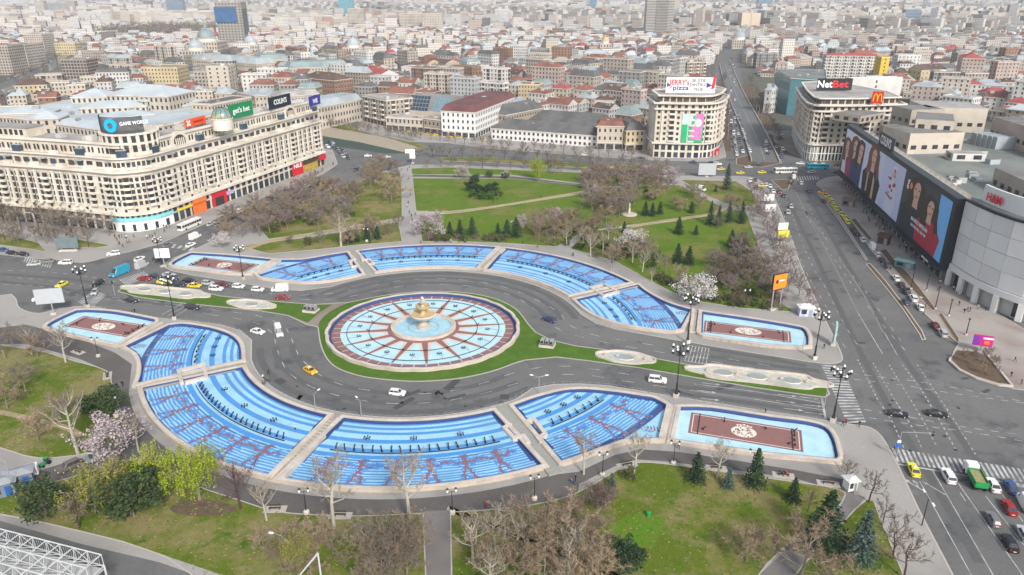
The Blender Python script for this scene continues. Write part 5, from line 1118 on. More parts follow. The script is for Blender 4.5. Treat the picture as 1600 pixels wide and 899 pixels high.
L = s['_L']; b = MB()
for x0, k in ((-L * .42, .7), (L * .43, 1.25)):
 b.face([(x0 - .3 * k, -.06, 2.2), (x0 + 1.2 * k, -.06, 2.9), (x0 + 1.6 * k, -.06, 4 + 6 * (k > 1)), (x0 - .2 * k + .8, -.06, 4 + 5.6 * (k > 1))], SR)
 b.face([(x0 - 2.4 * k, -.07, 3), (x0 + .2, -.07, 4.4), (x0 - 2.4 * k, -.07, 6)], SB)
b.build('slice_mark', s, 'stuff')
# bet-sign building across the avenue
f = pxs([(1237, 212), (1244, 232), (1253, 246.5)]) + spline(pxs([(1253, 246.5), (1262, 251), (1276, 252)]), 3)[1:] + pxs([(1330, 252), (1395, 249)])
root = empty('apartment_block', (*P(1270, 251), 0)); off0 = root.location.copy(); tag(root, 'beige apartment block with rounded balconied corner and black NetBet sign on its roof', 'apartment building')
bp = f + [tuple(Vector(f[-1]) + Vector((4, 26))), tuple(Vector(f[0]) + Vector((24, 6)))]; occ(bp, 4)
BG = M('hero_beige_stone', (0.58, 0.52, 0.44), 0.85, 0.1, 0.3, c2=(0.46, 0.40, 0.33), scale2=0.08)
b = MB(); b.prism(bp, 0, HJ, BG, RM['pale']); part(b, 'wall'); b = MB(); b.prism(offset(ccw(bp), -2.5), HJ, HJ + 3.6, BG, RM['pale']); part(b, 'attic_wall')
for z, d, wd in ((9, .5, 1.0), (HJ - 3.6, .4, .9), (HJ - .3, .6, 1.2), (HJ + 3.2, -2.1, 1)): b = MB(); b.strip(offset(ccw(bp), d), wd, z, z + .7, TRIM, True, -1.0); part(b, 'cornice')
gl, tr = MB(), MB(); nb = 0
for i in range(len(f) - 1):
 wl = Wall(f[i], f[i + 1]); m = max(1, round(wl.L / 3.7)); bw = wl.L / m
 for j in range(m):
  u = (j + .5) * bw; nb += 1
  wl.quad(gl, u - bw * .36, u + bw * .36, .4, 8.2, 0.06, GLASSD); wl.box(tr, u - .3, u + .3, .3, 8.4, 0, .3, WHITEP); wl.box(tr, u - bw * .5, u + bw * .5, 4.1, 4.6, 0, .2, WHITEP)
  for k in range(6):
   z = 10 + k * 3.0; q = wl.at(u, 0)
   if nb % 3 == 0:
    wl.quad(gl, u - bw * .40, u + bw * .40, z + .2, z + 2.4, 0.06, DARKR); wl.quad(gl, u - .5, u + .7, z + .3, z + 2.1, 0.1, WIN)
   if nb % 3 == 0: ob('balcony', BALM, root, loc=(q[0] - off0.x, q[1] - off0.y, z - .1), rz=wl.a, sc=(bw / 3.2, .9, 1))
   else: wl.quad(gl, u - .7, u + .7, z + .6, z + 2.2, .1, WIN)
  wl.quad(gl, u - 1, u + 1, HJ - 2.6, HJ - .9, 0.06, WIN); wl.quad(gl, u - bw * .4, u + bw * .4, HJ + .5, HJ + 2.8, -2.4, DARKR)
  if nb % 2 == 0: wl.box(tr, u - bw * .5 - .4, u - bw * .5 + .4, 9.5, HJ - 3.4, 0, .7, TRIM)
part(gl, 'glazing', 'stuff'); part(tr, 'facade_trim', 'stuff')
sign_board('roof_sign', P(1276, 142, HJ + 4), P(1330, 142, HJ + 4), HJ + 4.2, HJ + 11, BLK, 'black roof sign reading NetBet in white and red', 'sign', .8, [('Net', INK, 5.6, .21, .5, 1.0), ('Bet', SR, 5.6, .66, .5, 1.25)])
sA, sB = P(1361, 159, HJ + 2), P(1379, 160, HJ + 2); s = sign_board('roof_sign', sA, sB, HJ + 1, HJ + 7.6, M('sign_red3', (0.60, 0.035, 0.02), .5, 0), 'red square roof sign with yellow double arch', 'sign', .6); YEL = M('arch_yellow', (0.85, 0.45, 0.01), .5, 0); b = MB()
for sg in (-1, 1):
 for i in range(9):
  t0, t1 = math.pi * i / 9, math.pi * (i + 1) / 9; g_ = lambda t: (sg * 1.05 + 1.05 * math.cos(t), -.1, 1.2 + 4.0 * math.sin(t)); b.tube(g_(t0), g_(t1), .3, .3, YEL, 5)
b.build('double_arch', s, 'stuff')
# glass store with white screen wall, blocks to its right
p = pxs([(1236, 122), (1292, 126), (1290, 110), (1212, 109)], 28); occ(p); LMK(p, 28, TEAL, 'flat', 'bitumen', 1, 4, 3, 2.4, 3.2, winmat=TEAL, label='glass department store with teal side wall and green sign', cat='department store', name='glass_store', trim=False)
p = rect((1330, 124), (1411, 122), 32, 6); LMK(p, 32, 'white', 'flat', 'white', 1, style='bare', bay=99, label='large blank white screen wall right of the bet sign', cat='screen', name='screen_wall', cornice=False, clutter=0)
LMK(rect((1292, 87), (1378, 88), 24, 16), 24, 'white', 'hip', 'red', 2.5, 3.2, 2.6, 1.2, 1.6, style='balcony', label='white balconied block with red roof behind the bet sign', cat='apartment building')
p = rect((1378, 90), (1391, 90), 26, 14); LMK(p, 26, M('yellow_cladding', (0.62, 0.42, 0.05), .7, .1, .5), 'flat', 'pale', 1, bay=99, style='bare', label='narrow bright yellow tower end right of the red-roofed white block', cat='building', name='building', clutter=0)
LMK(rect((1505, 91), (1540, 92), 28, 30), 28, 'pink', 'hip', 'red', 4.5, 3.3, 2.8, 1.2, 1.5, label='tall pinkish block with red hip roof and bare grey side', cat='apartment building')
LMK(rect((1440, 110), (1478, 108), 15, 16), 15, 'ochre', 'gable', 'brown', 5, 4, 5, label='ochre gabled house with blank front by the pinkish tower', cat='house', name='town_house', style='bare')
LMK(rect((1520, 132), (1575, 134), 13, 18), 13, 'pale', 'hip', 'metal', 4, 3.6, 3, label='pale villa with light metal roof right of the bet-sign block', cat='villa', name='villa')
LMK(rect((1540, 145), (1580, 146), 11, 15), 11, 'white', 'hip', 'red', 4, 3.6, 3, label='white house with bright red roof above the store', cat='house', name='town_house')
LMK(rect((1577, 135), (1640, 140), 17, 20), 17, 'white', 'flat', 'pale', 1, 3.1, 2.8, style='balcony', label='white flat-roofed block cut by the frame above the store', cat='apartment building')
LMK(rect((1473, 150), (1520, 155), 14, 14), 14, 'white', 'flat', 'white', 1, 3.4, 3, label='low white block with pale roof right of the conifers by the store', cat='building')
# towers
TWR = []
def tower(a, b, ybase, ytop, dep, wall, label, style='grid', name='tower_block', winmat=None, storey=3.2, bay=3.0, ww=1.6, wh=1.6, cat='tower'):
 TWR.append((a - 4, b + 4, ybase)); h = height_at((a + b) / 2, ybase, ytop); A, B = Vector(P(a, ybase)), Vector(P(b, ybase)); t = (B - A).normalized(); n = Vector((-t.y, t.x)); p = [tuple(A), tuple(B), tuple(B + n * dep), tuple(A + n * dep)]
 return LMK(p, h, wall, 'flat', 'bitumen', 1, storey, bay, ww, wh, style=('strip' if style == 'strip' else 'bare'), label=label, cat=cat, name=name, winmat=winmat, cornice=False, trim=False, clutter=3), h, p
o, h, p = tower(344, 384, 73, 4, 30, M('taupe_cladding', (0.30, 0.275, 0.235), .8, .08, .2), 'taupe office tower with big blue glass block at its top', storey=4.3, bay=5.2, ww=2.6, wh=1.9)
wl = Wall(p[0], p[1]); b = MB(); wl.box(b, -1.5, wl.L * .80, h * .55, h * .90, 0.1, 1.6, M('blue_curtain_wall', (0.05, 0.12, 0.25), .15, .25, .12, .6)); b.build('glass_block', o); w2 = Wall(p[1], p[2]); b = MB(); w2.box(b, w2.L * .2, w2.L * .8, h * .3, h * .86, .1, .8, WINB); b.build('glass_block', o)
o, h, p = tower(1008, 1050, 58, -4, 26, M('hotel_concrete', (0.42, 0.39, 0.36), .8, .05, .2), 'tall concrete hotel tower with dark banded balconies', style='strip', storey=3.0, wh=1.3, cat='hotel tower')
wl = Wall(p[0], p[1]); b = MB(); wl.box(b, wl.L * .36, wl.L * .78, 4, h - 4, 0.12, .5, M('tower_dark_glass', (0.12, 0.115, 0.11), .4, .1, .2)); b.build('glazed_bay', o); b = MB()  # glazed bay in plain dark grey
for k in range(int(h / 3)): wl.box(b, wl.L * .34, wl.L * .8, k * 3 + 1, k * 3 + 1.5, .4, 1.5, TRIM)
b.build('balcony_bands', o, 'stuff')
tower(530, 553, 28, -12, 22, M('teal_tower_glass', (0.12, 0.30, 0.36), .15, .12, .1, .6), 'teal glass tower rising out of the frame behind the bank palace', style='strip', winmat=TEAL, storey=4)
tower(262, 288, 22, -14, 24, M('blue_grey_tower', (0.22, 0.28, 0.33), .3, .1, .1, .5), 'blue grey glass tower left of the taupe office tower', style='strip', winmat=WINB, storey=4)
tower(921, 932, 18, -8, 22, M('blue_tower_glass', (0.15, 0.26, 0.36), .2, .1, .1, .6), 'slim blue glass tower far off left of the concrete hotel', style='strip', winmat=WINB, storey=4)
tower(1184, 1206, 12, -16, 40, M('blue_tower_glass', (0, 0, 0)), 'broad blue glass tower far off above the avenue', style='strip', winmat=WINB, storey=4)
tower(1157, 1186, 48, 21, 36, M('beige_theatre', (0.56, 0.46, 0.35), .85, .05, .1), 'big windowless beige theatre block near the avenue', bay=999, cat='theatre', name='theatre')
tower(1137, 1156, 46, 22, 30, 'grey', 'windowless grey theatre fly tower beside the beige one', bay=999, cat='theatre', name='theatre')
tower(1279, 1305, 40, 20, 20, 'white', 'white office slab with neat rows of windows, far right', storey=3.4, cat='office building')
tower(1412, 1436, 36, 15, 24, M('blue_grey_tower', (0, 0, 0)), 'dark blue-grey glass office tower far right', style='strip', winmat=WINB, storey=4)
tower(773, 797, 40, 15, 24, 'white', 'white tower with dark glass crown, far middle', storey=3.4, winmat=WINB, cat='office building')
tower(625, 660, 48, 22, 24, 'cream', 'cream grid-fronted office block left of its rounded neighbour', storey=3.4, cat='office building')
tower(660, 692, 50, 22, 30, 'cream', 'cream rounded office block right of the grid-fronted one', storey=3.4, bay=3.6, cat='office building')
tower(545, 570, 44, 14, 24, 'cream', 'cream apartment tower beside the teal glass tower', storey=3.2, cat='apartment building')
tower(58, 72, 26, 2, 24, 'cream', 'pale twin-towered block in the haze, its left tower', storey=4, cat='apartment building')
tower(106, 120, 24, 2, 24, 'pink', 'pale twin-towered block in the haze, its right tower', storey=4, cat='apartment building')
tower(74, 105, 22, 5, 20, 'pale', 'long grey slab between the pale twin towers', style='strip', storey=4, cat='apartment building')
tower(0, 22, 118, 72, 30, 'beige', 'beige apartment slab at the left edge by the river road', storey=3.1, style='grid', cat='apartment building')
tower(20, 46, 106, 70, 40, 'cream', 'long cream apartment slab along the river road', storey=3.1, style='grid', cat='apartment building')
tower(42, 72, 84, 54, 30, 'cream', 'cream apartment block at the bend of the river road', storey=3.1, cat='apartment building')
tower(103, 142, 134, 94, 22, M('balcony_block', (0.30, 0.25, 0.21), .85, .1, .2), 'brown balconied block with pale banner at the river road', storey=3.1, ww=2.2, wh=1.9, bay=2.8, cat='apartment building')
tower(88, 120, 86, 68, 20, 'ochre', 'ochre house with brown roof beside the river road', storey=3.6, cat='house', name='town_house')
tower(226, 282, 142, 106, 26, 'ochre', 'wide yellow block with small windows left of the domed palace', storey=3.4, ww=1.2, cat='apartment building')
tower(328, 362, 150, 104, 20, 'cream', 'cream blank-fronted block right of the yellow one', storey=3.4, bay=5, cat='apartment building')
tower(308, 330, 148, 112, 20, 'beige', 'narrow beige block with dark roof between yellow and cream ones', storey=3.4, cat='apartment building')
def domed(px, py, z, r, mat, label, body=None):
 x, y = P(px, py, z); root = empty('domed_palace', (x, y, 0)); tag(root, label, 'domed palace'); s = r * 1.7; occ([(x - s, y - s), (x + s, y - s), (x + s, y + s), (x - s, y + s)])
 b = MB(); b.box((0, 0, z / 2 - 1), (s * 2, s * 2, z - 2), WM['cream']); b.build('wall', root)
 g_ = MB();
 for i in range(4):
  wl = Wall(*[((-s, -s), (s, -s)), ((s, -s), (s, s)), ((s, s), (-s, s)), ((-s, s), (-s, -s))][i])
  put_windows(g_, wl, 1, z - 2.5, 4.5, 3.6, 1.5, 2.8)
 g_.build('glazing', root, 'stuff')
 b = MB(); b.lathe([(r * 1.05, z - 2), (r * 1.05, z + 2.2), (r * 1.15, z + 2.4), (r, z + 2.6)], TRIM, n=20); b.build('drum', root)
 b = MB(); b.lathe([(r * math.cos(t), z + 2.6 + r * .95 * math.sin(t)) for t in [R(i * 9) for i in range(10)]] + [(r * .18, z + 2.6 + r), (r * .16, z + 2.6 + r * 1.3), (.05, z + 2.6 + r * 1.6)], mat, n=20); b.build('dome', root, smooth=True)
domed(323, 62, 28, 12, RM['green'], 'palace with large grey glass dome left of the taupe tower')
domed(306, 76, 22, 9, RM['metal'], 'palace corner with pale metal dome in front of the larger dome')
domed(391, 68, 22, 8, RM['metal'], 'palace corner with ribbed pale dome right of the taupe tower')
domed(552, 72, 18, 9, RM['metal'], 'palace with low pale round dome near the middle')
domed(946, 66, 20, 5, GILT, 'church with small golden-brown dome in the old town')
domed(1155, 60, 16, 9, RM['metal'], 'low building with pale dome near the avenue')
LMK(rect((300, 92), (400, 100), 17, 24), 17, 'cream', 'mansard', 'metal', 5, 4.5, 3.4, label='long cream palace with pale metal roofs below the domes', cat='palace', name='palace')
LMK(rect((405, 94), (450, 92), 17, 24), 17, 'cream', 'mansard', 'green', 5, 4.5, 3.4, label='cream museum palace with green-grey roof right of the domes', cat='palace', name='palace')
LMK(rect((1196, 140), (1206, 141), 18, 10), 18, 'white', 'hip', 'white', 4, 4, 3, label='narrow white building by the avenue left of the glass store', cat='building')
# ---------------------------------------------------------------- the rest of the town
LIM = [(-400, 175), (330, 163), (420, 158), (500, 158), (570, 150), (640, 160), (700, 168), (800, 183), (930, 184), (1018, 205), (1045, 212), (1056, 150), (1112, 150), (1125, 110), (1140, 100), (1180, 104), (1195, 125), (1240, 106), (1290, 112), (1400, 150), (1440, 165), (1600, 205), (2000, 260)]
def lim(px):
 for (x0, y0), (x1, y1) in zip(LIM, LIM[1:]):
  if x0 <= px <= x1: return y0 + (y1 - y0) * (px - x0) / (x1 - x0)
 return 120
def along(line, w):   # corridor kept open
 return band_poly(line, -w / 2, w / 2)
AVE = pxs([(1165, 250), (1148, 180), (1138, 130), (1136, 100), (1140, 82), (1150, 70), (1165, 58)])
RIV = pxs([(-60, 165), (20, 138), (75, 108), (98, 88), (120, 76), (150, 68)])
OPEN = [along(AVE, 46), along(RIV, 60)]
PARKP = pxs([(150, 60), (250, 62), (345, 58), (345, 40), (260, 38), (150, 46)])
def cap(q, h):
 'keep the roofs in front of a tower below its foot'
 for a, b, yb in TWR:
  if a < q[0] < b and q[1] > yb: h = min(h, max(5.0, height_at(q[0], q[1], yb - 6)))
 return h
def free(p, c):
 for o in OCC + OPEN:
  if inside(c, o): return False
  for q in p:
   if inside(q, o): return False
  for q in o[:: max(1, len(o) // 8)]:
   if inside(q, p): return False
 return not inside(c, PARKP)
for l, wd, zz in ((AVE, 30, 0.03), (RIV, 40, 0.0)):
 b = MB(); b.strip(l, wd, -0.04, zz, ASPH); b.build('road', kind='structure')
DK = spline(pxs([(1196, 254), (1180, 212), (1164, 178), (1150, 148), (1140, 122), (1133, 100)]), 5); b = MB(); b.strip(DK, 15, 0, 0.5, M('deck_asphalt', (0.145, 0.145, 0.145), .9, .1, .3)); o = b.build('ramp', kind='structure')
for d in (-7.6, 7.6): b = MB(); b.strip(thick(DK, d)[1], .5, 0, 1.3, KERB); b.build('parapet', o)
b = MB(); b.strip(thick(DK, 0)[1], .18, .5, .506, WHITE); b.build('lane_line', o)
for l, wd in (([(1222, 240), (1200, 200), (1178, 160), (1164, 132)], 12), ([(1130, 236), (1131, 200), (1130, 165), (1128, 130)], 9)): b = MB(); b.strip(spline(pxs(l), 4), wd, 0, .1, SOIL); b.build('verge', kind='structure')
b = MB(); b.strip(RIV, 14, 0.0, 0.06, M('river_water', (0.07, 0.085, 0.075), 0.15, 0.1, 0.1, 0.5)); b.build('river', kind='structure')
LANDM = [('the white hotel', 748, 180), ('the low inn', 850, 200), ('the pizza sign', 1075, 130), ('the bet sign', 1300, 130), ('the domed palace', 315, 70), ('the taupe tower', 362, 40), ('the concrete hotel tower', 1030, 30), ('the bank palace', 500, 100), ('the brick building', 495, 120), ('the yellow block', 250, 120), ('the pinkish red-roofed block', 1520, 100), ('the teal glass tower', 541, 15), ('the beige theatre', 1170, 35), ('the grey office cubes', 1052, 100), ('the river road', 90, 95), ('the red-roofed white block', 1335, 90), ('the giant screen', 1430, 200), ('the golden church dome', 946, 66), ('the yellow tower end', 1384, 92), ('the white screen wall', 1370, 125), ('the stepped white block', 660, 100), ('the cream office blocks', 655, 35), ('the white glass-crowned tower', 785, 30), ('the white office slab', 1292, 30), ('the palace halls', 200, 140)]
WN = dict(cream='cream', white='white', beige='beige', pink='pinkish', grey='grey', brick='brown brick', ochre='ochre', pale='pale grey', tan='tan')
RN = dict(tile='red-brown tiled', brown='dark brown', slate='dark grey', metal='pale metal', green='grey-green', bitumen='grey flat', pale='light flat', red='red', white='white')
SN = {1: 'one', 2: 'two', 3: 'three', 4: 'four', 5: 'five', 6: 'six', 7: 'seven', 8: 'eight', 9: 'nine', 10: 'ten', 11: 'eleven', 12: 'twelve'}
used = {}
def city_label(px, py, wall, rm, n, kind, d):
 nm, lx, ly = min(LANDM, key=lambda l: (l[1] - px) ** 2 + ((l[2] - py) * 2.2) ** 2)
 dx, dy = px - lx, (py - ly) * 2.2
 rel = ('right of' if dx > 0 else 'left of') if abs(dx) > abs(dy) else ('in front of' if dy > 0 else 'behind')
 far = math.hypot(dx, dy); how = 'just ' if far < 32 else '' if far < 75 else 'well ' if far < 130 else 'far '
 return f"{WN[wall]} {SN.get(n, 'tall')}-storey {kind} with {RN[rm]} roof, {how}{rel} {nm}"
cr = random.Random(5); cand = []
y = 452.0
while y < 1000:
 x = -0.75 * y - 40; step = 16.5 + (y - 450) * 0.011
 while x < 0.75 * y + 40:
  a = R(-14 + 30 * math.sin(x * 0.0045 + y * 0.006) + 12 * math.sin(y * 0.02)); c = (x + cr.uniform(-3, 3), y + cr.uniform(-3, 3))
  wd, dp = step * cr.uniform(.62, .92), step * cr.uniform(.55, .85)
  tl = cr.random() < (.09 if y < 640 else .26)
  if tl: wd *= 1.55; dp *= .8
  elif cr.random() < .2: wd *= 1.5
  ca, sa = math.cos(a), math.sin(a); p = [(c[0] + u * ca - v * sa, c[1] + u * sa + v * ca) for u, v in ((-wd / 2, -dp / 2), (wd / 2, -dp / 2), (wd / 2, dp / 2), (-wd / 2, dp / 2))]
  q = Q(*c); x += step * cr.uniform(.98, 1.15)
  if -30 < q[0] < 1630 and q[1] < lim(q[0]) and cr.random() < .93: cand.append((q[1], p, c, q, wd, tl))
 y += step
cand.sort(key=lambda t: -t[0]); FAR = []; cnt = {'town_house': 0, 'apartment_block': 0}
for _, p, c, q, wd, tall in cand:
 if not free(p, c): continue
 kind = 'apartment_block' if tall else 'town_house'
 occ(p, -2.0)
 if cnt[kind] >= (140 if tall else 298): FAR.append((p, c, tall)); continue
 cnt[kind] += 1
 n = cr.randint(4, 6) if tall else cr.choice([1, 2, 2, 2, 3, 3, 4])
 if tall and cr.random() < .15: n += 2
 wall = cr.choices(['cream', 'white', 'beige', 'pink', 'grey', 'brick', 'ochre', 'pale', 'tan'], [24, 23, 14, 9, 8, 5, 4, 8, 6])[0]
 if tall: rf, rm = cr.choices([('flat', 'bitumen'), ('flat', 'pale'), ('hip', 'tile'), ('mansard', 'slate'), ('mansard', 'metal')], [34, 34, 8, 12, 12])[0]
 else: rf, rm = cr.choices([('hip', 'tile'), ('gable', 'tile'), ('hip', 'brown'), ('gable', 'brown'), ('hip', 'slate'), ('hip', 'metal'), ('mansard', 'green'), ('flat', 'pale'), ('flat', 'bitumen'), ('gable', 'metal'), ('hip', 'red'), ('mansard', 'slate'), ('hip', 'white')], [20, 12, 12, 9, 10, 9, 6, 5, 4, 4, 2, 6, 2])[0]
 h = cap(q, n * 3.3 + cr.uniform(.5, 2)); n = max(1, round((h - 1) / 3.3))
 lb = city_label(q[0], Q(*c, h)[1], wall, rm, n, 'block' if tall else 'house', c[1]); used[lb] = used.get(lb, 0) + 1
 o = building(p, h, wall, rf, rm, cr.uniform(3.0, 5.2), 3.3, cr.choice([2.6, 3.0, 3.6]), 1.2, 1.7, style=cr.choice(['plain', 'balcony', 'bare', 'plain']) if tall else cr.choice(['plain', 'bare']), label=lb, cat='apartment building' if tall else 'house', name=kind, clutter=cr.randint(1, 4), trim=c[1] < 620, cornice=c[1] < 760, winmat=WIN if cr.random() < .8 else WINB)
 o['group'] = 'town houses of the old centre' if kind == 'town_house' else 'apartment blocks beyond the square'
same = {}
for o in bpy.data.objects:
 if o.data and o.name.split('.')[0] in cnt and o.get('group') and o.get('label'): same.setdefault(o['label'], []).append(o)
for lb, l in same.items():
 l.sort(key=lambda o: o.data.vertices[0].co.y)
 if len(l) in (2, 3):
  for o, w_ in zip(l, (('nearer', 'farther') if len(l) == 2 else ('nearest', 'middle', 'farthest'))): o['label'] = lb.replace(' with ', ', ', 1) + ', ' + w_
# the hazy town beyond: too many to part, one mesh with window rows in its material
def far_wall(n, c):
 m = bpy.data.materials.new(n); m.use_nodes = True; t = m.node_tree; b = t.nodes['Principled BSDF']; b.inputs['Roughness'].default_value = .85; N = t.nodes.new; L = t.links.new
 br = N('ShaderNodeTexBrick'); br.offset = 0; br.inputs['Color1'].default_value = (*[x * .42 for x in c], 1); br.inputs['Color2'].default_value = (*[x * .30 for x in c], 1); br.inputs['Mortar'].default_value = (*c, 1)
 br.inputs['Scale'].default_value = 1; br.inputs['Mortar Size'].default_value = .85; br.inputs['Mortar Smooth'].default_value = .1; br.inputs['Brick Width'].default_value = 3.0; br.inputs['Row Height'].default_value = 3.2
 uv = N('ShaderNodeUVMap'); L(uv.outputs[0], br.inputs['Vector']); L(br.outputs['Color'], b.inputs['Base Color']); return m
FW = [far_wall('far_wall', c) for c in [tuple(.70 * q * k for q, k in zip(p, (1.03, .99, .95))) for p in ((.66, .60, .52), (.80, .78, .75), (.50, .44, .38), (.40, .40, .40), (.62, .53, .47), (.72, .71, .70), (.78, .73, .66), (.25, .23, .22), (.55, .38, .30), (.70, .70, .72))]]
FRm = [RM[k] for k in ('bitumen', 'pale', 'tile', 'brown', 'metal', 'slate', 'white', 'red')]
V, Fc, MI, UV = [], [], [], []
def far_box(p, h, wi, ri, pitched, rise=4):
 k = len(V); p = ccw(p); V.extend([(x, y, -.04) for x, y in p] + [(x, y, h) for x, y in p]); l = [math.dist(p[i], p[(i + 1) % 4]) for i in range(4)]
 for i in range(4):
  j = (i + 1) % 4; Fc.append((k + i, k + j, k + 4 + j, k + 4 + i)); MI.append(wi); UV.extend([(0, 0), (l[i], 0), (l[i], h), (0, h)])
 if pitched:
  o = 0 if l[0] >= l[1] else 1; a = [k + 4 + (o + i) % 4 for i in range(4)]; A = [Vector(V[i]) for i in a]; m0, m1 = (A[3] + A[0]) / 2, (A[1] + A[2]) / 2; d = (m1 - m0) * .25
  e = len(V); V.extend([(m0.x + d.x, m0.y + d.y, h + rise), (m1.x - d.x, m1.y - d.y, h + rise)])
  for f in ((a[0], a[1], e + 1, e), (a[2], a[3], e, e + 1), (a[3], a[0], e), (a[1], a[2], e + 1)): Fc.append(f); MI.append(ri); UV.extend([(0, 0)] * len(f))
 else:
  Fc.append((k + 4, k + 5, k + 6, k + 7)); MI.append(ri); UV.extend([(0, 0)] * 4)
fr = random.Random(9)
for p, c, tall in FAR: far_box(p, fr.uniform(14, 21) if tall else fr.uniform(6, 12), fr.randrange(10), 10 + fr.choices(range(8), [3, 4, 5, 3, 3, 2, 3, 1])[0], not tall, 3.5)
nobj = len(V); y = 1000.0
while y < 8200:
 step = 17 + (y - 1000) * .0078; x = -.76 * y
 while x < .76 * y:
  dens = .5 + .5 * math.sin(x * .0031 + 1.3) * math.sin(y * .0024 + .4)
  r = fr.random(); c = (x + fr.uniform(-.3, .3) * step, y + fr.uniform(-.3, .3) * step); x += step * fr.uniform(.85, 1.15)
  if r > .90: continue
  tall = fr.random() < .22 + .4 * dens * (y > 1500); a = R(-14 + 40 * math.sin(c[0] * .002 + c[1] * .0017))
  wd, dp = (step * fr.uniform(.7, 1.25), step * fr.uniform(.35, .6)) if tall else (step * fr.uniform(.55, .9), step * fr.uniform(.5, .8))
  if y > 2500 and tall: wd = min(wd, 75); dp = min(dp, 20)
  h = fr.choice([12, 14, 17, 20, 24, 28, 33] if y > 1700 else [10, 12, 14, 17, 20]) if tall else fr.uniform(6, 13)
  if fr.random() < .012: h *= 1.6
  h = cap(Q(*c), h)
  ca, sa = math.cos(a), math.sin(a); p = [(c[0] + u * ca - v * sa, c[1] + u * sa + v * ca) for u, v in ((-wd / 2, -dp / 2), (wd / 2, -dp / 2), (wd / 2, dp / 2), (-wd / 2, dp / 2))]
  if inside(c, PARKP) or any(inside(c, o) for o in OPEN): continue
  if y < 1700 and any(inside(c, o) for o in OCC): continue
  far_box(p, h, fr.choices(range(10), [5, 7, 2, 1.5, 3, 5, 5, 1.2, 1, 4])[0], 10 + fr.choices(range(8), [3, 4, 5, 3, 3, 2, 3, 1])[0], not tall and fr.random() < .7, fr.uniform(2.5, 5))
 y += step * .88
me = bpy.data.meshes.new('distant_town'); me.from_pydata(V, [], Fc)
for m in FW + FRm: me.materials.append(m)
me.polygons.foreach_set('material_index', MI); uvl = me.uv_layers.new(name='UVMap'); uvl.data.foreach_set('uv', [c for uv in UV for c in uv]); me.update()
ob('distant_town', me, kind='stuff')
# haze
hm = bpy.data.materials.new('air'); hm.use_nodes = True; t = hm.node_tree; t.nodes.remove(t.nodes['Principled BSDF']); pv = t.nodes.new('ShaderNodeVolumePrincipled'); pv.inputs['Color'].default_value = (.80, .90, 1.0, 1); pv.inputs['Density'].default_value = 0.00009; pv.inputs['Anisotropy'].default_value = 0.0
t.links.new(pv.outputs[0], t.nodes['Material Output'].inputs['Volume'])
b = MB(); b.box((0, 4600, 67), (18400, 9500, 136.2), hm); o = b.build('haze', kind='stuff')
# ---------------------------------------------------------------- trees and shrubs
BARK = M('grey_brown_bark', (0.20, 0.17, 0.14), 0.9, 0.2, 2.0, coords='obj', obj=.12); BARKW = M('pale_plane_bark', (0.40, 0.37, 0.31), 0.9, 0.15, 2.0, coords='obj'); BARKD = M('dark_red_bark', (0.075, 0.045, 0.045), 0.9, 0.15, 2.0, coords='obj')
TW = {k: M('twigs_' + k, c, 0.95, 0.25, 1.2, coords='obj', obj=.22) for k, c in dict(brown=(0.235, 0.175, 0.125), mauve=(0.20, 0.165, 0.13), tan=(0.285, 0.215, 0.145), pale=(0.26, 0.215, 0.165), red=(0.16, 0.11, 0.10), pinkish=(0.25, 0.195, 0.19)).items()}
LEAF = {k: M('leaves_' + k, c, 0.85, 0.3, 1.0, 0.2, coords='obj', obj=.18) for k, c in dict(conifer=(0.032, 0.062, 0.028), pine=(0.05, 0.078, 0.03), blue=(0.075, 0.115, 0.10), willow=(0.24, 0.30, 0.02), yellow=(0.22, 0.22, 0.05), shrub=(0.065, 0.12, 0.025), olive=(0.09, 0.10, 0.035)).items()}
BLO = {k: M('blossom_' + k, c, 0.8, 0.12, 1.0, 0.2, coords='obj') for k, c in dict(pink=(0.42, 0.35, 0.365), white=(0.54, 0.51, 0.50), rose=(0.46, 0.32, 0.36)).items()}
def rv(r):
 while True:
  v = Vector((r.uniform(-1, 1), r.uniform(-1, 1), r.uniform(-1, 1)))
  if .05 < v.length < 1: return v
def blade(b, a, d, L, wd, mat, r):
 p = d.cross(rv(r)); p.normalize(); p *= wd / 2; e = a + d * L
 b.face([tuple(a - p), tuple(a + p), tuple(e)], mat)
def leaf(b, c, s, mat, r):
 u = rv(r).normalized(); v = u.cross(rv(r)).normalized(); u *= s * r.uniform(.6, 1.2); v *= s * r.uniform(.4, .9)
 b.face([tuple(c - u), tuple(c + v), tuple(c + u), tuple(c - v)], mat)
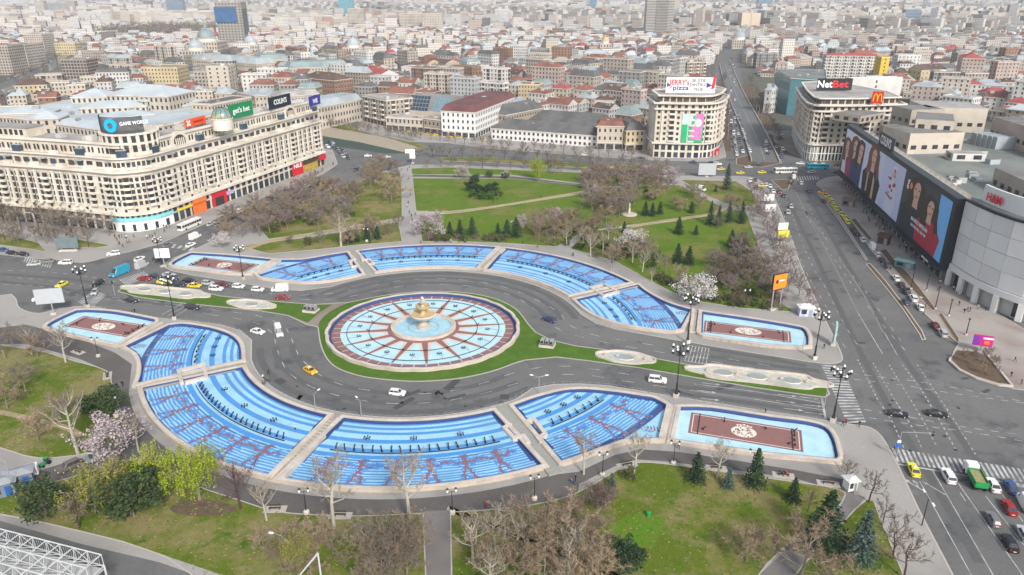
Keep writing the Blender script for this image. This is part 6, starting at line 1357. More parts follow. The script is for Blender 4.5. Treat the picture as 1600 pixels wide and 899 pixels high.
def skeleton(seed, H, trunk_h, spread, limbs, bark, twig, tw=.07, ntw=9, up=.35, sub=4, extra=None):
 r = random.Random(seed); t, c = MB(), MB(); tips = []
 lean = Vector((r.uniform(-.06, .06), r.uniform(-.06, .06), 1)).normalized(); top = lean * H * .75
 pts = [Vector((0, 0, 0)), lean * trunk_h, lean * trunk_h + (top - lean * trunk_h) * .5 + Vector((r.uniform(-.3, .3), r.uniform(-.3, .3), 0)), top]; rad = [H * .022, H * .016, H * .010, H * .004]
 for i in range(3): t.tube(pts[i], pts[i + 1], rad[i], rad[i + 1], bark, 6, False)
 for i in range(limbs):
  f = i / limbs; base = pts[1].lerp(pts[3], f * .85); a = i * 2.4 + r.uniform(-.4, .4); out = spread * (1 - .55 * f) * r.uniform(.75, 1.1)
  d = Vector((math.cos(a) * out, math.sin(a) * out, up * H * r.uniform(.5, 1.0) * (1 - .3 * f))); mid = base + d * .5 + Vector((0, 0, -.03 * H)) + rv(r) * .2; end = base + d
  t.tube(base, mid, H * .009, H * .006, bark, 4, False); t.tube(mid, end, H * .006, H * .0025, bark, 4, False)
  for j in range(sub):
   q = base.lerp(end, .35 + .65 * j / sub) if j < sub - 1 else end
   d2 = (d.normalized() * .7 + rv(r) * .9 + Vector((0, 0, .35))).normalized(); L = spread * r.uniform(.28, .5); e2 = q + d2 * L; t.tube(q, e2, H * .0035, H * .0015, bark, 3, False)
   for k in range(5):
    s = q.lerp(e2, .25 + .75 * k / 5); d3 = (d2 * .6 + rv(r) + Vector((0, 0, .25))).normalized(); L3 = spread * r.uniform(.15, .3); blade(c, s, d3, L3, tw * 1.3, twig, r)
    for m in range(ntw): p = s + d3 * L3 * r.uniform(.2, 1); blade(c, p, (d3 * .5 + rv(r) + Vector((0, 0, .2))).normalized(), spread * r.uniform(.1, .22), tw, twig, r)
    tips.append(s + d3 * L3)
 return t, c, tips, r
def tree_kind(name, t, c, label, group=None, cat='tree'):
 root = empty(name); root['category'] = cat; a = t.build('trunk', root); b = c.build('crown', root); proto(root, a, b); a['_'] = 1; del a['_']; KIDS[a.name] = []; KIDS[b.name] = []
 root['label'] = label; return root
T = {}
def add_bare(key, n, *a, **k):
 T[key] = []
 for i in range(n):
  t, c, tips, r = skeleton(len(key) * 31 + i * 7, *a, **k); T[key].append(tree_kind({'plane': 'plane_tree', 'street': 'leafless_tree', 'pinkish': 'leafless_tree'}.get(key, 'bare_tree'), t, c, 'x'))  # the pinkish kind also stands in park thickets, not only along streets
add_bare('brown', 3, 10, 2.0, 3.9, 9, BARK, TW['brown'], up=.34)
add_bare('mauve', 3, 9, 1.6, 3.8, 9, BARK, TW['mauve'], up=.32, ntw=11)
add_bare('tan', 2, 9, 1.2, 3.8, 9, BARK, TW['tan'], up=.30, ntw=17)
add_bare('plane', 3, 13, 4.0, 3.6, 9, BARKW, TW['pale'], tw=.055, up=.30, ntw=8)
add_bare('street', 2, 7.5, 2.2, 2.6, 8, BARKD, TW['mauve'], tw=.055, up=.34, ntw=7)
add_bare('red', 1, 10, 2.5, 3.2, 9, BARKD, TW['red'], up=.33, ntw=6)
add_bare('pinkish', 2, 7, 2.0, 2.8, 8, BARK, TW['pinkish'], up=.34, ntw=8)
def add_blossom(key, n, mat, H=7.5, spread=3.6, bark=BARK):
 T[key] = []
 for i in range(n):
  t, c, tips, r = skeleton(400 + i + len(key), H, 1.2, spread, 9, bark, TW['pinkish'], up=.32, ntw=3)
  for p in tips:
   for k in range(13): leaf(c, p + rv(r) * .7, .17, mat, r)
  T[key].append(tree_kind('blossom_tree', t, c, 'x'))
add_blossom('pink', 2, BLO['pink']); add_blossom('white', 2, BLO['white']); add_blossom('rose', 1, BLO['rose'])
def add_willow(key, n, mat, H=9):
 T[key] = []
 for i in range(n):
  t, c, tips, r = skeleton(700 + i, H, 2.2, 3.0, 10, BARK, TW['tan'], up=.42, ntw=1)
  for p in tips:
   for k in range(3):
    q = p + rv(r) * .7; L = r.uniform(1.2, 3.0); n_ = int(L / .28)
    for m in range(n_): q = q + Vector((r.uniform(-.1, .1), r.uniform(-.1, .1), -.28)); leaf(c, q, .13, mat, r)
  T[key].append(tree_kind('willow_tree', t, c, 'x'))
add_willow('willow', 2, LEAF['willow']); add_willow('yellow', 1, LEAF['yellow'], 7)
def add_conifer(key, n, mat, H, rad, rows=17, dens=11, name='conifer_tree'):
 T[key] = []
 for i in range(n):
  r = random.Random(900 + i + len(key) * 3); t, c = MB(), MB(); t.tube((0, 0, 0), (0, 0, H * .96), H * .018, .02, BARKD, 6, False)
  for k in range(rows):
   f = k / rows; z = H * (.06 + .93 * f); R_ = rad * (1 - f) ** .85 + .1; m = max(4, int(dens * (1 - f * .7)))
   for j in range(m):
    a = math.tau * j / m + k * .7 + r.uniform(-.25, .25); L = R_ * r.uniform(.7, 1.15); d = Vector((math.cos(a), math.sin(a), -.18)); p = Vector((0, 0, z))
    blade(c, p, d.normalized(), L, .14, mat, r)
    for q in range(5): leaf(c, p + d * L * (.3 + .16 * q) + rv(r) * .16, .24 * (rad / 2) ** .5, mat, r)
  T[key].append(tree_kind(name, t, c, 'x'))
add_conifer('fir', 2, LEAF['conifer'], 8, 2.9, 18, 14); add_conifer('spruce', 2, LEAF['conifer'], 12, 2.6, 22, 13); add_conifer('blue', 1, LEAF['blue'], 5, 1.7, 13); add_conifer('bluetall', 1, LEAF['blue'], 12, 2.7, 22, 13)
def add_round(key, n, mat, H, R_, nl, name, size=.2, squash=.8):
 T[key] = []
 for i in range(n):
  r = random.Random(1300 + i + len(key)); t, c = MB(), MB(); t.tube((0, 0, 0), (0, 0, H * .5), .14, .06, BARK, 5, False)
  cl = []
  for k in range(22):
   v = rv(r); v.normalize(); v *= R_ * r.uniform(.35, .85); q = Vector((v.x, v.y, H * .55 + v.z * squash)); t.tube((0, 0, H * .3), q, .05, .02, BARK, 3, False); cl.append((q, R_ * r.uniform(.22, .42)))
  for k in range(nl): q, s = r.choice(cl); leaf(c, q + rv(r) * s, size, mat, r)
  T[key].append(tree_kind(name, t, c, 'x', cat='shrub' if 'shrub' in name else 'tree'))
add_round('pine', 2, LEAF['pine'], 7, 3.4, 1700, 'pine_tree', .24); add_round('shrub', 2, LEAF['shrub'], 2.4, 1.5, 500, 'shrub', .17); add_round('olive', 1, LEAF['olive'], 3.0, 1.8, 600, 'shrub', .18); add_round('twigbush', 2, TW['red'], 3.0, 2.2, 900, 'bare_shrub', .10); add_round('dark', 1, LEAF['conifer'], 6, 3.2, 1900, 'pine_tree', .22)
BASEH = dict(brown=10, mauve=9, tan=9, plane=13, street=7.5, red=10, pinkish=7, pink=7.5, white=7.5, rose=7.5, willow=9, yellow=7, fir=8, spruce=12, blue=5, bluetall=12, pine=7, shrub=2.8, olive=3.4, twigbush=3.4, dark=7)
protos = [o for l in T.values() for o in l]; firsts = set(o.name for o in protos)
tr_ = random.Random(21); ntree = 0
def tree(kind, px, py, h=None, label=None, group=None, world=None, wide=1.0, z=.12):
 global ntree
 x, y = world or P(px, py); s = (h or BASEH[kind]) / BASEH[kind] * tr_.uniform(.95, 1.05); src = tr_.choice(T[kind]); ntree += 1
 o = copy_tree(src, (x, y, z), tr_.uniform(0, 6.28), (s * wide, s * wide, s)); o['label'] = label
 if group: o['group'] = group
 elif 'group' in o: del o['group']
 return o
def grove(kinds, poly_px, n, label, group, hmin=6, hmax=10, gap=3.0, wide=1.25):
 poly = pxs(poly_px); xs = [p[0] for p in poly]; ys = [p[1] for p in poly]; done = []; tries = 0
 while len(done) < n and tries < n * 40:
  tries += 1; q = (tr_.uniform(min(xs), max(xs)), tr_.uniform(min(ys), max(ys)))
  if not inside(q, poly) or any(math.dist(q, d) < gap for d in done): continue
  done.append(q); tree(tr_.choice(kinds), 0, 0, tr_.uniform(hmin, hmax), label, group, q, wide)
def row(kinds, line_px, n, label, group, hmin=6, hmax=8, jit=.8):
 pts = [Vector(p) for p in pxs(line_px)]; cum = [0]
 for a, b in zip(pts, pts[1:]): cum.append(cum[-1] + (b - a).length)
 for i in range(n):
  s = cum[-1] * (i + .5) / n
  for k in range(1, len(pts)):
   if s <= cum[k]: q = pts[k - 1].lerp(pts[k], (s - cum[k - 1]) / (cum[k] - cum[k - 1])); break
  tree(tr_.choice(kinds), 0, 0, tr_.uniform(hmin, hmax), label, group, (q.x + tr_.uniform(-jit, jit), q.y + tr_.uniform(-jit, jit)))
def up(kind, px, pb, pt_, label, wide=1.0): return tree(kind, px, pb, height_at(px, pb, pt_), label, wide=wide)
# single trees of the near park
for a in ((50, 555, 500, 'pale-barked bare plane tree at left by the lawn edge near the flat pool'), (103, 567, 498, 'pale-barked bare plane tree on the lawn below the near left flat pool'), (122, 709, 598, 'large spreading bare plane tree beside the pink blossom tree'), (217, 707, 640, 'slim bare tree right behind the pink blossom tree'), (417, 814, 748, 'thin white-trunked tree left of the park bench at the near walk'), (522, 826, 700, 'white-trunked bare plane tree before the near middle pool, left one'), (641, 819, 695, 'white-trunked bare plane tree before the near middle pool, right one'), (990, 741, 664, 'white-trunked bare plane tree below the mosaic flower corner'), (1120, 748, 676, 'white-trunked bare plane tree below the white crest pool'), (912, 742, 668, 'pale bare tree over the walk by the stepped walkway')): up('plane', *a[:4])
up('red', 376, 796, 712, 'dark reddish bare tree standing before the terraced pool dancers')
up('willow', 312, 782, 690, 'bright green willow nearest the pool, right of the pair', 1.15); up('willow', 250, 768, 695, 'bright green willow left of the pair by the curved pool', 1.15); up('yellow', 165, 792, 727, 'yellow-green budding tree left of the bright willows', 1.5)
up('pink', 178, 724, 658, 'large pale pink blossom tree by the parked grey car', 1.3)
up('pine', 74, 812, 745, 'broad dark pine beside the lane at lower left', 1.15); up('pine', 210, 808, 735, 'dark pine behind the yellow-green budding tree', 1.3); up('pine', 168, 655, 605, 'dark leaning pine at the edge of the near left walk', 1.2); up('dark', 140, 650, 612, 'small dark pine left of the leaning one', .9)
up('street', 124, 826, 778, 'small round bare tree near the lower road', 1.4); up('mauve', 40, 612, 560, 'bare tree on the left lawn, near the frame edge', 1.2); up('mauve', 8, 560, 505, 'bare tree at the far left edge by the paved corner')
for px, pb, pt_ in ((60, 560, 520), (12, 640, 590), (95, 655, 610), (60, 690, 640)): tree('tan', px, pb, height_at(px, pb, pt_), 'bare tan tree scattered on the left lawn', 'bare tan trees on the left lawn')
up('blue', 955, 762, 738, 'small blue spruce next to the purple-brown bushes'); up('blue', 1137, 763, 730, 'blue spruce between fir and thuja below the white crest pool', 1.0); up('fir', 1087, 752, 708, 'dark green fir on the lawn below the rectangular pool'); up('fir', 1178, 760, 702, 'tall green thuja-like tree right of the blue spruce', .8); up('olive', 985, 750, 728, 'olive green shrub beside the small blue spruce')
up('fir', 1238, 784, 748, 'small dark fir beside the bench at the right end of the walk'); up('spruce', 1285, 858, 762, 'tall dark spruce at the lower right lawn', 1.75); up('bluetall', 1342, 878, 795, 'tall grey-green spruce right of the dark one', 1.35); up('red', 1262, 800, 765, 'small rust-brown tree left of the tall dark spruce')
up('tan', 1166, 878, 825, 'tan larch alone on the lower right lawn', 1.25); up('tan', 1250, 905, 812, 'large tan bare tree beside the lower right path', 1.3); up('dark', 980, 895, 838, 'big dark round pine by the fresh green lawn', 1.0)
for i, (px, pb, pt_) in enumerate(((1320, 757, 716), (1357, 786, 732), (1378, 822, 780), (1394, 874, 806), (1412, 905, 835))): tree('street', px, pb, height_at(px, pb, pt_), ['bare street tree by the white kiosk', 'bare street tree at the tip of the lower path', 'small bare street tree right of the grey-green spruce', 'dark bare street tree on the pavement by the wide road', 'lowest bare street tree by the wide road'][i])
grove(['twigbush'], [(880, 792), (930, 775), (955, 785), (930, 800), (890, 805)], 5, 'purple-brown bare bush by the near walk', 'purple-brown bushes', 3, 4, 2.2)
grove(['mauve', 'brown'], [(560, 880), (640, 845), (660, 860), (664, 899), (560, 940)], 14, 'brown bare tree in the thicket left of the lower straight path', 'lower thicket left of the path', 6, 9, 2.5)
grove(['brown', 'tan', 'plane'], [(735, 850), (800, 835), (880, 840), (935, 870), (945, 930), (760, 940), (735, 900)], 19, 'bare brown tree in the thicket right of the lower straight path', 'lower thicket right of the path', 7, 10.5, 3.2)
grove(['tan', 'brown'], [(380, 850), (470, 850), (550, 860), (540, 890), (430, 915), (370, 870)], 9, 'bare tree on the lower lawn by the curved walk', 'bare trees on the lower lawn', 4, 6.5, 3)
up('yellow', 468, 892, 835, 'slim yellow-green tree on the lower lawn', .9); grove(['shrub'], [(95, 790), (140, 760), (200, 760), (240, 790), (160, 810)], 9, 'low dark green shrub under the lower left pines', 'shrubs under the pines', 2, 3, 2)
# far park
for poly, n, lb in (([(360, 352), (500, 290), (556, 302), (556, 340), (400, 372)], 22, 'left street thicket'), ([(905, 285), (1000, 280), (1045, 305), (940, 350)], 22, 'middle grove'), ([(1105, 418), (1170, 380), (1228, 478), (1120, 455)], 20, 'right pavement thicket'), ([(810, 370), (905, 350), (1035, 428), (1085, 460), (1000, 438), (900, 396)], 26, 'walk behind the far right pools'), ([(660, 374), (800, 372), (800, 378), (665, 380)], 10, 'walk behind the far middle pool'), ([(1080, 466), (1150, 470), (1240, 486), (1160, 484)], 8, 'far right pool walk')):
 grove(['twigbush', 'olive', 'shrub', 'olive'], poly, n + 6, 'low brown or green bush in the undergrowth of the ' + lb, 'undergrowth of the ' + lb, 2.2, 3.8, 2)
grove(['mauve', 'brown', 'pinkish', 'tan'], [(350, 352), (410, 322), (500, 285), (540, 298), (560, 300), (556, 340), (480, 362), (400, 372), (352, 378)], 72, 'bare brown tree in the thicket beside the left street', 'thicket between left street and park', 6, 9.5, 3.4)
grove(['tan', 'brown', 'mauve'], [(565, 275), (600, 262), (626, 268), (626, 296), (580, 300)], 14, 'bare tree in the clump at the upper left park corner', 'clump at upper left park corner', 6.5, 9, 3)
up('tan', 612, 315, 272, 'big round golden-brown tree left of the straight walk', 1.5)
grove(['tan', 'mauve'], [(480, 388), (520, 375), (625, 350), (628, 375), (560, 383)], 8, 'bare tree on the lawn left of the straight walk', 'trees left of the straight walk', 6, 9, 4)
up('plane', 533, 386, 322, 'white-trunked plane tree with wide pale crown behind the far left pool', 1.4)
for i, (px, pb, k) in enumerate(((545, 380, 'fir'), (558, 378, 'fir'), (574, 376, 'fir'), (590, 374, 'fir'), (430, 364, 'olive'), (452, 380, 'twigbush'), (482, 384, 'olive'))): tree(k, px, pb, (5.5, 5, 6, 5.5, 4.5, 3.5, 4)[i], ('dark fir in the short row left of the straight walk' if k == 'fir' else ['', '', '', '', 'dark green shrub by the dirt path at left', 'brown bare shrub before the left dirt path', 'olive shrub between bare shrub and plane tree'][i]), 'firs left of the straight walk' if k == 'fir' else None)
up('pink', 672, 372, 330, 'pink blossom tree right of the straight walk', 1.2); up('plane', 684, 374, 328, 'white-trunked tree in front of the pink blossom tree', .8)
for i, px in enumerate((703, 719, 738, 778, 792, 806)): tree('fir', px, 369 + (i % 2) * 2, 6 + (i % 3), 'dark fir in the row behind the far middle pool', 'firs behind the far middle pool')
for px, py in ((735, 300), (748, 306), (762, 306), (742, 290), (772, 302)): tree('dark', px, py, 7, 'dark pine in the clump on the upper meadow', 'pines on the upper meadow')
for px, py in ((738, 309), (752, 312), (766, 312), (778, 308), (790, 280), (765, 277)): tree('shrub', px, py, 4, 'bright green bush at the foot of the meadow pines', 'bushes on the upper meadow', wide=1.3)
up('pink', 723, 280, 258, 'pale pink blossom tree at the upper park edge', 1.0); up('willow', 840, 283, 245, 'bright green willow on the upper meadow', 1.0); up('tan', 866, 272, 241, 'golden-brown tree right of the upper willow', 1.1); up('pink', 790, 279, 266, 'small pink blossom bush right of the meadow pines', 1.2)
grove(['mauve', 'brown', 'tan', 'pinkish'], [(905, 278), (1000, 276), (1055, 290), (1045, 312), (985, 335), (940, 352), (915, 325)], 62, 'bare brown tree in the grove at the middle of the upper park', 'grove at the middle of the upper park', 6.5, 9.5, 2.9)
up('white', 924, 310, 288, 'white blossom tree at the left rim of the middle grove'); up('rose', 866, 356, 328, 'small rose blossom tree behind the far right pools', 1.2); up('white', 988, 398, 360, 'big white blossom tree behind the far curved pool', 1.25); up('white', 1087, 478, 433, 'white blossom tree behind the street lamp at the terraced pool', 1.2); up('white', 347, 388, 364, 'white blossom tree by the far left flat pool', 1.1); up('pink', 1048, 287, 262, 'pale pink blossom tree at the upper right park corner', 1.2); up('pink', 815, 360, 336, 'pale pink blossom tree among plane trees behind far pools'); up('rose', 1010, 275, 258, 'rose blossom tree by the embankment road')
grove(['plane', 'brown', 'tan'], [(805, 368), (905, 345), (960, 370), (1035, 425), (1090, 462), (1050, 466), (1000, 438), (900, 398), (830, 378)], 38, 'bare tree along the walk behind the far right pools', 'bare trees behind the far right pools', 6, 10.5, 3.2, 1.1)
for i, (px, pb, pt_, k) in enumerate(((1008, 337, 314, 'fir'), (1019, 338, 316, 'fir'), (1031, 335, 314, 'fir'), (1135, 297, 256, 'spruce'), (1080, 333, 314, 'fir'), (1109, 352, 312, 'spruce'), (1122, 353, 318, 'spruce'), (1138, 348, 314, 'spruce'), (1158, 350, 312, 'spruce'), (975, 364, 345, 'fir'), (1060, 366, 340, 'fir'), (1087, 367, 352, 'fir'), (1058, 412, 380, 'fir'), (1076, 414, 384, 'fir'), (1142, 386, 358, 'fir'), (1118, 300, 290, 'fir'), (1025, 410, 390, 'shrub'), (960, 408, 395, 'olive'))):
 tree(k, px, pb, height_at(px, pb, pt_), 'tall lone spruce at the upper right park corner' if i == 3 else ('dark spruce in the group near the right pavement' if k == 'spruce' else 'dark fir on the right park lawn' if k == 'fir' else 'green shrub behind the far curved pool'), None if i == 3 else {'spruce': 'spruces near the right pavement', 'fir': 'firs on the right park lawn'}.get(k, 'shrubs behind the far curved pool'))
grove(['mauve', 'pinkish', 'red'], [(1105, 415), (1170, 375), (1205, 420), (1232, 480), (1160, 478), (1110, 455)], 48, 'mauve bare tree in the thicket beside the right pavement', 'thicket beside the right pavement', 5, 8, 2.6)
grove(['tan', 'brown', 'mauve'], [(1060, 300), (1110, 300), (1170, 320), (1190, 370), (1120, 365), (1050, 330)], 12, 'bare tree scattered on the right park lawn', 'bare trees on the right park lawn', 5, 8, 4)
row(['pinkish', 'street'], [(1186, 305), (1205, 345), (1225, 400), (1245, 450), (1268, 500)], 20, 'pinkish bare street tree on the right pavement of the park', 'street trees on the right pavement', 5.5, 7); row(['pinkish'], [(1172, 300), (1195, 360), (1212, 410), (1235, 465)], 16, 'pinkish bare tree along the inner side of the right pavement', 'inner street trees on the right pavement', 5, 6.5)
row(['mauve', 'brown', 'street'], [(650, 246), (760, 248), (860, 255), (960, 261), (1050, 266)], 24, 'bare tree on the grass strip of the embankment road', 'trees on the embankment strip', 6, 9, 1.5); row(['street', 'mauve'], [(640, 215), (700, 222), (770, 232), (860, 240), (940, 246), (1018, 251)], 24, 'bare street tree before the embankment houses', 'street trees before the embankment houses', 6, 8.5, 1.5)
row(['mauve', 'street'], [(660, 262), (760, 263), (900, 270), (1000, 275)], 16, 'bare tree at the upper edge of the park', 'trees at the upper park edge', 5, 8, 2); row(['mauve', 'brown'], [(510, 200), (560, 206), (610, 214), (650, 222)], 13, 'bare tree on the river bank', 'trees on the river bank', 6, 9, 2)
row(['mauve', 'street'], [(-20, 350), (40, 358), (100, 366), (170, 372)], 13, 'tall bare tree in front of the cream corner building', 'trees before the corner building', 9, 12, 2); row(['street', 'mauve'], [(-20, 375), (40, 380), (100, 382), (150, 385)], 10, 'bare street tree on the lawn strip at left', 'street trees on the left lawn strip', 7, 9, 1.5)
row(['street', 'mauve'], [(1128, 235), (1134, 200), (1132, 160), (1130, 120)], 18, 'bare tree on the left kerb of the far avenue', 'trees left of the far avenue', 6, 9, 2); row(['street', 'mauve'], [(1225, 232), (1208, 200), (1188, 160), (1172, 125)], 18, 'bare tree on the right kerb of the far avenue', 'trees right of the far avenue', 6, 9, 2)
row(['street'], [(20, 128), (60, 112), (85, 98), (100, 88)], 14, 'bare tree along the far river road', 'trees along the far river road', 8, 11, 5)
for i, (px, pb) in enumerate(((878, 174), (893, 174), (1465, 155), (1452, 150))): tree('spruce', px, pb, 10, 'dark conifer behind the long grey inn roof' if i < 2 else 'dark conifer behind the store roof', 'conifers behind the inn' if i < 2 else 'conifers behind the store')
grove(['pinkish', 'tan'], [(1492, 558), (1545, 560), (1572, 596), (1540, 592)], 10, 'thin young tree in the bare flower bed by the crossing', 'young trees in the bare flower bed', 3.5, 5, 1.0, .6)
for o in protos:
 for ch in KIDS[o.name]: bpy.data.objects.remove(ch)
 bpy.data.objects.remove(o)
# woods and back-yard trees of the far town: too many and too small to part
b = MB(); r = random.Random(77)
def clump(x, y, s, mat, n=26):
 for k in range(n): v = rv(r); leaf(b, Vector((x + v.x * s, y + v.y * s, s * .9 + v.z * s * .8)), s * .22, mat, r)
for i in range(1500):
 y = 440 + 1500 * r.random() ** 1.4; x = r.uniform(-.72, .72) * y; q = Q(x, y)
 if q[1] > lim(q[0]) + 4 or any(inside((x, y), o) for o in OCC): continue
 clump(x, y, r.uniform(2.2, 4.5), TW[r.choice(['brown', 'mauve', 'mauve', 'tan'])], 22)
xs = [p[0] for p in PARKP]; ys = [p[1] for p in PARKP]
for i in range(900):
 q = (r.uniform(min(xs), max(xs)), r.uniform(min(ys), max(ys)))
 if inside(q, PARKP): clump(*q, r.uniform(5, 9), TW[r.choice(['mauve', 'mauve', 'brown'])], 16)
b.build('distant_trees', kind='stuff')
# tufts and leaf litter on the lawns
b = MB(); TF = [M('tuft_' + str(i), c, .95, 0) for i, c in enumerate(((.06, .11, .01), (.12, .19, .02), (.22, .19, .08), (.25, .20, .11), (.09, .16, .01)))]
LWP = [smooth_lawn(v) for v in LW.values()] + [pxs(v) for k, v in GR.items()]
for p in LWP:
 xs = [q[0] for q in p]; ys = [q[1] for q in p]; x0, x1, y0, y1 = max(min(xs), -150), min(max(xs), 150), max(min(ys), 75), max(ys)
 for i in range(int((x1 - x0) * (y1 - y0) * (2.6 if y0 < 150 else .5))):
  q = (r.uniform(x0, x1), r.uniform(y0, y1))
  if not inside(q, p): continue
  s = r.uniform(.1, .3); a = r.uniform(0, 6.3); z = .14; m = TF[r.choices(range(5), [4, 4, 3, 2, 4])[0]]
  b.face([(q[0] + s * math.cos(a), q[1] + s * math.sin(a), z), (q[0] - s * math.sin(a) * .6, q[1] + s * math.cos(a) * .6, z + s * .5), (q[0] - s * math.cos(a), q[1] - s * math.sin(a), z)], m)
b.build('grass', kind='stuff')
# ---------------------------------------------------------------- vehicles
def paint(n, c): return M('car_paint_' + n, c, 0.28, 0.0, 1, 0.5)
CP = {k: paint(k, c) for k, c in dict(white=(0.74, 0.74, 0.73), silver=(0.42, 0.43, 0.44), grey=(0.16, 0.165, 0.17), black=(0.018, 0.019, 0.022), dark=(0.032, 0.036, 0.048), red=(0.30, 0.016, 0.02), maroon=(0.14, 0.012, 0.018), blue=(0.035, 0.085, 0.22), yellow=(0.72, 0.52, 0.012), lemon=(0.70, 0.64, 0.04), amber=(0.75, 0.40, 0.01), teal=(0.02, 0.28, 0.40), green=(0.02, 0.28, 0.07), brown=(0.14, 0.115, 0.10), greygreen=(0.20, 0.22, 0.20), navy=(0.03, 0.05, 0.12)).items()}
TYRE = M('tyre_rubber', (0.012, 0.012, 0.013), 0.85, 0); LAMPW = M('headlight_glass', (0.75, 0.75, 0.72), 0.15, 0); LAMPR = M('tail_light', (0.35, 0.01, 0.012), 0.2, 0); HUB = M('wheel_rim', (0.40, 0.41, 0.42), 0.35, 0)
def rr(x0, x1, hw, r=.35, n=3):
 o = []
 for cx, cy, a0 in ((x1 - r, hw - r, 0), (x0 + r, hw - r, 90), (x0 + r, -hw + r, 180), (x1 - r, -hw + r, 270)):
  for i in range(n + 1): a = R(a0 + 90 * i / n); o.append((cx + r * math.cos(a), cy + r * math.sin(a)))
 return o
def ring3(p, z): return [(x, y, z) for x, y in p]
CAR = dict(sedan=(4.5, 1.8, .92, 1.45, -1.65, .95, -1.05, .30), hatch=(4.05, 1.75, .98, 1.5, -1.95, .95, -1.6, .35), suv=(4.6, 1.88, 1.08, 1.70, -2.2, 1.05, -1.95, .45), van=(5.6, 2.0, 1.15, 2.45, -2.75, 1.95, -2.65, 1.25))
def car_parts(kind, colour, taxi=False):
 L, Wd, zb, zr, c0, c1, r0, r1 = CAR[kind]; x0, x1, hw = -L / 2, L / 2, Wd / 2; P_ = CP[colour]; parts = []
 b = MB(); b.hull(ring3(rr(x0 + .05, x1 - .05, hw - .06), .22), ring3(rr(x0, x1, hw), .5), P_, False); b.hull(ring3(rr(x0, x1, hw), .5), ring3(rr(x0 + .06, x1 - .12, hw - .08), zb), P_)
 if kind == 'van': b.hull(ring3(rr(c0, c1 - .35, hw - .1, .25), zb), ring3(rr(r0, r1, hw - .2, .25), zr), P_)
 parts.append(('body', b))
 g_ = MB()
 if kind == 'van': g_.hull(ring3(rr(c1 - 1.4, c1 + .02, hw - .12, .2), zb), ring3(rr(r1 - 1.0, r1 + .12, hw - .24, .2), zr - .12), WIN);
 else: g_.hull(ring3(rr(c0, c1, hw - .1, .25), zb - .01), ring3(rr(r0, r1, hw - .28, .22), zr - .06), WIN)
 parts.append(('windows', g_))
 t = MB()
 if kind != 'van':
  t.hull(ring3(rr(r0 - .04, r1 + .04, hw - .27, .22), zr - .06), ring3(rr(r0 + .06, r1 - .06, hw - .34, .2), zr), P_)
  for sx in (-1, 1):
   for xa, xb in ((c0 + .12, r0 + .05), (c1 - .12, r1 - .05), ((c0 + c1) / 2 - .1, (r0 + r1) / 2 - .1)): t.tube((xa, sx * (hw - .12), zb), (xb, sx * (hw - .29), zr - .03), .05, .05, P_, 4, False)
 else: t.box((r0 + 2, 0, zr + .01), (2.5, hw * 1.2, .03), P_)
 parts.append(('roof', t))
 for sx in (-1, 1):
  for wx in (x0 + L * .19, x1 - L * .2):
   q = MB(); q.tube((wx, sx * (hw - .2), .32), (wx, sx * (hw + .01), .32), .32, .32, TYRE, 10); q.tube((wx, sx * (hw + .01), .32), (wx, sx * (hw + .02), .32), .19, .19, HUB, 8); parts.append(('wheel', q))
  q = MB(); q.box((x1 - .08, sx * (hw - .32), .66), (.16, .42, .16), LAMPW); parts.append(('headlight', q)); q = MB(); q.box((x0 + .06, sx * (hw - .28), .74), (.14, .38, .18), LAMPR); parts.append(('tail_light', q))
 q = MB(); q.box((x0 - .005, 0, .55), (.03, .5, .12), LAMPW); q.box((x1 - .01, 0, .42), (.03, 1.0, .2), BLACK); parts.append(('number_plate', q))
 if taxi: q = MB(); q.box((-.3, 0, zr + .1), (.2, .55, .2), LAMPW); parts.append(('taxi_sign', q))
 return parts
_car = {}
def car_src(kind, colour, taxi, full):
 k = (kind, colour, taxi, full)
 if k not in _car:
  ps = car_parts(kind, colour, taxi)
  if full: _car[k] = [(n, b.mesh(n)) for n, b in ps]
  else:
   m = MB()
   for n, b in ps:
    for f, mi in zip(b.f, b.m): m.face([b.v[i] for i in f], b.mats[mi])
   _car[k] = m.mesh('car')
 return _car[k]
CN = dict(sedan='sedan', hatch='hatchback', suv='estate car', van='van')
def heading(px, py, d):
 a, b = Vector(P(px - d[0] * 4, py - d[1] * 4)), Vector(P(px + d[0] * 4, py + d[1] * 4)); v = b - a; return math.atan2(v.y, v.x)
def car(px, py, d, kind, colour, where, taxi=False, full=True, group=None, label=None, z=0.0):
 x, y = P(px, py); rz = heading(px, py, d); nm = 'taxi' if taxi else ('van' if kind == 'van' else 'car'); src = car_src(kind, colour, taxi, full)
 if full:
  root = empty(nm, (x, y, z), rz)
  for n, me in src: ob(n, me, root)
 else: root = ob(nm, src, loc=(x, y, z), rz=rz)
 cn = {'lemon': 'bright yellow', 'amber': 'orange-yellow', 'dark': 'dark', 'navy': 'navy blue', 'greygreen': 'grey-green'}.get(colour, colour)
 tag(root, label or f"{cn} {'taxi' if taxi else CN[kind]} {where}", nm, group or 'vehicles on the streets'); return root
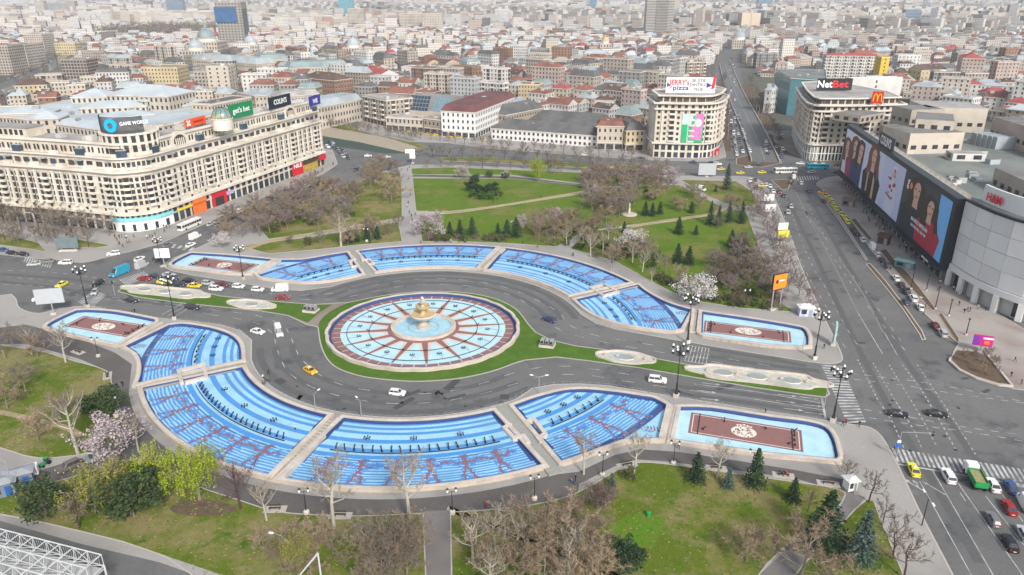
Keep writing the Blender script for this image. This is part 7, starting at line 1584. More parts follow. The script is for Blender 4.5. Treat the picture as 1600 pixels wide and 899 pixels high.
for a in ((62, 470, (-1, .15), 'hatch', 'white', 'half hidden behind the grey billboard'), (153, 446, (-1, .55), 'suv', 'black', 'turning at the left crossing'), (149, 459, (-.7, 1), 'hatch', 'silver', 'waiting on the left zebra crossing'), (206, 472, (1, .15), 'sedan', 'dark', 'driving right beside the long left median fountain'), (301, 483, (1, .12), 'suv', 'dark', 'on the near road by the lane hatching at left'),
    (54, 415, (-1, .1), 'sedan', 'silver', 'behind the grey one on the left cross road'), (75, 411, (-1, .1), 'sedan', 'grey', 'on the far left zebra crossing'), (103, 413, (-1, .02), 'suv', 'white', 'nearest the left corner pavement'), (178, 399, (-1, .1), 'suv', 'white', 'crossing the pavement edge below the bank corner'), (218, 407, (1, -.5), 'sedan', 'white', 'heading up the left street'), (222, 418, (1, -.5), 'van', 'silver', 'beside the white saloon at the left crossing'), (248, 407, (1, -.5), 'suv', 'dark', 'beside the white panel sign at left'),
    (6, 393, (1, .12), 'sedan', 'blue', 'parked at the far left kerb'), (20, 398, (1, .12), 'sedan', 'black', 'parked second from the left kerb end'), (38, 400, (1, .12), 'hatch', 'black', 'parked third from the left kerb end'), (298, 385, (1, -.45), 'sedan', 'white', 'on the left street beneath the white bus'), (305, 373, (1, -.45), 'van', 'white', 'small one behind the bus on the left street'), (262, 385, (1, -.45), 'sedan', 'grey', 'on the zebra by the bus stop'),
    (226, 438, (1, .05), 'sedan', 'red', 'first in the queue at far left'), (243, 434, (1, .05), 'sedan', 'dark', 'second lane of the queue, behind the red one'), (264, 432, (1, .05), 'sedan', 'silver', 'at the rear lane of the queue'), (268, 438, (1, .05), 'suv', 'navy', 'in the middle lane of the queue'), (279, 447, (1, .06), 'suv', 'dark', 'between the two taxis of the queue'), (296, 441, (1, .06), 'sedan', 'black', 'behind the yellow taxi in the queue'), (325, 445, (1, .08), 'hatch', 'silver', 'right of the yellow taxi in the queue'), (338, 454, (1, .08), 'suv', 'white', 'by the short left median fountain'), (347, 447, (1, .08), 'sedan', 'maroon', 'behind the white one by the short fountain'), (373, 450, (1, .06), 'hatch', 'white', 'leading the queue into the bend'), (403, 455, (1, .05), 'hatch', 'white', 'left of the white van on the far ring road'), (438, 455, (-1, .03), 'van', 'white', 'on the far ring road behind the red car'), (442, 467, (1, .0), 'sedan', 'red', 'in front of the white van on the far ring road'),
    (403, 521, (1, .25), 'sedan', 'white', 'beside the big white van in the near bend'), (436, 522, (.35, 1), 'van', 'white', 'large, rounding the near bend of the ring'), (621, 617, (1, .1), 'hatch', 'white', 'alone on the near ring road below the fountain'), (1027, 597, (1, .12), 'suv', 'white', 'near the tall lamp on the near ring road'), (858, 502, (-1, -.35), 'suv', 'navy', 'on the far ring road right of the fountain'), (1402, 650, (1, .15), 'sedan', 'black', 'left of the two crossing the wide junction'), (1463, 650, (1, .15), 'sedan', 'black', 'right of the two crossing the wide junction')): car(*a)
for a in ((97, 447, (-1, .5), 'lemon', 'crossing left beside the grey billboard'), (256, 443, (1, .05), 'lemon', 'in the queue behind the dark estate'), (304, 449, (1, .06), 'yellow', 'in the queue above the long median fountain'), (485, 582, (1, .6), 'amber', 'alone in the near bend of the ring')): car(a[0], a[1], a[2], 'sedan', a[3], a[4], True)
DL = (-.55, -1)
for a in ((1481, 748, 'suv', 'white', 'waiting second from left at the lower right stop line'), (1551, 762, 'sedan', 'white', 'waiting right of the green truck'), (1579, 765, 'sedan', 'blue', 'waiting rightmost at the stop line'), (1576, 797, 'sedan', 'red', 'in the lower right queue behind the blue one'), (1602, 792, 'van', 'white', 'cut by the right frame edge in the queue'), (1551, 816, 'hatch', 'grey', 'behind the green truck in the lower right queue'), (1599, 838, 'hatch', 'silver', 'at the right frame edge below the red one'), (1577, 853, 'sedan', 'black', 'lowest in the lower right queue')): car(a[0], a[1], DL, *a[2:])
car(1427, 738, (-.45, -1), 'sedan', 'lemon', 'first at the lower right stop line', True)
TAX = [(1285, 303, (-1, -.15)), (1294, 310, (-.9, -.5)), (1299, 316, (-.8, -.7)), (1303, 323, (-.7, -1)), (1307, 328, (-.6, -1)), (1314, 336, (-.6, -1)), (1320, 342, (-.6, -1)), (1324, 349, (-.6, -1))]
for i, (x, y, d) in enumerate(TAX): car(x, y, d, 'sedan', 'lemon' if i else 'amber', '', True, group='yellow taxis at the rank', label='orange-yellow taxi at the head of the rank by the store' if i == 0 else 'bright yellow taxi waiting in the rank along the store pavement')
DP = (-.62, -1)
for a in ((1287, 316, 'sedan', 'maroon', 'beside the yellow taxi rank'), (1332, 360, 'sedan', 'dark', 'parked right behind the taxi rank'), (1338, 367, 'sedan', 'black', 'parked second behind the taxi rank'), (1348, 377, 'sedan', 'white', 'parked third behind the taxi rank'), (1362, 389, 'van', 'white', 'parked in the store lane'), (1371, 400, 'hatch', 'white', 'parked behind the white van in the store lane'), (1378, 409, 'sedan', 'black', 'parked above the gap of the store lane'), (1386, 418, 'suv', 'dark', 'parked at the end of the upper store lane'), (1400, 437, 'sedan', 'white', 'parked first in the lower store lane'), (1408, 448, 'sedan', 'dark', 'parked second in the lower store lane'), (1416, 458, 'suv', 'black', 'parked third in the lower store lane'), (1427, 469, 'suv', 'white', 'parked by the dark one in the lower store lane'), (1415, 475, 'hatch', 'navy', 'double-parked in the lower store lane'), (1438, 483, 'sedan', 'white', 'parked last of the white ones in the lower store lane'), (1461, 512, 'sedan', 'maroon', 'near the exit of the store lane'), (1473, 524, 'suv', 'silver', 'last at the exit of the store lane')): car(a[0], a[1], DP, *a[2:])
for a in ((1231, 334, (.3, 1), 'hatch', 'silver', 'lower of two on the wide avenue'), (1236, 325, (.3, 1), 'hatch', 'silver', 'upper of two on the wide avenue'), (1225, 308, (.4, 1), 'sedan', 'dark', 'near the white sign by the avenue'), (1218, 301, (.4, 1), 'sedan', 'red', 'by the upper park corner'), (1208, 301, (.4, 1), 'sedan', 'white', 'left of the red one at the upper park corner'), (1203, 293, (.4, 1), 'sedan', 'white', 'waiting at the upper crossing, second'), (1264, 300, (-.3, -1), 'sedan', 'navy', 'on the dark curved lane by the taxi rank'), (1252, 288, (-.2, -1), 'hatch', 'white', 'before the zebra at the upper crossing'), (1240, 288, (-.2, -1), 'van', 'brown', 'small one before the upper zebra'), (1240, 280, (-.2, -1), 'van', 'white', 'truck-like on the upper zebra'), (1231, 263, (-1, -.05), 'sedan', 'blue', 'left of the teal bus'), (1250, 257, (-1, -.05), 'sedan', 'white', 'behind the teal bus'), (1268, 271, (-1, 0), 'sedan', 'silver', 'below the teal bus'), (1307, 271, (-1, 0), 'sedan', 'black', 'near the giant screen corner'), (1308, 260, (-1, 0), 'suv', 'dark', 'far one near the giant screen corner'), (1221, 247, (-.4, -1), 'sedan', 'blue', 'at the avenue mouth by the bet-sign block'),
    (1084, 255, (1, .05), 'sedan', 'navy', 'before the pizza-sign block'), (1112, 256, (1, .05), 'sedan', 'dark', 'right of the red kiosks'), (1121, 258, (1, .05), 'suv', 'white', 'right of the red kiosks'), (1169, 263, (-1, 0), 'sedan', 'silver', 'below the bare traffic island'), (1183, 259, (-1, 0), 'suv', 'dark', 'below the bare traffic island'), (1172, 284, (.2, 1), 'sedan', 'white', 'beside the lone spruce'), (1180, 283, (.2, 1), 'sedan', 'dark', 'beside the lone spruce'), (1197, 291, (.3, 1), 'sedan', 'white', 'waiting at the upper crossing, first'), (1182, 295, (.3, 1), 'suv', 'black', 'waiting left at the upper crossing'), (914, 243, (-1, -.02), 'sedan', 'white', 'parked before the embankment houses'), (973, 239, (-1, 0), 'suv', 'silver', 'before the yellow town house'), (1002, 249, (1, .05), 'sedan', 'dark', 'on the upper embankment road'), (953, 263, (-1, 0), 'suv', 'white', 'on the lower embankment road'), (1048, 266, (-1, 0), 'sedan', 'red', 'on the lower embankment road by blossom trees'), (556, 267, (-.9, .5), 'suv', 'dark', 'alone on the left street by the park'), (640, 240, (1, -.05), 'van', 'white', 'on the bridge at the head of the straight walk'), (575, 245, (1, -.05), 'sedan', 'white', 'near the river bend'), (605, 247, (1, -.05), 'sedan', 'silver', 'near the river bend')): car(*a, full=False)
for a in ((1156, 272), (1190, 271), (1126, 266), (1190, 292)): car(a[0], a[1], (-1, .03), 'sedan', 'yellow', '', True, False, 'yellow taxis at the upper crossing', 'small yellow taxi at the upper crossing by the park corner')
for x, y in ((640, 207), (655, 209), (669, 211), (680, 212), (702, 215), (716, 216), (754, 220)): car(x, y, (1, .1), 'sedan', 'yellow', '', True, False, 'yellow taxis before the hotel', 'yellow taxi in the row before the ornate houses and hotel')
cr2 = random.Random(3)
for i in range(34):
 t = (i // 3) / 11; k = i % 3; x = 1139 + 12 * t + k * (5 + 6 * t) ; y = 172 + 72 * t + cr2.uniform(-1.5, 1.5)
 car(x + cr2.uniform(-.8, .8), y, (.25, 1), cr2.choice(['sedan', 'hatch', 'suv', 'van']), cr2.choice(['white', 'white', 'dark', 'silver', 'black', 'grey', 'blue']), '', False, False, 'cars queuing on the far avenue', 'car in the dense queue on the left lanes of the far avenue')
for i in range(16): t = i / 15; car(1140 + 3 * t + cr2.uniform(-4, 8), 92 + 70 * t, (.05, 1), cr2.choice(['sedan', 'hatch']), cr2.choice(['white', 'dark', 'silver', 'red']), '', False, False, 'cars far up the avenue', 'tiny car far up the avenue between bare trees')
for i in range(18): car(1196 + cr2.uniform(0, 30), 212 + i * 1.8 + cr2.uniform(-2, 2), (.5, 1), cr2.choice(['sedan', 'hatch', 'suv']), cr2.choice(['white', 'dark', 'silver', 'black']), '', False, False, 'cars parked before the bet-sign block', 'car parked on the pavement before the bet-sign block')
for i in range(20): t = cr2.random(); car(512 + 32 * t + cr2.uniform(-5, 5), 224 + 24 * t + cr2.uniform(-3, 4), (.9, .5), cr2.choice(['sedan', 'hatch', 'suv']), cr2.choice(['white', 'dark', 'silver', 'black', 'grey']), '', False, False, 'cars parked by the river bend', 'car parked in the crowd behind the corner building end')
for i in range(14): t = i / 13; car(330 + 150 * t, 352 - 66 * t + 6 * (i % 2), (1, -.45), cr2.choice(['sedan', 'hatch', 'suv']), cr2.choice(['dark', 'black', 'grey', 'silver', 'white']), '', False, False, 'cars parked along the left street', 'car parked under bare trees along the left street')
for i in range(16): t = i / 15; car(10 + 70 * t + cr2.uniform(-3, 3), 126 - 30 * t, (1, -.4), 'sedan', cr2.choice(['white', 'dark', 'silver']), '', False, False, 'cars on the river road', 'tiny car on the far river road')
car(108, 734, (-1, .45), 'suv', 'brown', '', label='dusty grey-brown estate car parked on the lane below the blossom tree', z=.132); car(157, 717, (-1, .35), 'van', 'greygreen', '', label='grey-green pickup half under the pink blossom tree', z=.132); car(1094, 298, (1, .2), 'van', 'white', '', full=False, label='white van parked on the path in the upper right park', z=.14)
# buses, truck, big van, motorcycle
def bus(px, py, d, cmat, label, stripe=None):
 x, y = P(px, py); root = empty('bus', (x, y, 0), heading(px, py, d)); tag(root, label, 'bus'); b = MB(); b.hull(ring3(rr(-6, 6, 1.26, .3), .35), ring3(rr(-6, 6, 1.26, .3), 1.4), stripe or cmat, False); b.hull(ring3(rr(-6, 6, 1.26, .3), 1.4), ring3(rr(-5.95, 5.95, 1.2, .3), 3.0), cmat); b.build('body', root)
 b = MB()
 for s in (-1, 1):
  for i in range(8): b.box((-5 + i * 1.43, s * 1.25, 2.0), (1.25, .06, .95), WIN)
 b.build('side_windows', root, 'stuff'); b = MB(); b.box((5.97, 0, 1.95), (.08, 2.1, 1.3), WIN); b.build('windscreen', root)
 for s in (-1, 1):
  for wx in (-3.6, 3.6): b = MB(); b.tube((wx, s * 1.0, .5), (wx, s * 1.29, .5), .5, .5, TYRE, 12); b.build('wheel', root)
 for i in (-2.5, 1.5): b = MB(); b.box((i, 0, 3.12), (1.8, 1.4, .22), WHITEP); b.build('roof_unit', root)
bus(297, 356, (-1, .42), M('bus_cream', (0.70, 0.68, 0.62), .35, 0), 'cream city bus at the stop before the corner building'); bus(1277, 264, (-1, -.02), CP['teal'], 'teal city bus at the upper crossing', CP['teal']); bus(1227, 271, (-1, .02), M('bus_cream', (0, 0, 0)), 'white city bus at the upper crossing left of the teal one')
car(188, 429, (-1, .42), 'van', 'teal', '', label='large bright teal delivery van at the left crossing').scale = (1.35, 1.2, 1.15)
x, y = P(1522, 752); root = empty('truck', (x, y, 0), heading(1522, 752, DL)); tag(root, 'green tipper truck with white cab waiting at the stop line', 'truck')
b = MB(); b.hull(ring3(rr(1.5, 3.6, 1.15, .25), .5), ring3(rr(1.6, 3.4, 1.05, .25), 2.6), CP['white']); b.build('cab', root); b = MB(); b.box((3.52, 0, 2.0), (.1, 1.9, .8), WIN); b.build('windscreen', root); b = MB(); b.box((-1.1, 0, .8), (5.0, 1.0, .3), BLACK); b.build('chassis', root)
b = MB()
for c, s in (((-1.2, 1.15, 1.6), (4.8, .1, 1.2)), ((-1.2, -1.15, 1.6), (4.8, .1, 1.2)), ((1.2, 0, 1.6), (.1, 2.2, 1.2)), ((-3.6, 0, 1.6), (.1, 2.2, 1.2)), ((-1.2, 0, 1.0), (4.8, 2.3, .1))): b.box(c, s, CP['green'])
b.build('tipper_body', root); b = MB(); b.box((-1.2, 0, 1.5), (4.6, 2.1, .7), M('load_sand', (0.30, 0.26, 0.13), .95, .3, 2.0)); b.build('load', root)
for wx in (2.5, -1.8, -2.9):
 for s in (-1, 1): b = MB(); b.tube((wx, s * .8, .5), (wx, s * 1.15, .5), .5, .5, TYRE, 12); b.build('wheel', root)
# ---------------------------------------------------------------- people
def person_mesh(pose, mats):
 s = {'walk': (.28, .12), 'stand': (.04, .10), 'sit': (0, .1)}[pose]; st, hx = s
 V_ = [(0, 0, .95), (0, 0, 1.18), (0, 0, 1.40), (0, 0, 1.52), (.02, 0, 1.66), (0, .19, 1.40), (-st * .6, .25, 1.14), (st * .3, .24, .90), (0, -.19, 1.40), (st * .6, -.25, 1.14), (st * 1.2, -.24, .92), (0, hx, .90), (st, hx, .50), (st * .9, hx, .08), (st + .17, hx, .04), (0, -hx, .90), (-st * .5, -hx, .48), (-st * 1.3, -hx, .08), (-st * 1.3 + .17, -hx, .04)]
 E_ = [(0, 1), (1, 2), (2, 3), (3, 4), (2, 5), (5, 6), (6, 7), (2, 8), (8, 9), (9, 10), (0, 11), (11, 12), (12, 13), (13, 14), (0, 15), (15, 16), (16, 17), (17, 18)]
 if pose == 'sit':
  V_ = [(x, y, z - .47) for x, y, z in V_]
  for i in (12, 16): V_[i] = (.42, V_[i][1], .46)
  for i in (13, 17): V_[i] = (.44, V_[i][1], .08)
  for i in (14, 18): V_[i] = (.60, V_[i][1], .04)
  for i in (7, 10): V_[i] = (.3, V_[i][1], .55)
 rad = [.15, .14, .15, .055, .105, .075, .052, .038, .075, .052, .038, .10, .065, .048, .04, .10, .065, .048, .04]
 me = bpy.data.meshes.new('person'); me.from_pydata(V_, E_, []); o = bpy.data.objects.new('person', me); link(o); sm = o.modifiers.new('s', 'SKIN'); o.modifiers.new('u', 'SUBSURF').levels = 1
 for i, v in enumerate(me.skin_vertices[0].data): v.radius = (rad[i], rad[i] * (1.0 if i not in (1, 2) else 1.15)); v.use_root = i == 0
 bpy.context.view_layer.update(); m2 = bpy.data.meshes.new_from_object(o.evaluated_get(bpy.context.evaluated_depsgraph_get())); bpy.data.objects.remove(o); m2.materials.clear()
 for m in mats: m2.materials.append(m)
 dz = -.47 if pose == 'sit' else 0
 for p in m2.polygons:
  z, x = p.center.z - dz, p.center.x
  p.material_index = 3 if (z > 1.68 or (z > 1.55 and x < -.01)) else 2 if z > 1.50 or (z < 1.0 and abs(p.center.y) > .2 and z > .82) else 0 if z > (.93 if pose != 'sit' else .98) else 1 if z > .12 else 4
  p.use_smooth = True
 return m2
SKIN = M('skin', (0.50, 0.33, 0.25), .6, 0); HAIR = M('hair_dark', (0.03, 0.02, 0.015), .7, 0); SHOE = M('shoes', (0.02, 0.02, 0.02), .6, 0); JN = M('trousers_dark', (0.03, 0.035, 0.055), .85, 0); JK = dict(black=(0.015, 0.015, 0.018), navy=(0.03, 0.04, 0.10), red=(0.38, 0.025, 0.03), white=(0.62, 0.62, 0.60), grey=(0.16, 0.16, 0.17), green=(0.05, 0.12, 0.06), orange=(0.75, 0.18, 0.03), blue=(0.04, 0.12, 0.40), lime=(0.60, 0.75, 0.06))
PM = {}
def person(px, py, colour, pose, label, group=None, d=None, z=.124, world=None):
 k = (colour, pose)
 if k not in PM: PM[k] = person_mesh(pose, [M('coat_' + colour, JK[colour], .85, 0), JN, SKIN, HAIR, SHOE])
 x, y = world or P(px, py); o = ob('person', PM[k], loc=(x, y, z), rz=d if d is not None else tr_.uniform(0, 6.28)); tag(o, label, 'person', group or 'people on the square'); return o
for a in ((1321, 664, 'red', 'walk', 'person in red coat at the foot of the right zebra'), (1316, 667, 'black', 'walk', 'person in black at the foot of the right zebra'), (1342, 668, 'navy', 'walk', 'person in dark blue stepping off the right zebra'), (1060, 703, 'black', 'walk', 'person in black walking below the crest pool, near the lamp'), (1195, 648, 'black', 'stand', 'person in black standing on the rim kerb of the crest pool'), (1287, 546, 'black', 'walk', 'person in black on the far right pavement'), (1396, 706, 'blue', 'stand', 'person in blue at the pole of the lower crossing'), (648, 800, 'black', 'stand', 'person standing beside the mouth of the lower straight path'), (760, 792, 'red', 'sit', 'person in red sitting at the edge of the near walk'), (893, 756, 'blue', 'sit', 'person in blue crouching on the near walk'), (899, 753, 'black', 'stand', 'person in black beside the crouching one'), (1228, 744, 'red', 'sit', 'person in red on the bench at the right end'), (1220, 744, 'black', 'sit', 'person in black on the bench at the right end'), (411, 592, 'white', 'sit', 'person in white sitting on the pool edge in the near bend'), (415, 602, 'navy', 'walk', 'person in dark blue walking along the near bend kerb'), (411, 603, 'grey', 'walk', 'person in grey walking along the near bend kerb'), (420, 586, 'black', 'walk', 'person in black on the pavement of the near bend'), (462, 674, 'lime', 'stand', 'worker in yellow vest inside the left curved pool'), (211, 490, 'black', 'stand', 'person at the kerb by the near left flat pool'), (192, 605, 'black', 'walk', 'person on the dark walk at left'), (1585, 566, 'black', 'walk', 'person walking by the store flower bed, upper'), (1579, 590, 'black', 'walk', 'person walking by the store flower bed, middle'), (1595, 602, 'grey', 'walk', 'person walking by the store flower bed, lower'), (1506, 490, 'black', 'walk', 'person walking before the round store corner, left'), (1511, 488, 'navy', 'walk', 'person walking before the round store corner, right'), (845, 310, 'black', 'walk', 'person on the dirt path of the upper meadow'), (771, 317, 'black', 'walk', 'left person of two on the upper dirt path'), (777, 314, 'black', 'walk', 'right person of two on the upper dirt path'), (643, 340, 'black', 'walk', 'person on the straight walk, upper of two'), (644, 346, 'navy', 'walk', 'person on the straight walk, lower of two'), (637, 268, 'black', 'walk', 'person at the head of the straight walk'), (840, 388, 'black', 'walk', 'person where the far paths meet the pool walk'), (47, 738, 'orange', 'walk', 'worker in orange vest beside the white trailer')): person(*a)
def crowd(poly, n, label, group, colours=('black', 'navy', 'grey', 'black', 'red', 'white')):
 w_ = pxs(poly); xs = [p[0] for p in w_]; ys = [p[1] for p in w_]; k = 0
 while k < n:
  q = (tr_.uniform(min(xs), max(xs)), tr_.uniform(min(ys), max(ys)))
  if inside(q, w_): person(0, 0, tr_.choice(colours), tr_.choice(['walk', 'walk', 'stand']), label, group, world=q); k += 1
crowd([(1335, 318), (1350, 310), (1400, 360), (1440, 405), (1420, 405), (1370, 365)], 46, 'passer-by on the pavement under the giant screen', 'people under the giant screen'); crowd([(1450, 425), (1475, 445), (1545, 490), (1530, 500), (1450, 450)], 8, 'passer-by before the store columns', 'people before the store columns')
crowd([(175, 372), (215, 368), (265, 355), (272, 362), (230, 380), (190, 392)], 22, 'passer-by on the corner pavement by the bank front', 'people by the bank front'); crowd([(440, 295), (515, 258), (530, 256), (500, 272), (450, 298)], 20, 'passer-by before the red shop fronts', 'people before the red shops'); crowd([(1100, 252), (1130, 244), (1128, 220), (1120, 235)], 10, 'passer-by beside the red kiosks', 'people by the red kiosks'); crowd([(1255, 252), (1325, 257), (1330, 260), (1260, 258)], 12, 'passer-by before the bet-sign block', 'people before the bet-sign block'); crowd([(632, 262), (645, 262), (652, 340), (630, 350)], 7, 'stroller on the straight park walk', 'strollers on the straight walk'); crowd([(540, 382), (700, 381), (800, 382), (900, 405), (905, 400), (800, 378)], 9, 'stroller on the walk behind the far pools', 'strollers behind the far pools')
# motorcycle with rider
x, y = P(686, 617); root = empty('motorcycle', (x, y, 0), heading(686, 617, (1, .02))); tag(root, 'black motorcycle on the near ring road behind the white hatchback', 'motorcycle')
for wx in (-.7, .7): b = MB(); b.tube((wx, -.06, .32), (wx, .06, .32), .32, .32, TYRE, 12); b.build('wheel', root)
b = MB(); b.hull(ring3(rr(-.75, .55, .16, .1), .5), ring3(rr(-.8, .35, .2, .1), .85), CP['black']); b.build('body', root); b = MB(); b.tube((.7, 0, .35), (.45, 0, 1.0), .04, .04, STEEL, 5); b.tube((.45, -.35, 1.02), (.45, .35, 1.02), .03, .03, BLACK, 5); b.build('fork', root)
o = person(0, 0, 'black', 'sit', 'rider in black on the motorcycle', world=(x - .2, y), d=root.rotation_euler.z, z=.42)
# ---------------------------------------------------------------- lamps
def lamp_proto():
 root = empty('street_lamp'); ks = []
 b = MB(); b.box((0, 0, .5), (1.0, 1.0, 1.0), STONE2); b.lathe([(.45, 1.0), (.35, 1.15), (.22, 1.6), (.2, 3.2), (.26, 3.3), (.15, 3.6)], BLACK, n=10); ks.append(b.build('base', root)); b = MB(); b.tube((0, 0, 3.4), (0, 0, 10.2), .13, .08, BLACK, 8); b.lathe([(.12, 6), (.26, 6.2), (.12, 6.4)], BLACK, n=8); ks.append(b.build('pole', root))
 b = MB(); b.lathe([(.1, 10), (.26, 10.3), (.3, 10.9), (.14, 11.4), (.1, 12.2)], BLACK, n=10); ks.append(b.build('crown', root))
 for i in range(8):
  a = math.tau * i / 8; r_ = 1.6; zt = 11.0 if i % 2 else 11.8; b = MB(); pts = [(.1 * math.cos(a), .1 * math.sin(a), 10.2), (.8 * math.cos(a), .8 * math.sin(a), 10.1), (1.4 * math.cos(a), 1.4 * math.sin(a), 10.5), (r_ * math.cos(a), r_ * math.sin(a), zt - .3)]
  for p, q in zip(pts, pts[1:]): b.tube(p, q, .05, .04, BLACK, 5, False)
  b.lathe([(.28, -.3), (.3, 0), (.1, .05)], BLACK, (r_ * math.cos(a), r_ * math.sin(a), zt), 8); ks.append(b.build('arm', root))
  b = MB(); b.lathe([(.05, -.02), (.22, .1), (.26, .3), (.16, .5), (.02, .56)], GLOBE, (r_ * math.cos(a), r_ * math.sin(a), zt), 8); ks.append(b.build('globe', root, smooth=True))
 for k in ks: KIDS[k.name] = []
 return proto(root, *ks)
LP = lamp_proto()
for px, pb, pt_, lb in ((137, 481, 418, 'tall black many-armed lamp by the near left flat pool'), (273, 500, 435, 'tall black many-armed lamp at the lane hatching on the left'), (380, 437, 385, 'tall black many-armed lamp at the far left flat pool'), (1074, 537, 463, 'tall black many-armed lamp between the far right pools'), (1056, 622, 541, 'tall black many-armed lamp behind the white estate car'), (1301, 660, 576, 'tall black many-armed lamp at the right zebra crossing'), (1272, 562, 487, 'tall black many-armed lamp on the far right pavement'), (253, 418, 372, 'tall black many-armed lamp at the far side of the left crossing')):
 s = height_at(px, pb, pt_) / 12.3; o = copy_tree(LP, (*P(px, pb), .1), tr_.uniform(0, 1), s); tag(o, lb, 'street lamp', 'tall black many-armed lamps')
for k in KIDS[LP.name]: bpy.data.objects.remove(k)
bpy.data.objects.remove(LP)
def small_lamp():
 root = empty('park_lamp'); ks = []; b = MB(); b.lathe([(.55, 0), (.55, .5), (.35, .7), (.2, .75)], STONE2, n=8); ks.append(b.build('base', root)); b = MB(); b.tube((0, 0, .7), (0, 0, 4.7), .09, .06, BLACK, 6); b.tube((0, -.75, 4.6), (0, .75, 4.6), .05, .05, BLACK, 5); ks.append(b.build('pole', root))
 for s in (-1, 1): b = MB(); b.hull([(math.cos(a) * .16, s * .75 + math.sin(a) * .16, 4.55) for a in (.8, 2.36, 3.93, 5.5)], [(math.cos(a) * .28, s * .75 + math.sin(a) * .28, 5.15) for a in (.8, 2.36, 3.93, 5.5)], GLOBE); b.hull([(math.cos(a) * .34, s * .75 + math.sin(a) * .34, 5.15) for a in (.8, 2.36, 3.93, 5.5)], [(math.cos(a) * .05, s * .75 + math.sin(a) * .05, 5.5) for a in (.8, 2.36, 3.93, 5.5)], BLACK); ks.append(b.build('lantern', root))
 for k in ks: KIDS[k.name] = []
 return proto(root, *ks)
SLP = small_lamp()
for px, py, lb in ((479, 803, 'left of the white-trunked trees at the near walk'), (707, 803, 'at the mouth of the lower straight path'), (835, 781, 'below the stepped walkway'), (941, 744, 'below the terraced pool at the near right'), (1052, 726, 'below the crest pool'), (1174, 740, 'behind the green thuja-like tree'), (154, 558, 'beside the near left flat pool walk'), (182, 652, 'behind the pink blossom tree'), (802, 366, 'among trees behind the far middle pool'), (1165, 478, 'under mauve trees at the far right'), (573, 378, 'by the firs left of the straight walk')):
 o = copy_tree(SLP, (*P(px, py), .12), tr_.uniform(1.2, 1.9), 1.05); tag(o, 'black double-lantern park lamp ' + lb, 'park lamp', 'double-lantern park lamps')
for k in KIDS[SLP.name]: bpy.data.objects.remove(k)
bpy.data.objects.remove(SLP)
def mast(px, pb, pt_, arm, label, mat=STEEL, head=WHITEP, name='street_light'):
 h = height_at(px, pb, pt_); root = empty(name, (*P(px, pb), .1)); tag(root, label, 'street light', None); b = MB(); b.tube((0, 0, 0), (0, 0, h), .12, .07, mat, 6); b.build('pole', root)
 for a in arm: c = Vector((math.cos(a), math.sin(a), 0)); b = MB(); b.tube((0, 0, h), tuple(c * 1.6 + Vector((0, 0, h + .25))), .05, .04, mat, 4); b.box(tuple(c * 1.9 + Vector((0, 0, h + .22))), (.8, .35, .16), head, a); b.build('lamp_head', root)
mast(205, 806, 776, (2.6, 5.2), 'grey double-headed street light among the lower left pines'); mast(25, 778, 722, (2.8,), 'slim grey light mast beside the blue cabins'); mast(446, 880, 838, (2.9, 5.4), 'grey double-headed light on the lower lawn'); mast(1440, 822, 780, (1.5, 4.6), 'stone-footed double lamp on the wide road pavement', BLACK); mast(494, 648, 617, (1.2,), 'slim grey light on the near ring pavement, left'); mast(565, 654, 628, (2.2,), 'slim grey light on the near ring pavement, right'); mast(842, 616, 590, (.3, 2.8), 'small double light at the stepped walkway kerb'); mast(1443, 492, 470, (2.0,), 'slim dark post before the store, second', BLACK)
for i, (px, pb, pt_) in enumerate(((1423, 452, 410), (1447, 455, 432), (1461, 483, 450), (1482, 494, 470), (1509, 524, 500))):
 h = height_at(px, pb, pt_); b = MB(); b.tube((0, 0, 0), (0, 0, h), .16, .12, BLACK, 6); b.box((0, 0, .2), (.6, .6, .4), STONE2); b.box((0, 0, h + .1), (.5, .3, .4), BLACK); o = b.build('lamp_post'); o.location = (*P(px, pb), .12); tag(o, 'plain dark lamp post on the store pavement', 'lamp post', 'dark posts before the store')
for i in range(9):
 t = i / 8; px, pb = 1139 - 2 * t, 160 + 60 * t
 for sx in (0, 1): b = MB(); b.tube((0, 0, 0), (0, 0, 8), .12, .08, STEEL, 5); b.tube((0, 0, 8), (1.2 - 2.4 * sx, 0, 8.6), .06, .05, STEEL, 4); b.tube((1.2 - 2.4 * sx, 0, 8.6), (2.4 - 4.8 * sx, 0, 8.3), .05, .05, STEEL, 4); o = b.build('street_light'); o.location = (*P(px + sx * (34 + 34 * t), pb), .1); tag(o, 'curved grey street light along the far avenue', 'street light', 'curved lights of the far avenue')
# railings along the ring kerbs
def railing(line, label, step=1.9):
 root = empty('railing', (*line[0], .12)); tag(root, label, 'railing', 'railings along the ring road'); b = MB(); rl = MB(); x0, y0 = line[0]; cum = 0; last = -9
 pts = [Vector(p) for p in line]
 for a, c in zip(pts, pts[1:]):
  d = (c - a).length; n = max(1, int(d / step))
  for i in range(n): q = a.lerp(c, i / n); b.tube((q.x - x0, q.y - y0, 0), (q.x - x0, q.y - y0, .95), .05, .05, STEEL, 4)
  rl.tube((a.x - x0, a.y - y0, .8), (c.x - x0, c.y - y0, .8), .025, .025, STEEL, 3, False)
 b.build('posts', root, 'stuff'); rl.build('rail', root)
RA = arc(47.6, ang(404, 560), ang(800, 620), 46); railing(RA, 'thin grey railing along the near ring kerb'); railing([turn(p) for p in RA], 'thin grey railing along the far ring kerb')
RB_ = pxs([(150, 482), (245, 499), (300, 504), (345, 510), (375, 519), (392, 533)]); railing(RB_, 'thin grey railing along the near left kerb'); railing([turn(p) for p in RB_], 'thin grey railing along the far right kerb')
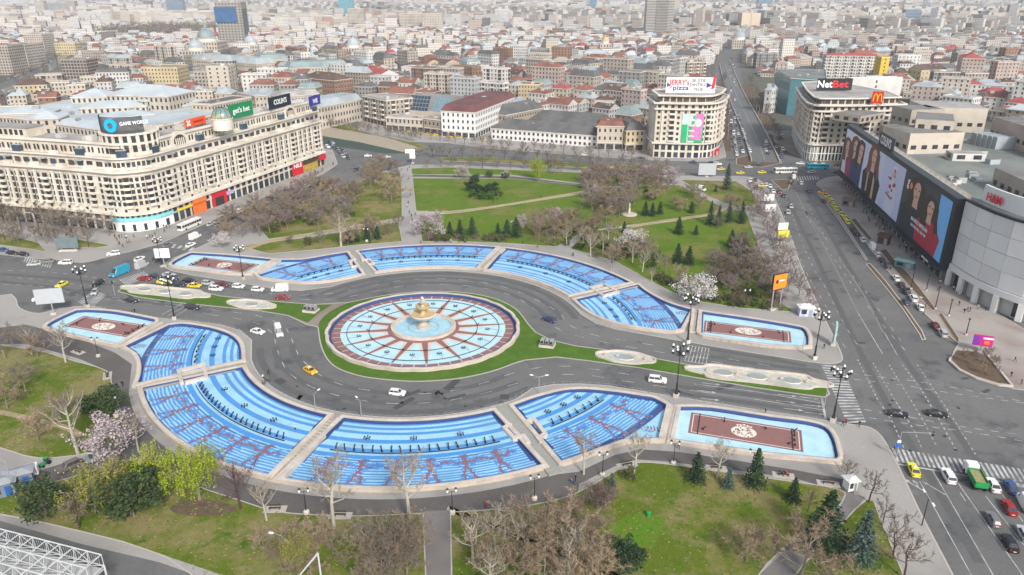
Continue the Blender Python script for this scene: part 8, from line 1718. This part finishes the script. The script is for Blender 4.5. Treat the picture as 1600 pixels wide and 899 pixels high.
RC = pxs([(805, 622), (835, 609), (865, 602), (905, 602), (950, 605), (1000, 613), (1060, 624), (1130, 635), (1200, 646), (1290, 660)]); railing(RC, 'thin grey railing along the near right kerb'); railing([turn(p) for p in RC], 'thin grey railing along the far left kerb')
# benches
for i, (px, py) in enumerate(((430, 797), (532, 807), (980, 728), (1119, 733), (1224, 744), (1294, 757), (168, 588), (122, 551))):
 root = empty('park_bench', (*P(px, py), .135), [0.05, -.02, .3, -.15, -.2, -.2, 2.0, -.5][i]); b = MB(); b.box((0, 0, .01), (4.2, 2.0, .04), KERB); b.build('slab', root)
 for k in range(3): b = MB(); b.box((0, -.25 + k * .17, .45), (2.2, .14, .05), M('bench_wood', (0.07, 0.05, 0.035), .8, .2, 2)); b.build('slat', root)
 b = MB(); b.box((0, .3, .75), (2.2, .05, .35), M('bench_wood', (0, 0, 0))); b.build('backrest', root)
 for s in (-.9, .9): b = MB(); b.box((s, 0, .22), (.08, .5, .44), BLACK); b.build('leg', root)
 tag(root, 'dark park bench on a pale slab ' + ['by the thin white-trunked tree at left', 'under the left white-trunked plane tree', 'between shrub and white-trunked plane tree', 'below the white crest pool', 'at the right end, with people', 'near the white kiosk', 'on the left lawn edge by the dark walk', 'by the near left flat pool walk'][i], 'bench', 'benches along the near walk')
# signs and billboards on posts
def billboard(px, pb, a, b_, ztop, hgt, mat, label, back=False, txt=(), legs=1, cat='billboard'):
 x, y = P(px, pb); root = empty('billboard', (x, y, .1), a); tag(root, label, cat); b = MB(); b.box((0, 0, ztop - hgt / 2), (b_, .45, hgt), mat); b.build('panel', root)
 for i in range(legs): u = 0 if legs == 1 else (-b_ * .3 if i == 0 else b_ * .3); b = MB(); b.tube((u, .25, 0), (u, .25, ztop - hgt * .4), .2, .18, STEEL, 8); b.build('post', root)
 b = MB(); b.box((0, .1, .25), (1.6 + (b_ * .6 if legs > 1 else 0), 1.2, .5), STONE2); b.build('base', root)
 for t, m, s, v in txt: o = ob('lettering', text_mesh(t, m, 1.0, .01), root, loc=(0, -.26, ztop - hgt * v)); o.rotation_euler = (math.pi / 2, 0, 0); o.scale = (s, s, 1)
 return root
def hz(px, pb, y): return height_at(px, pb, y)
billboard(84, 492, .25, 7.6, hz(84, 492, 452), 4.6, M('billboard_back', (0.42, 0.44, 0.46), .6, .06, .5), 'grey back of a billboard on a single post by the near left flat pool'); billboard(257, 417, .1, 5, hz(257, 417, 389), 3.4, WHITEP, 'white panel sign on a post at the left crossing', cat='sign'); billboard(107, 393, .1, 8, hz(107, 393, 372), 4, M('board_greenish', (0.14, 0.18, 0.19), .6, .2, .6), 'dark greenish board on V-shaped posts at the left corner', legs=2, cat='sign')
br = billboard(1212, 484, .45, 5.6, hz(1212, 484, 428), 5.0, BLK, 'orange advertising screen in a black frame beside the right pavement', legs=2); b = MB(); b.box((0, -.25, hz(1212, 484, 428) - 2.5), (5.2, .06, 4.6), M('screen_orange', (0.85, 0.24, 0.02), .5, .03, .5)); b.build('screen', br); b = MB(); b.box((-1.3, -.29, hz(1212, 484, 428) - 2.4), (.9, .04, 1.1), M('sign_navy', (0, 0, 0))); b.box((.6, -.29, hz(1212, 484, 428) - 2.2), (2.2, .04, .35), INK); b.build('printed_mark', br, 'stuff')
br = billboard(1531, 552, -.35, 4.6, hz(1531, 552, 525), 3.0, M('board_magenta', (0.52, 0.02, 0.20), .5, .05, .5), 'magenta billboard with purple corner at the flower bed by the store'); b = MB(); b.box((-1.6, -.25, hz(1531, 552, 525) - 1.5), (1.6, .06, 2.6), M('print_violet', (0.20, 0.04, 0.35), .5, .1, 1)); b.box((1.1, -.25, hz(1531, 552, 525) - .7), (2.4, .06, .5), INK); b.box((.9, -.25, hz(1531, 552, 525) - 1.9), (1.2, .06, 1.0), ORANGE); b.build('print', br, 'stuff')
billboard(1302, 540, 1.2, 3.2, hz(1302, 540, 506), 5.2, M('panel_glass', (0.38, 0.50, 0.50), .3, .2, .4), 'pale glass advertising panel at the kerb of the wide road', cat='sign')
x0 = billboard(1222, 380, .2, 4.6, hz(1222, 380, 361), 3.0, CP['lemon'], 'yellow advertising board with white board above on the right pavement', cat='sign'); b = MB(); b.box((-.6, 0, hz(1222, 380, 361) + 1.8), (4, .4, 2.6), WHITEP); b.build('panel', x0)
billboard(1202, 338, .2, 5, hz(1202, 338, 320), 3, WHITEP, 'white board on the right pavement, lower of two', cat='sign'); billboard(1200, 320, .2, 5, hz(1200, 320, 304), 3, WHITEP, 'white board on the right pavement, upper of two', cat='sign'); billboard(1104, 277, .0, 9, hz(1104, 277, 256), 6, M('billboard_back', (0, 0, 0)), 'grey back of a billboard at the upper park corner'); billboard(645, 256, 0, 3, hz(645, 256, 234), 5, WHITEP, 'white totem at the head of the straight walk', cat='sign')
# kiosks, shelters, cabins
def kiosk(px, py, w_, d_, h, a, mat, label, roof=None, band=None, name='kiosk', rise=1.0, z=.12):
 root = empty(name, (*P(px, py), z), a); tag(root, label, name.replace('_', ' ')); b = MB(); b.box((0, 0, h / 2), (w_, d_, h), mat); b.build('wall', root)
 b = MB(); p = [(-w_ / 2 - .3, -d_ / 2 - .3), (w_ / 2 + .3, -d_ / 2 - .3), (w_ / 2 + .3, d_ / 2 + .3), (-w_ / 2 - .3, d_ / 2 + .3)]; roof_shape(b, p, h + .004, 'hip' if rise > .3 else 'flat', rise, roof or mat, mat, .1); b.build('roof', root)
 b = MB(); b.box((-w_ * .2, -d_ / 2 - .03, h * .55), (w_ * .35, .06, h * .5), WIN); b.build('window', root); b = MB(); b.box((w_ * .25, -d_ / 2 - .03, h * .4), (w_ * .25, .06, h * .75), band or STEEL); b.build('door', root); return root
kiosk(1327, 764, 1.9, 1.9, 2.3, .2, WHITEP, 'white kiosk with pyramid roof at the end of the near walk', rise=1.1); kiosk(1258, 493, 4.2, 2.6, 2.8, -.1, M('kiosk_print', (0.45, 0.50, 0.72), .5, .5, .8), 'white kiosk with lilac printed front on the far right pavement', WHITEP)
for i, (px, py) in enumerate(((1096, 246), (1106, 245), (1116, 242))): kiosk(px, py, 4.5, 3, 3, .1, RED, 'small red market kiosk in the group before the pizza-sign block', rise=.8)['group'] = 'red kiosks'
kiosk(1325, 322, 5, 3, 2.8, -.6, M('kiosk_brown', (0.20, 0.15, 0.12), .7, .1, 1), 'flat-roofed kiosk beside the taxi rank', PAVE, rise=.1)
kiosk(1380, 381, 4.0, 2.6, 3.0, -.8, M('kiosk_rust', (0.16, 0.07, 0.05), .7, .2, 1), 'rust-brown kiosk on the store pavement', RM['bitumen'], rise=.1); kiosk(1413, 418, 6, 3.2, 2.4, -.75, TEAL, 'teal glass entrance shelter on the store pavement', M('shelter_glass', (0.28, 0.48, 0.46), .2, .1, .5), rise=.4, name='entrance_shelter')
CB = M('cabin_blue', (0.02, 0.10, 0.36), .5, .05, .5)
for i, (px, py) in enumerate(((6, 772), (33, 757))):
 o = kiosk(px, py, 4.6, 3.0, 2.9, .52, M('cabin_steel', (0.16, 0.19, 0.24), .6, .08, .5), ['blue-doored grey site cabin at the left frame edge', 'blue-doored grey site cabin nearer the white trailer'][i], M('cabin_roof', (0.30, 0.31, 0.33), .6, .1, .5), CB, 'site_cabin', .5, .132)
 b = MB(); b.box((-1.4, -1.56, 1.2), (1.5, .08, 2.2), CB); b.build('door', o)
root = empty('trailer', (*P(50, 744), .13), .5); tag(root, 'white box trailer beside the blue-doored cabins', 'trailer'); b = MB(); b.hull(ring3(rr(-1.4, 1.4, 1.0, .25), .5), ring3(rr(-1.3, 1.3, .95, .3), 2.3), WHITEP); b.build('body', root); b = MB(); b.box((0, -1.0, 1.5), (.8, .08, .8), WIN); b.build('window', root)
for s in (-1, 1): b = MB(); b.tube((0, s * .85, .35), (0, s * 1.03, .35), .35, .35, TYRE, 10); b.build('wheel', root)
root = empty('tractor', (*P(71, 728), .13), 4.4); root.scale = (.7, .7, .7); tag(root, 'small green garden tractor on the lawn edge beside the white trailer', 'tractor'); b = MB(); b.hull(ring3(rr(-.2, 1.5, .45, .15), .6), ring3(rr(-.2, 1.4, .4, .15), 1.25), CP['green']); b.build('bonnet', root); b = MB(); b.hull(ring3(rr(-1.3, .0, .6, .15), .7), ring3(rr(-1.15, -.1, .5, .15), 2.1), WIN); b.box((-.62, 0, 2.15), (1.3, 1.2, .1), CP['green']); b.build('cab', root)
for s in (-1, 1):
 for wx, r_ in ((-.9, .6), (1.1, .38)): b = MB(); b.tube((wx, s * .5, r_), (wx, s * .8, r_), r_, r_, TYRE, 12); b.build('wheel', root)
# white steel truss and mast at the lower edge
ZT = 8.0; A, B = Vector(P(-30, 819, ZT)), Vector(P(158, 867, ZT)); t = (B - A).normalized(); n = Vector((t.y, -t.x)); L = (B - A).length; root = empty('steel_truss', (A.x, A.y, 0)); tag(root, 'white steel space truss on legs at the lower left corner', 'truss structure')
TW_ = M('white_steel', (0.50, 0.51, 0.51), .5, .04, 1.0); NB = 9; Wt = 9.0
def tp(i, j, z): q = t * (L * i / NB) + n * (Wt * j / 3); return (q.x, q.y, z)
ch, di, gr = MB(), MB(), MB()
for j in range(4):
 for z in (ZT, ZT - 2.2): ch.tube(tp(0, j, z), tp(NB, j, z), .11, .11, TW_, 5)
for i in range(NB + 1):
 for z in (ZT, ZT - 2.2): ch.tube(tp(i, 0, z), tp(i, 3, z), .09, .09, TW_, 5)
 for j in range(4): di.tube(tp(i, j, ZT), tp(i, j, ZT - 2.2), .07, .07, TW_, 4)
for i in range(NB):
 for j in range(4): di.tube(tp(i, j, ZT if i % 2 else ZT - 2.2), tp(i + 1, j, ZT - 2.2 if i % 2 else ZT), .06, .06, TW_, 4)
 for j in range(3): di.tube(tp(i, j, ZT), tp(i + 1, j + 1, ZT - 2.2), .05, .05, TW_, 4); di.tube(tp(i + 1, j, ZT - 2.2), tp(i, j + 1, ZT), .05, .05, TW_, 4)
for k in range(NB * 6): gr.tube(tp(k / 6, .08, ZT - .1), tp(k / 6, .08, ZT - 2.0), .03, .03, TW_, 3)
o = ch.build('chords', root, 'stuff'); o = di.build('diagonals', root, 'stuff'); gr.build('mesh_panel', root, 'stuff')
for i in (0, 5, 9):
 for j in (0, 3): b = MB(); b.tube(tp(i, j, .15), tp(i, j, ZT - 2.2), .16, .16, TW_, 6); b.build('leg', root)
b = MB(); b.prism([tp(0, .05, 0)[:2], tp(NB, .05, 0)[:2], tp(NB, 2.95, 0)[:2], tp(0, 2.95, 0)[:2]], ZT - 2.9, ZT - 2.7, WM['pale'], bottom=True); b.build('deck', root)
q = Vector(P(508, 948)); tz = height_at(508, 948, 866); root = empty('cable_mast', (q.x, q.y, .15)); tag(root, 'angled white steel mast at the lower edge beside the straight path', 'mast'); b = MB(); b.tube((0, 0, 0), (-.1, 0, tz), .16, .14, TW_, 8); b.build('post', root); e = Vector(P(466, 903, tz * .55)); b = MB(); b.tube((-.1, 0, tz), (e.x - q.x, e.y - q.y, tz * .55), .16, .12, TW_, 8); b.build('arm', root)
# traffic lights, stele, bin
for px, pb, pt_, lb in ((1400, 715, 676, 'traffic light mast with long arm at the lower crossing'), (1287, 640, 575, 'traffic light by the right zebra and median tip'), (180, 462, 440, 'traffic light on the left tip of the median'), (1253, 552, 520, 'slim dark pole at the corner of the far right pool'), (955, 425, 408, 'small signal pole behind the far curved pool')):
 h = hz(px, pb, pt_); root = empty('traffic_light', (*P(px, pb), .1)); tag(root, lb, 'traffic light'); b = MB(); b.tube((0, 0, 0), (0, 0, h), .1, .08, STEEL, 6)
 if px == 1400: b.tube((0, 0, h), (6.5, -.6, h + .1), .07, .05, STEEL, 5)
 b.build('pole', root); b = MB(); b.box((6.4 if px == 1400 else 0, -.2, h - .3), (.35, .3, 1.0), BLACK); b.build('signal_head', root)
o = [c for c in bpy.data.objects if c.get('label', '').startswith('traffic light mast')][0]; b = MB(); b.box((-.2, -.15, 3.0), (.8, .1, .9), M('sign_blue_round', (0.02, 0.12, 0.55), .4, 0)); b.box((-.2, -.15, 3.9), (.7, .1, .6), WHITEP); b.build('road_sign', o)
x, y = P(983, 336); root = empty('monument', (x, y, .12)); tag(root, 'pale stone stele on a round paved base in the upper park', 'monument'); b = MB(); b.lathe([(3.4, 0), (3.4, .25), (2.0, .25), (2.0, .5), (0.01, .5)], STONE2, n=20); b.build('base', root); b = MB(); b.hull(ring3(rr(-.5, .5, .5, .1), .5), ring3(rr(-.3, .3, .3, .1), 5.2), STONE2); b.build('stele', root)
b = MB(); b.lathe([(.35, 0), (.4, .9), (.42, 1.0), (.1, 1.1)], CP['green'], n=12); o = b.build('litter_bin'); o.location = (*P(1013, 808), .13); tag(o, 'small green bin at the fresh green lawn', 'bin')
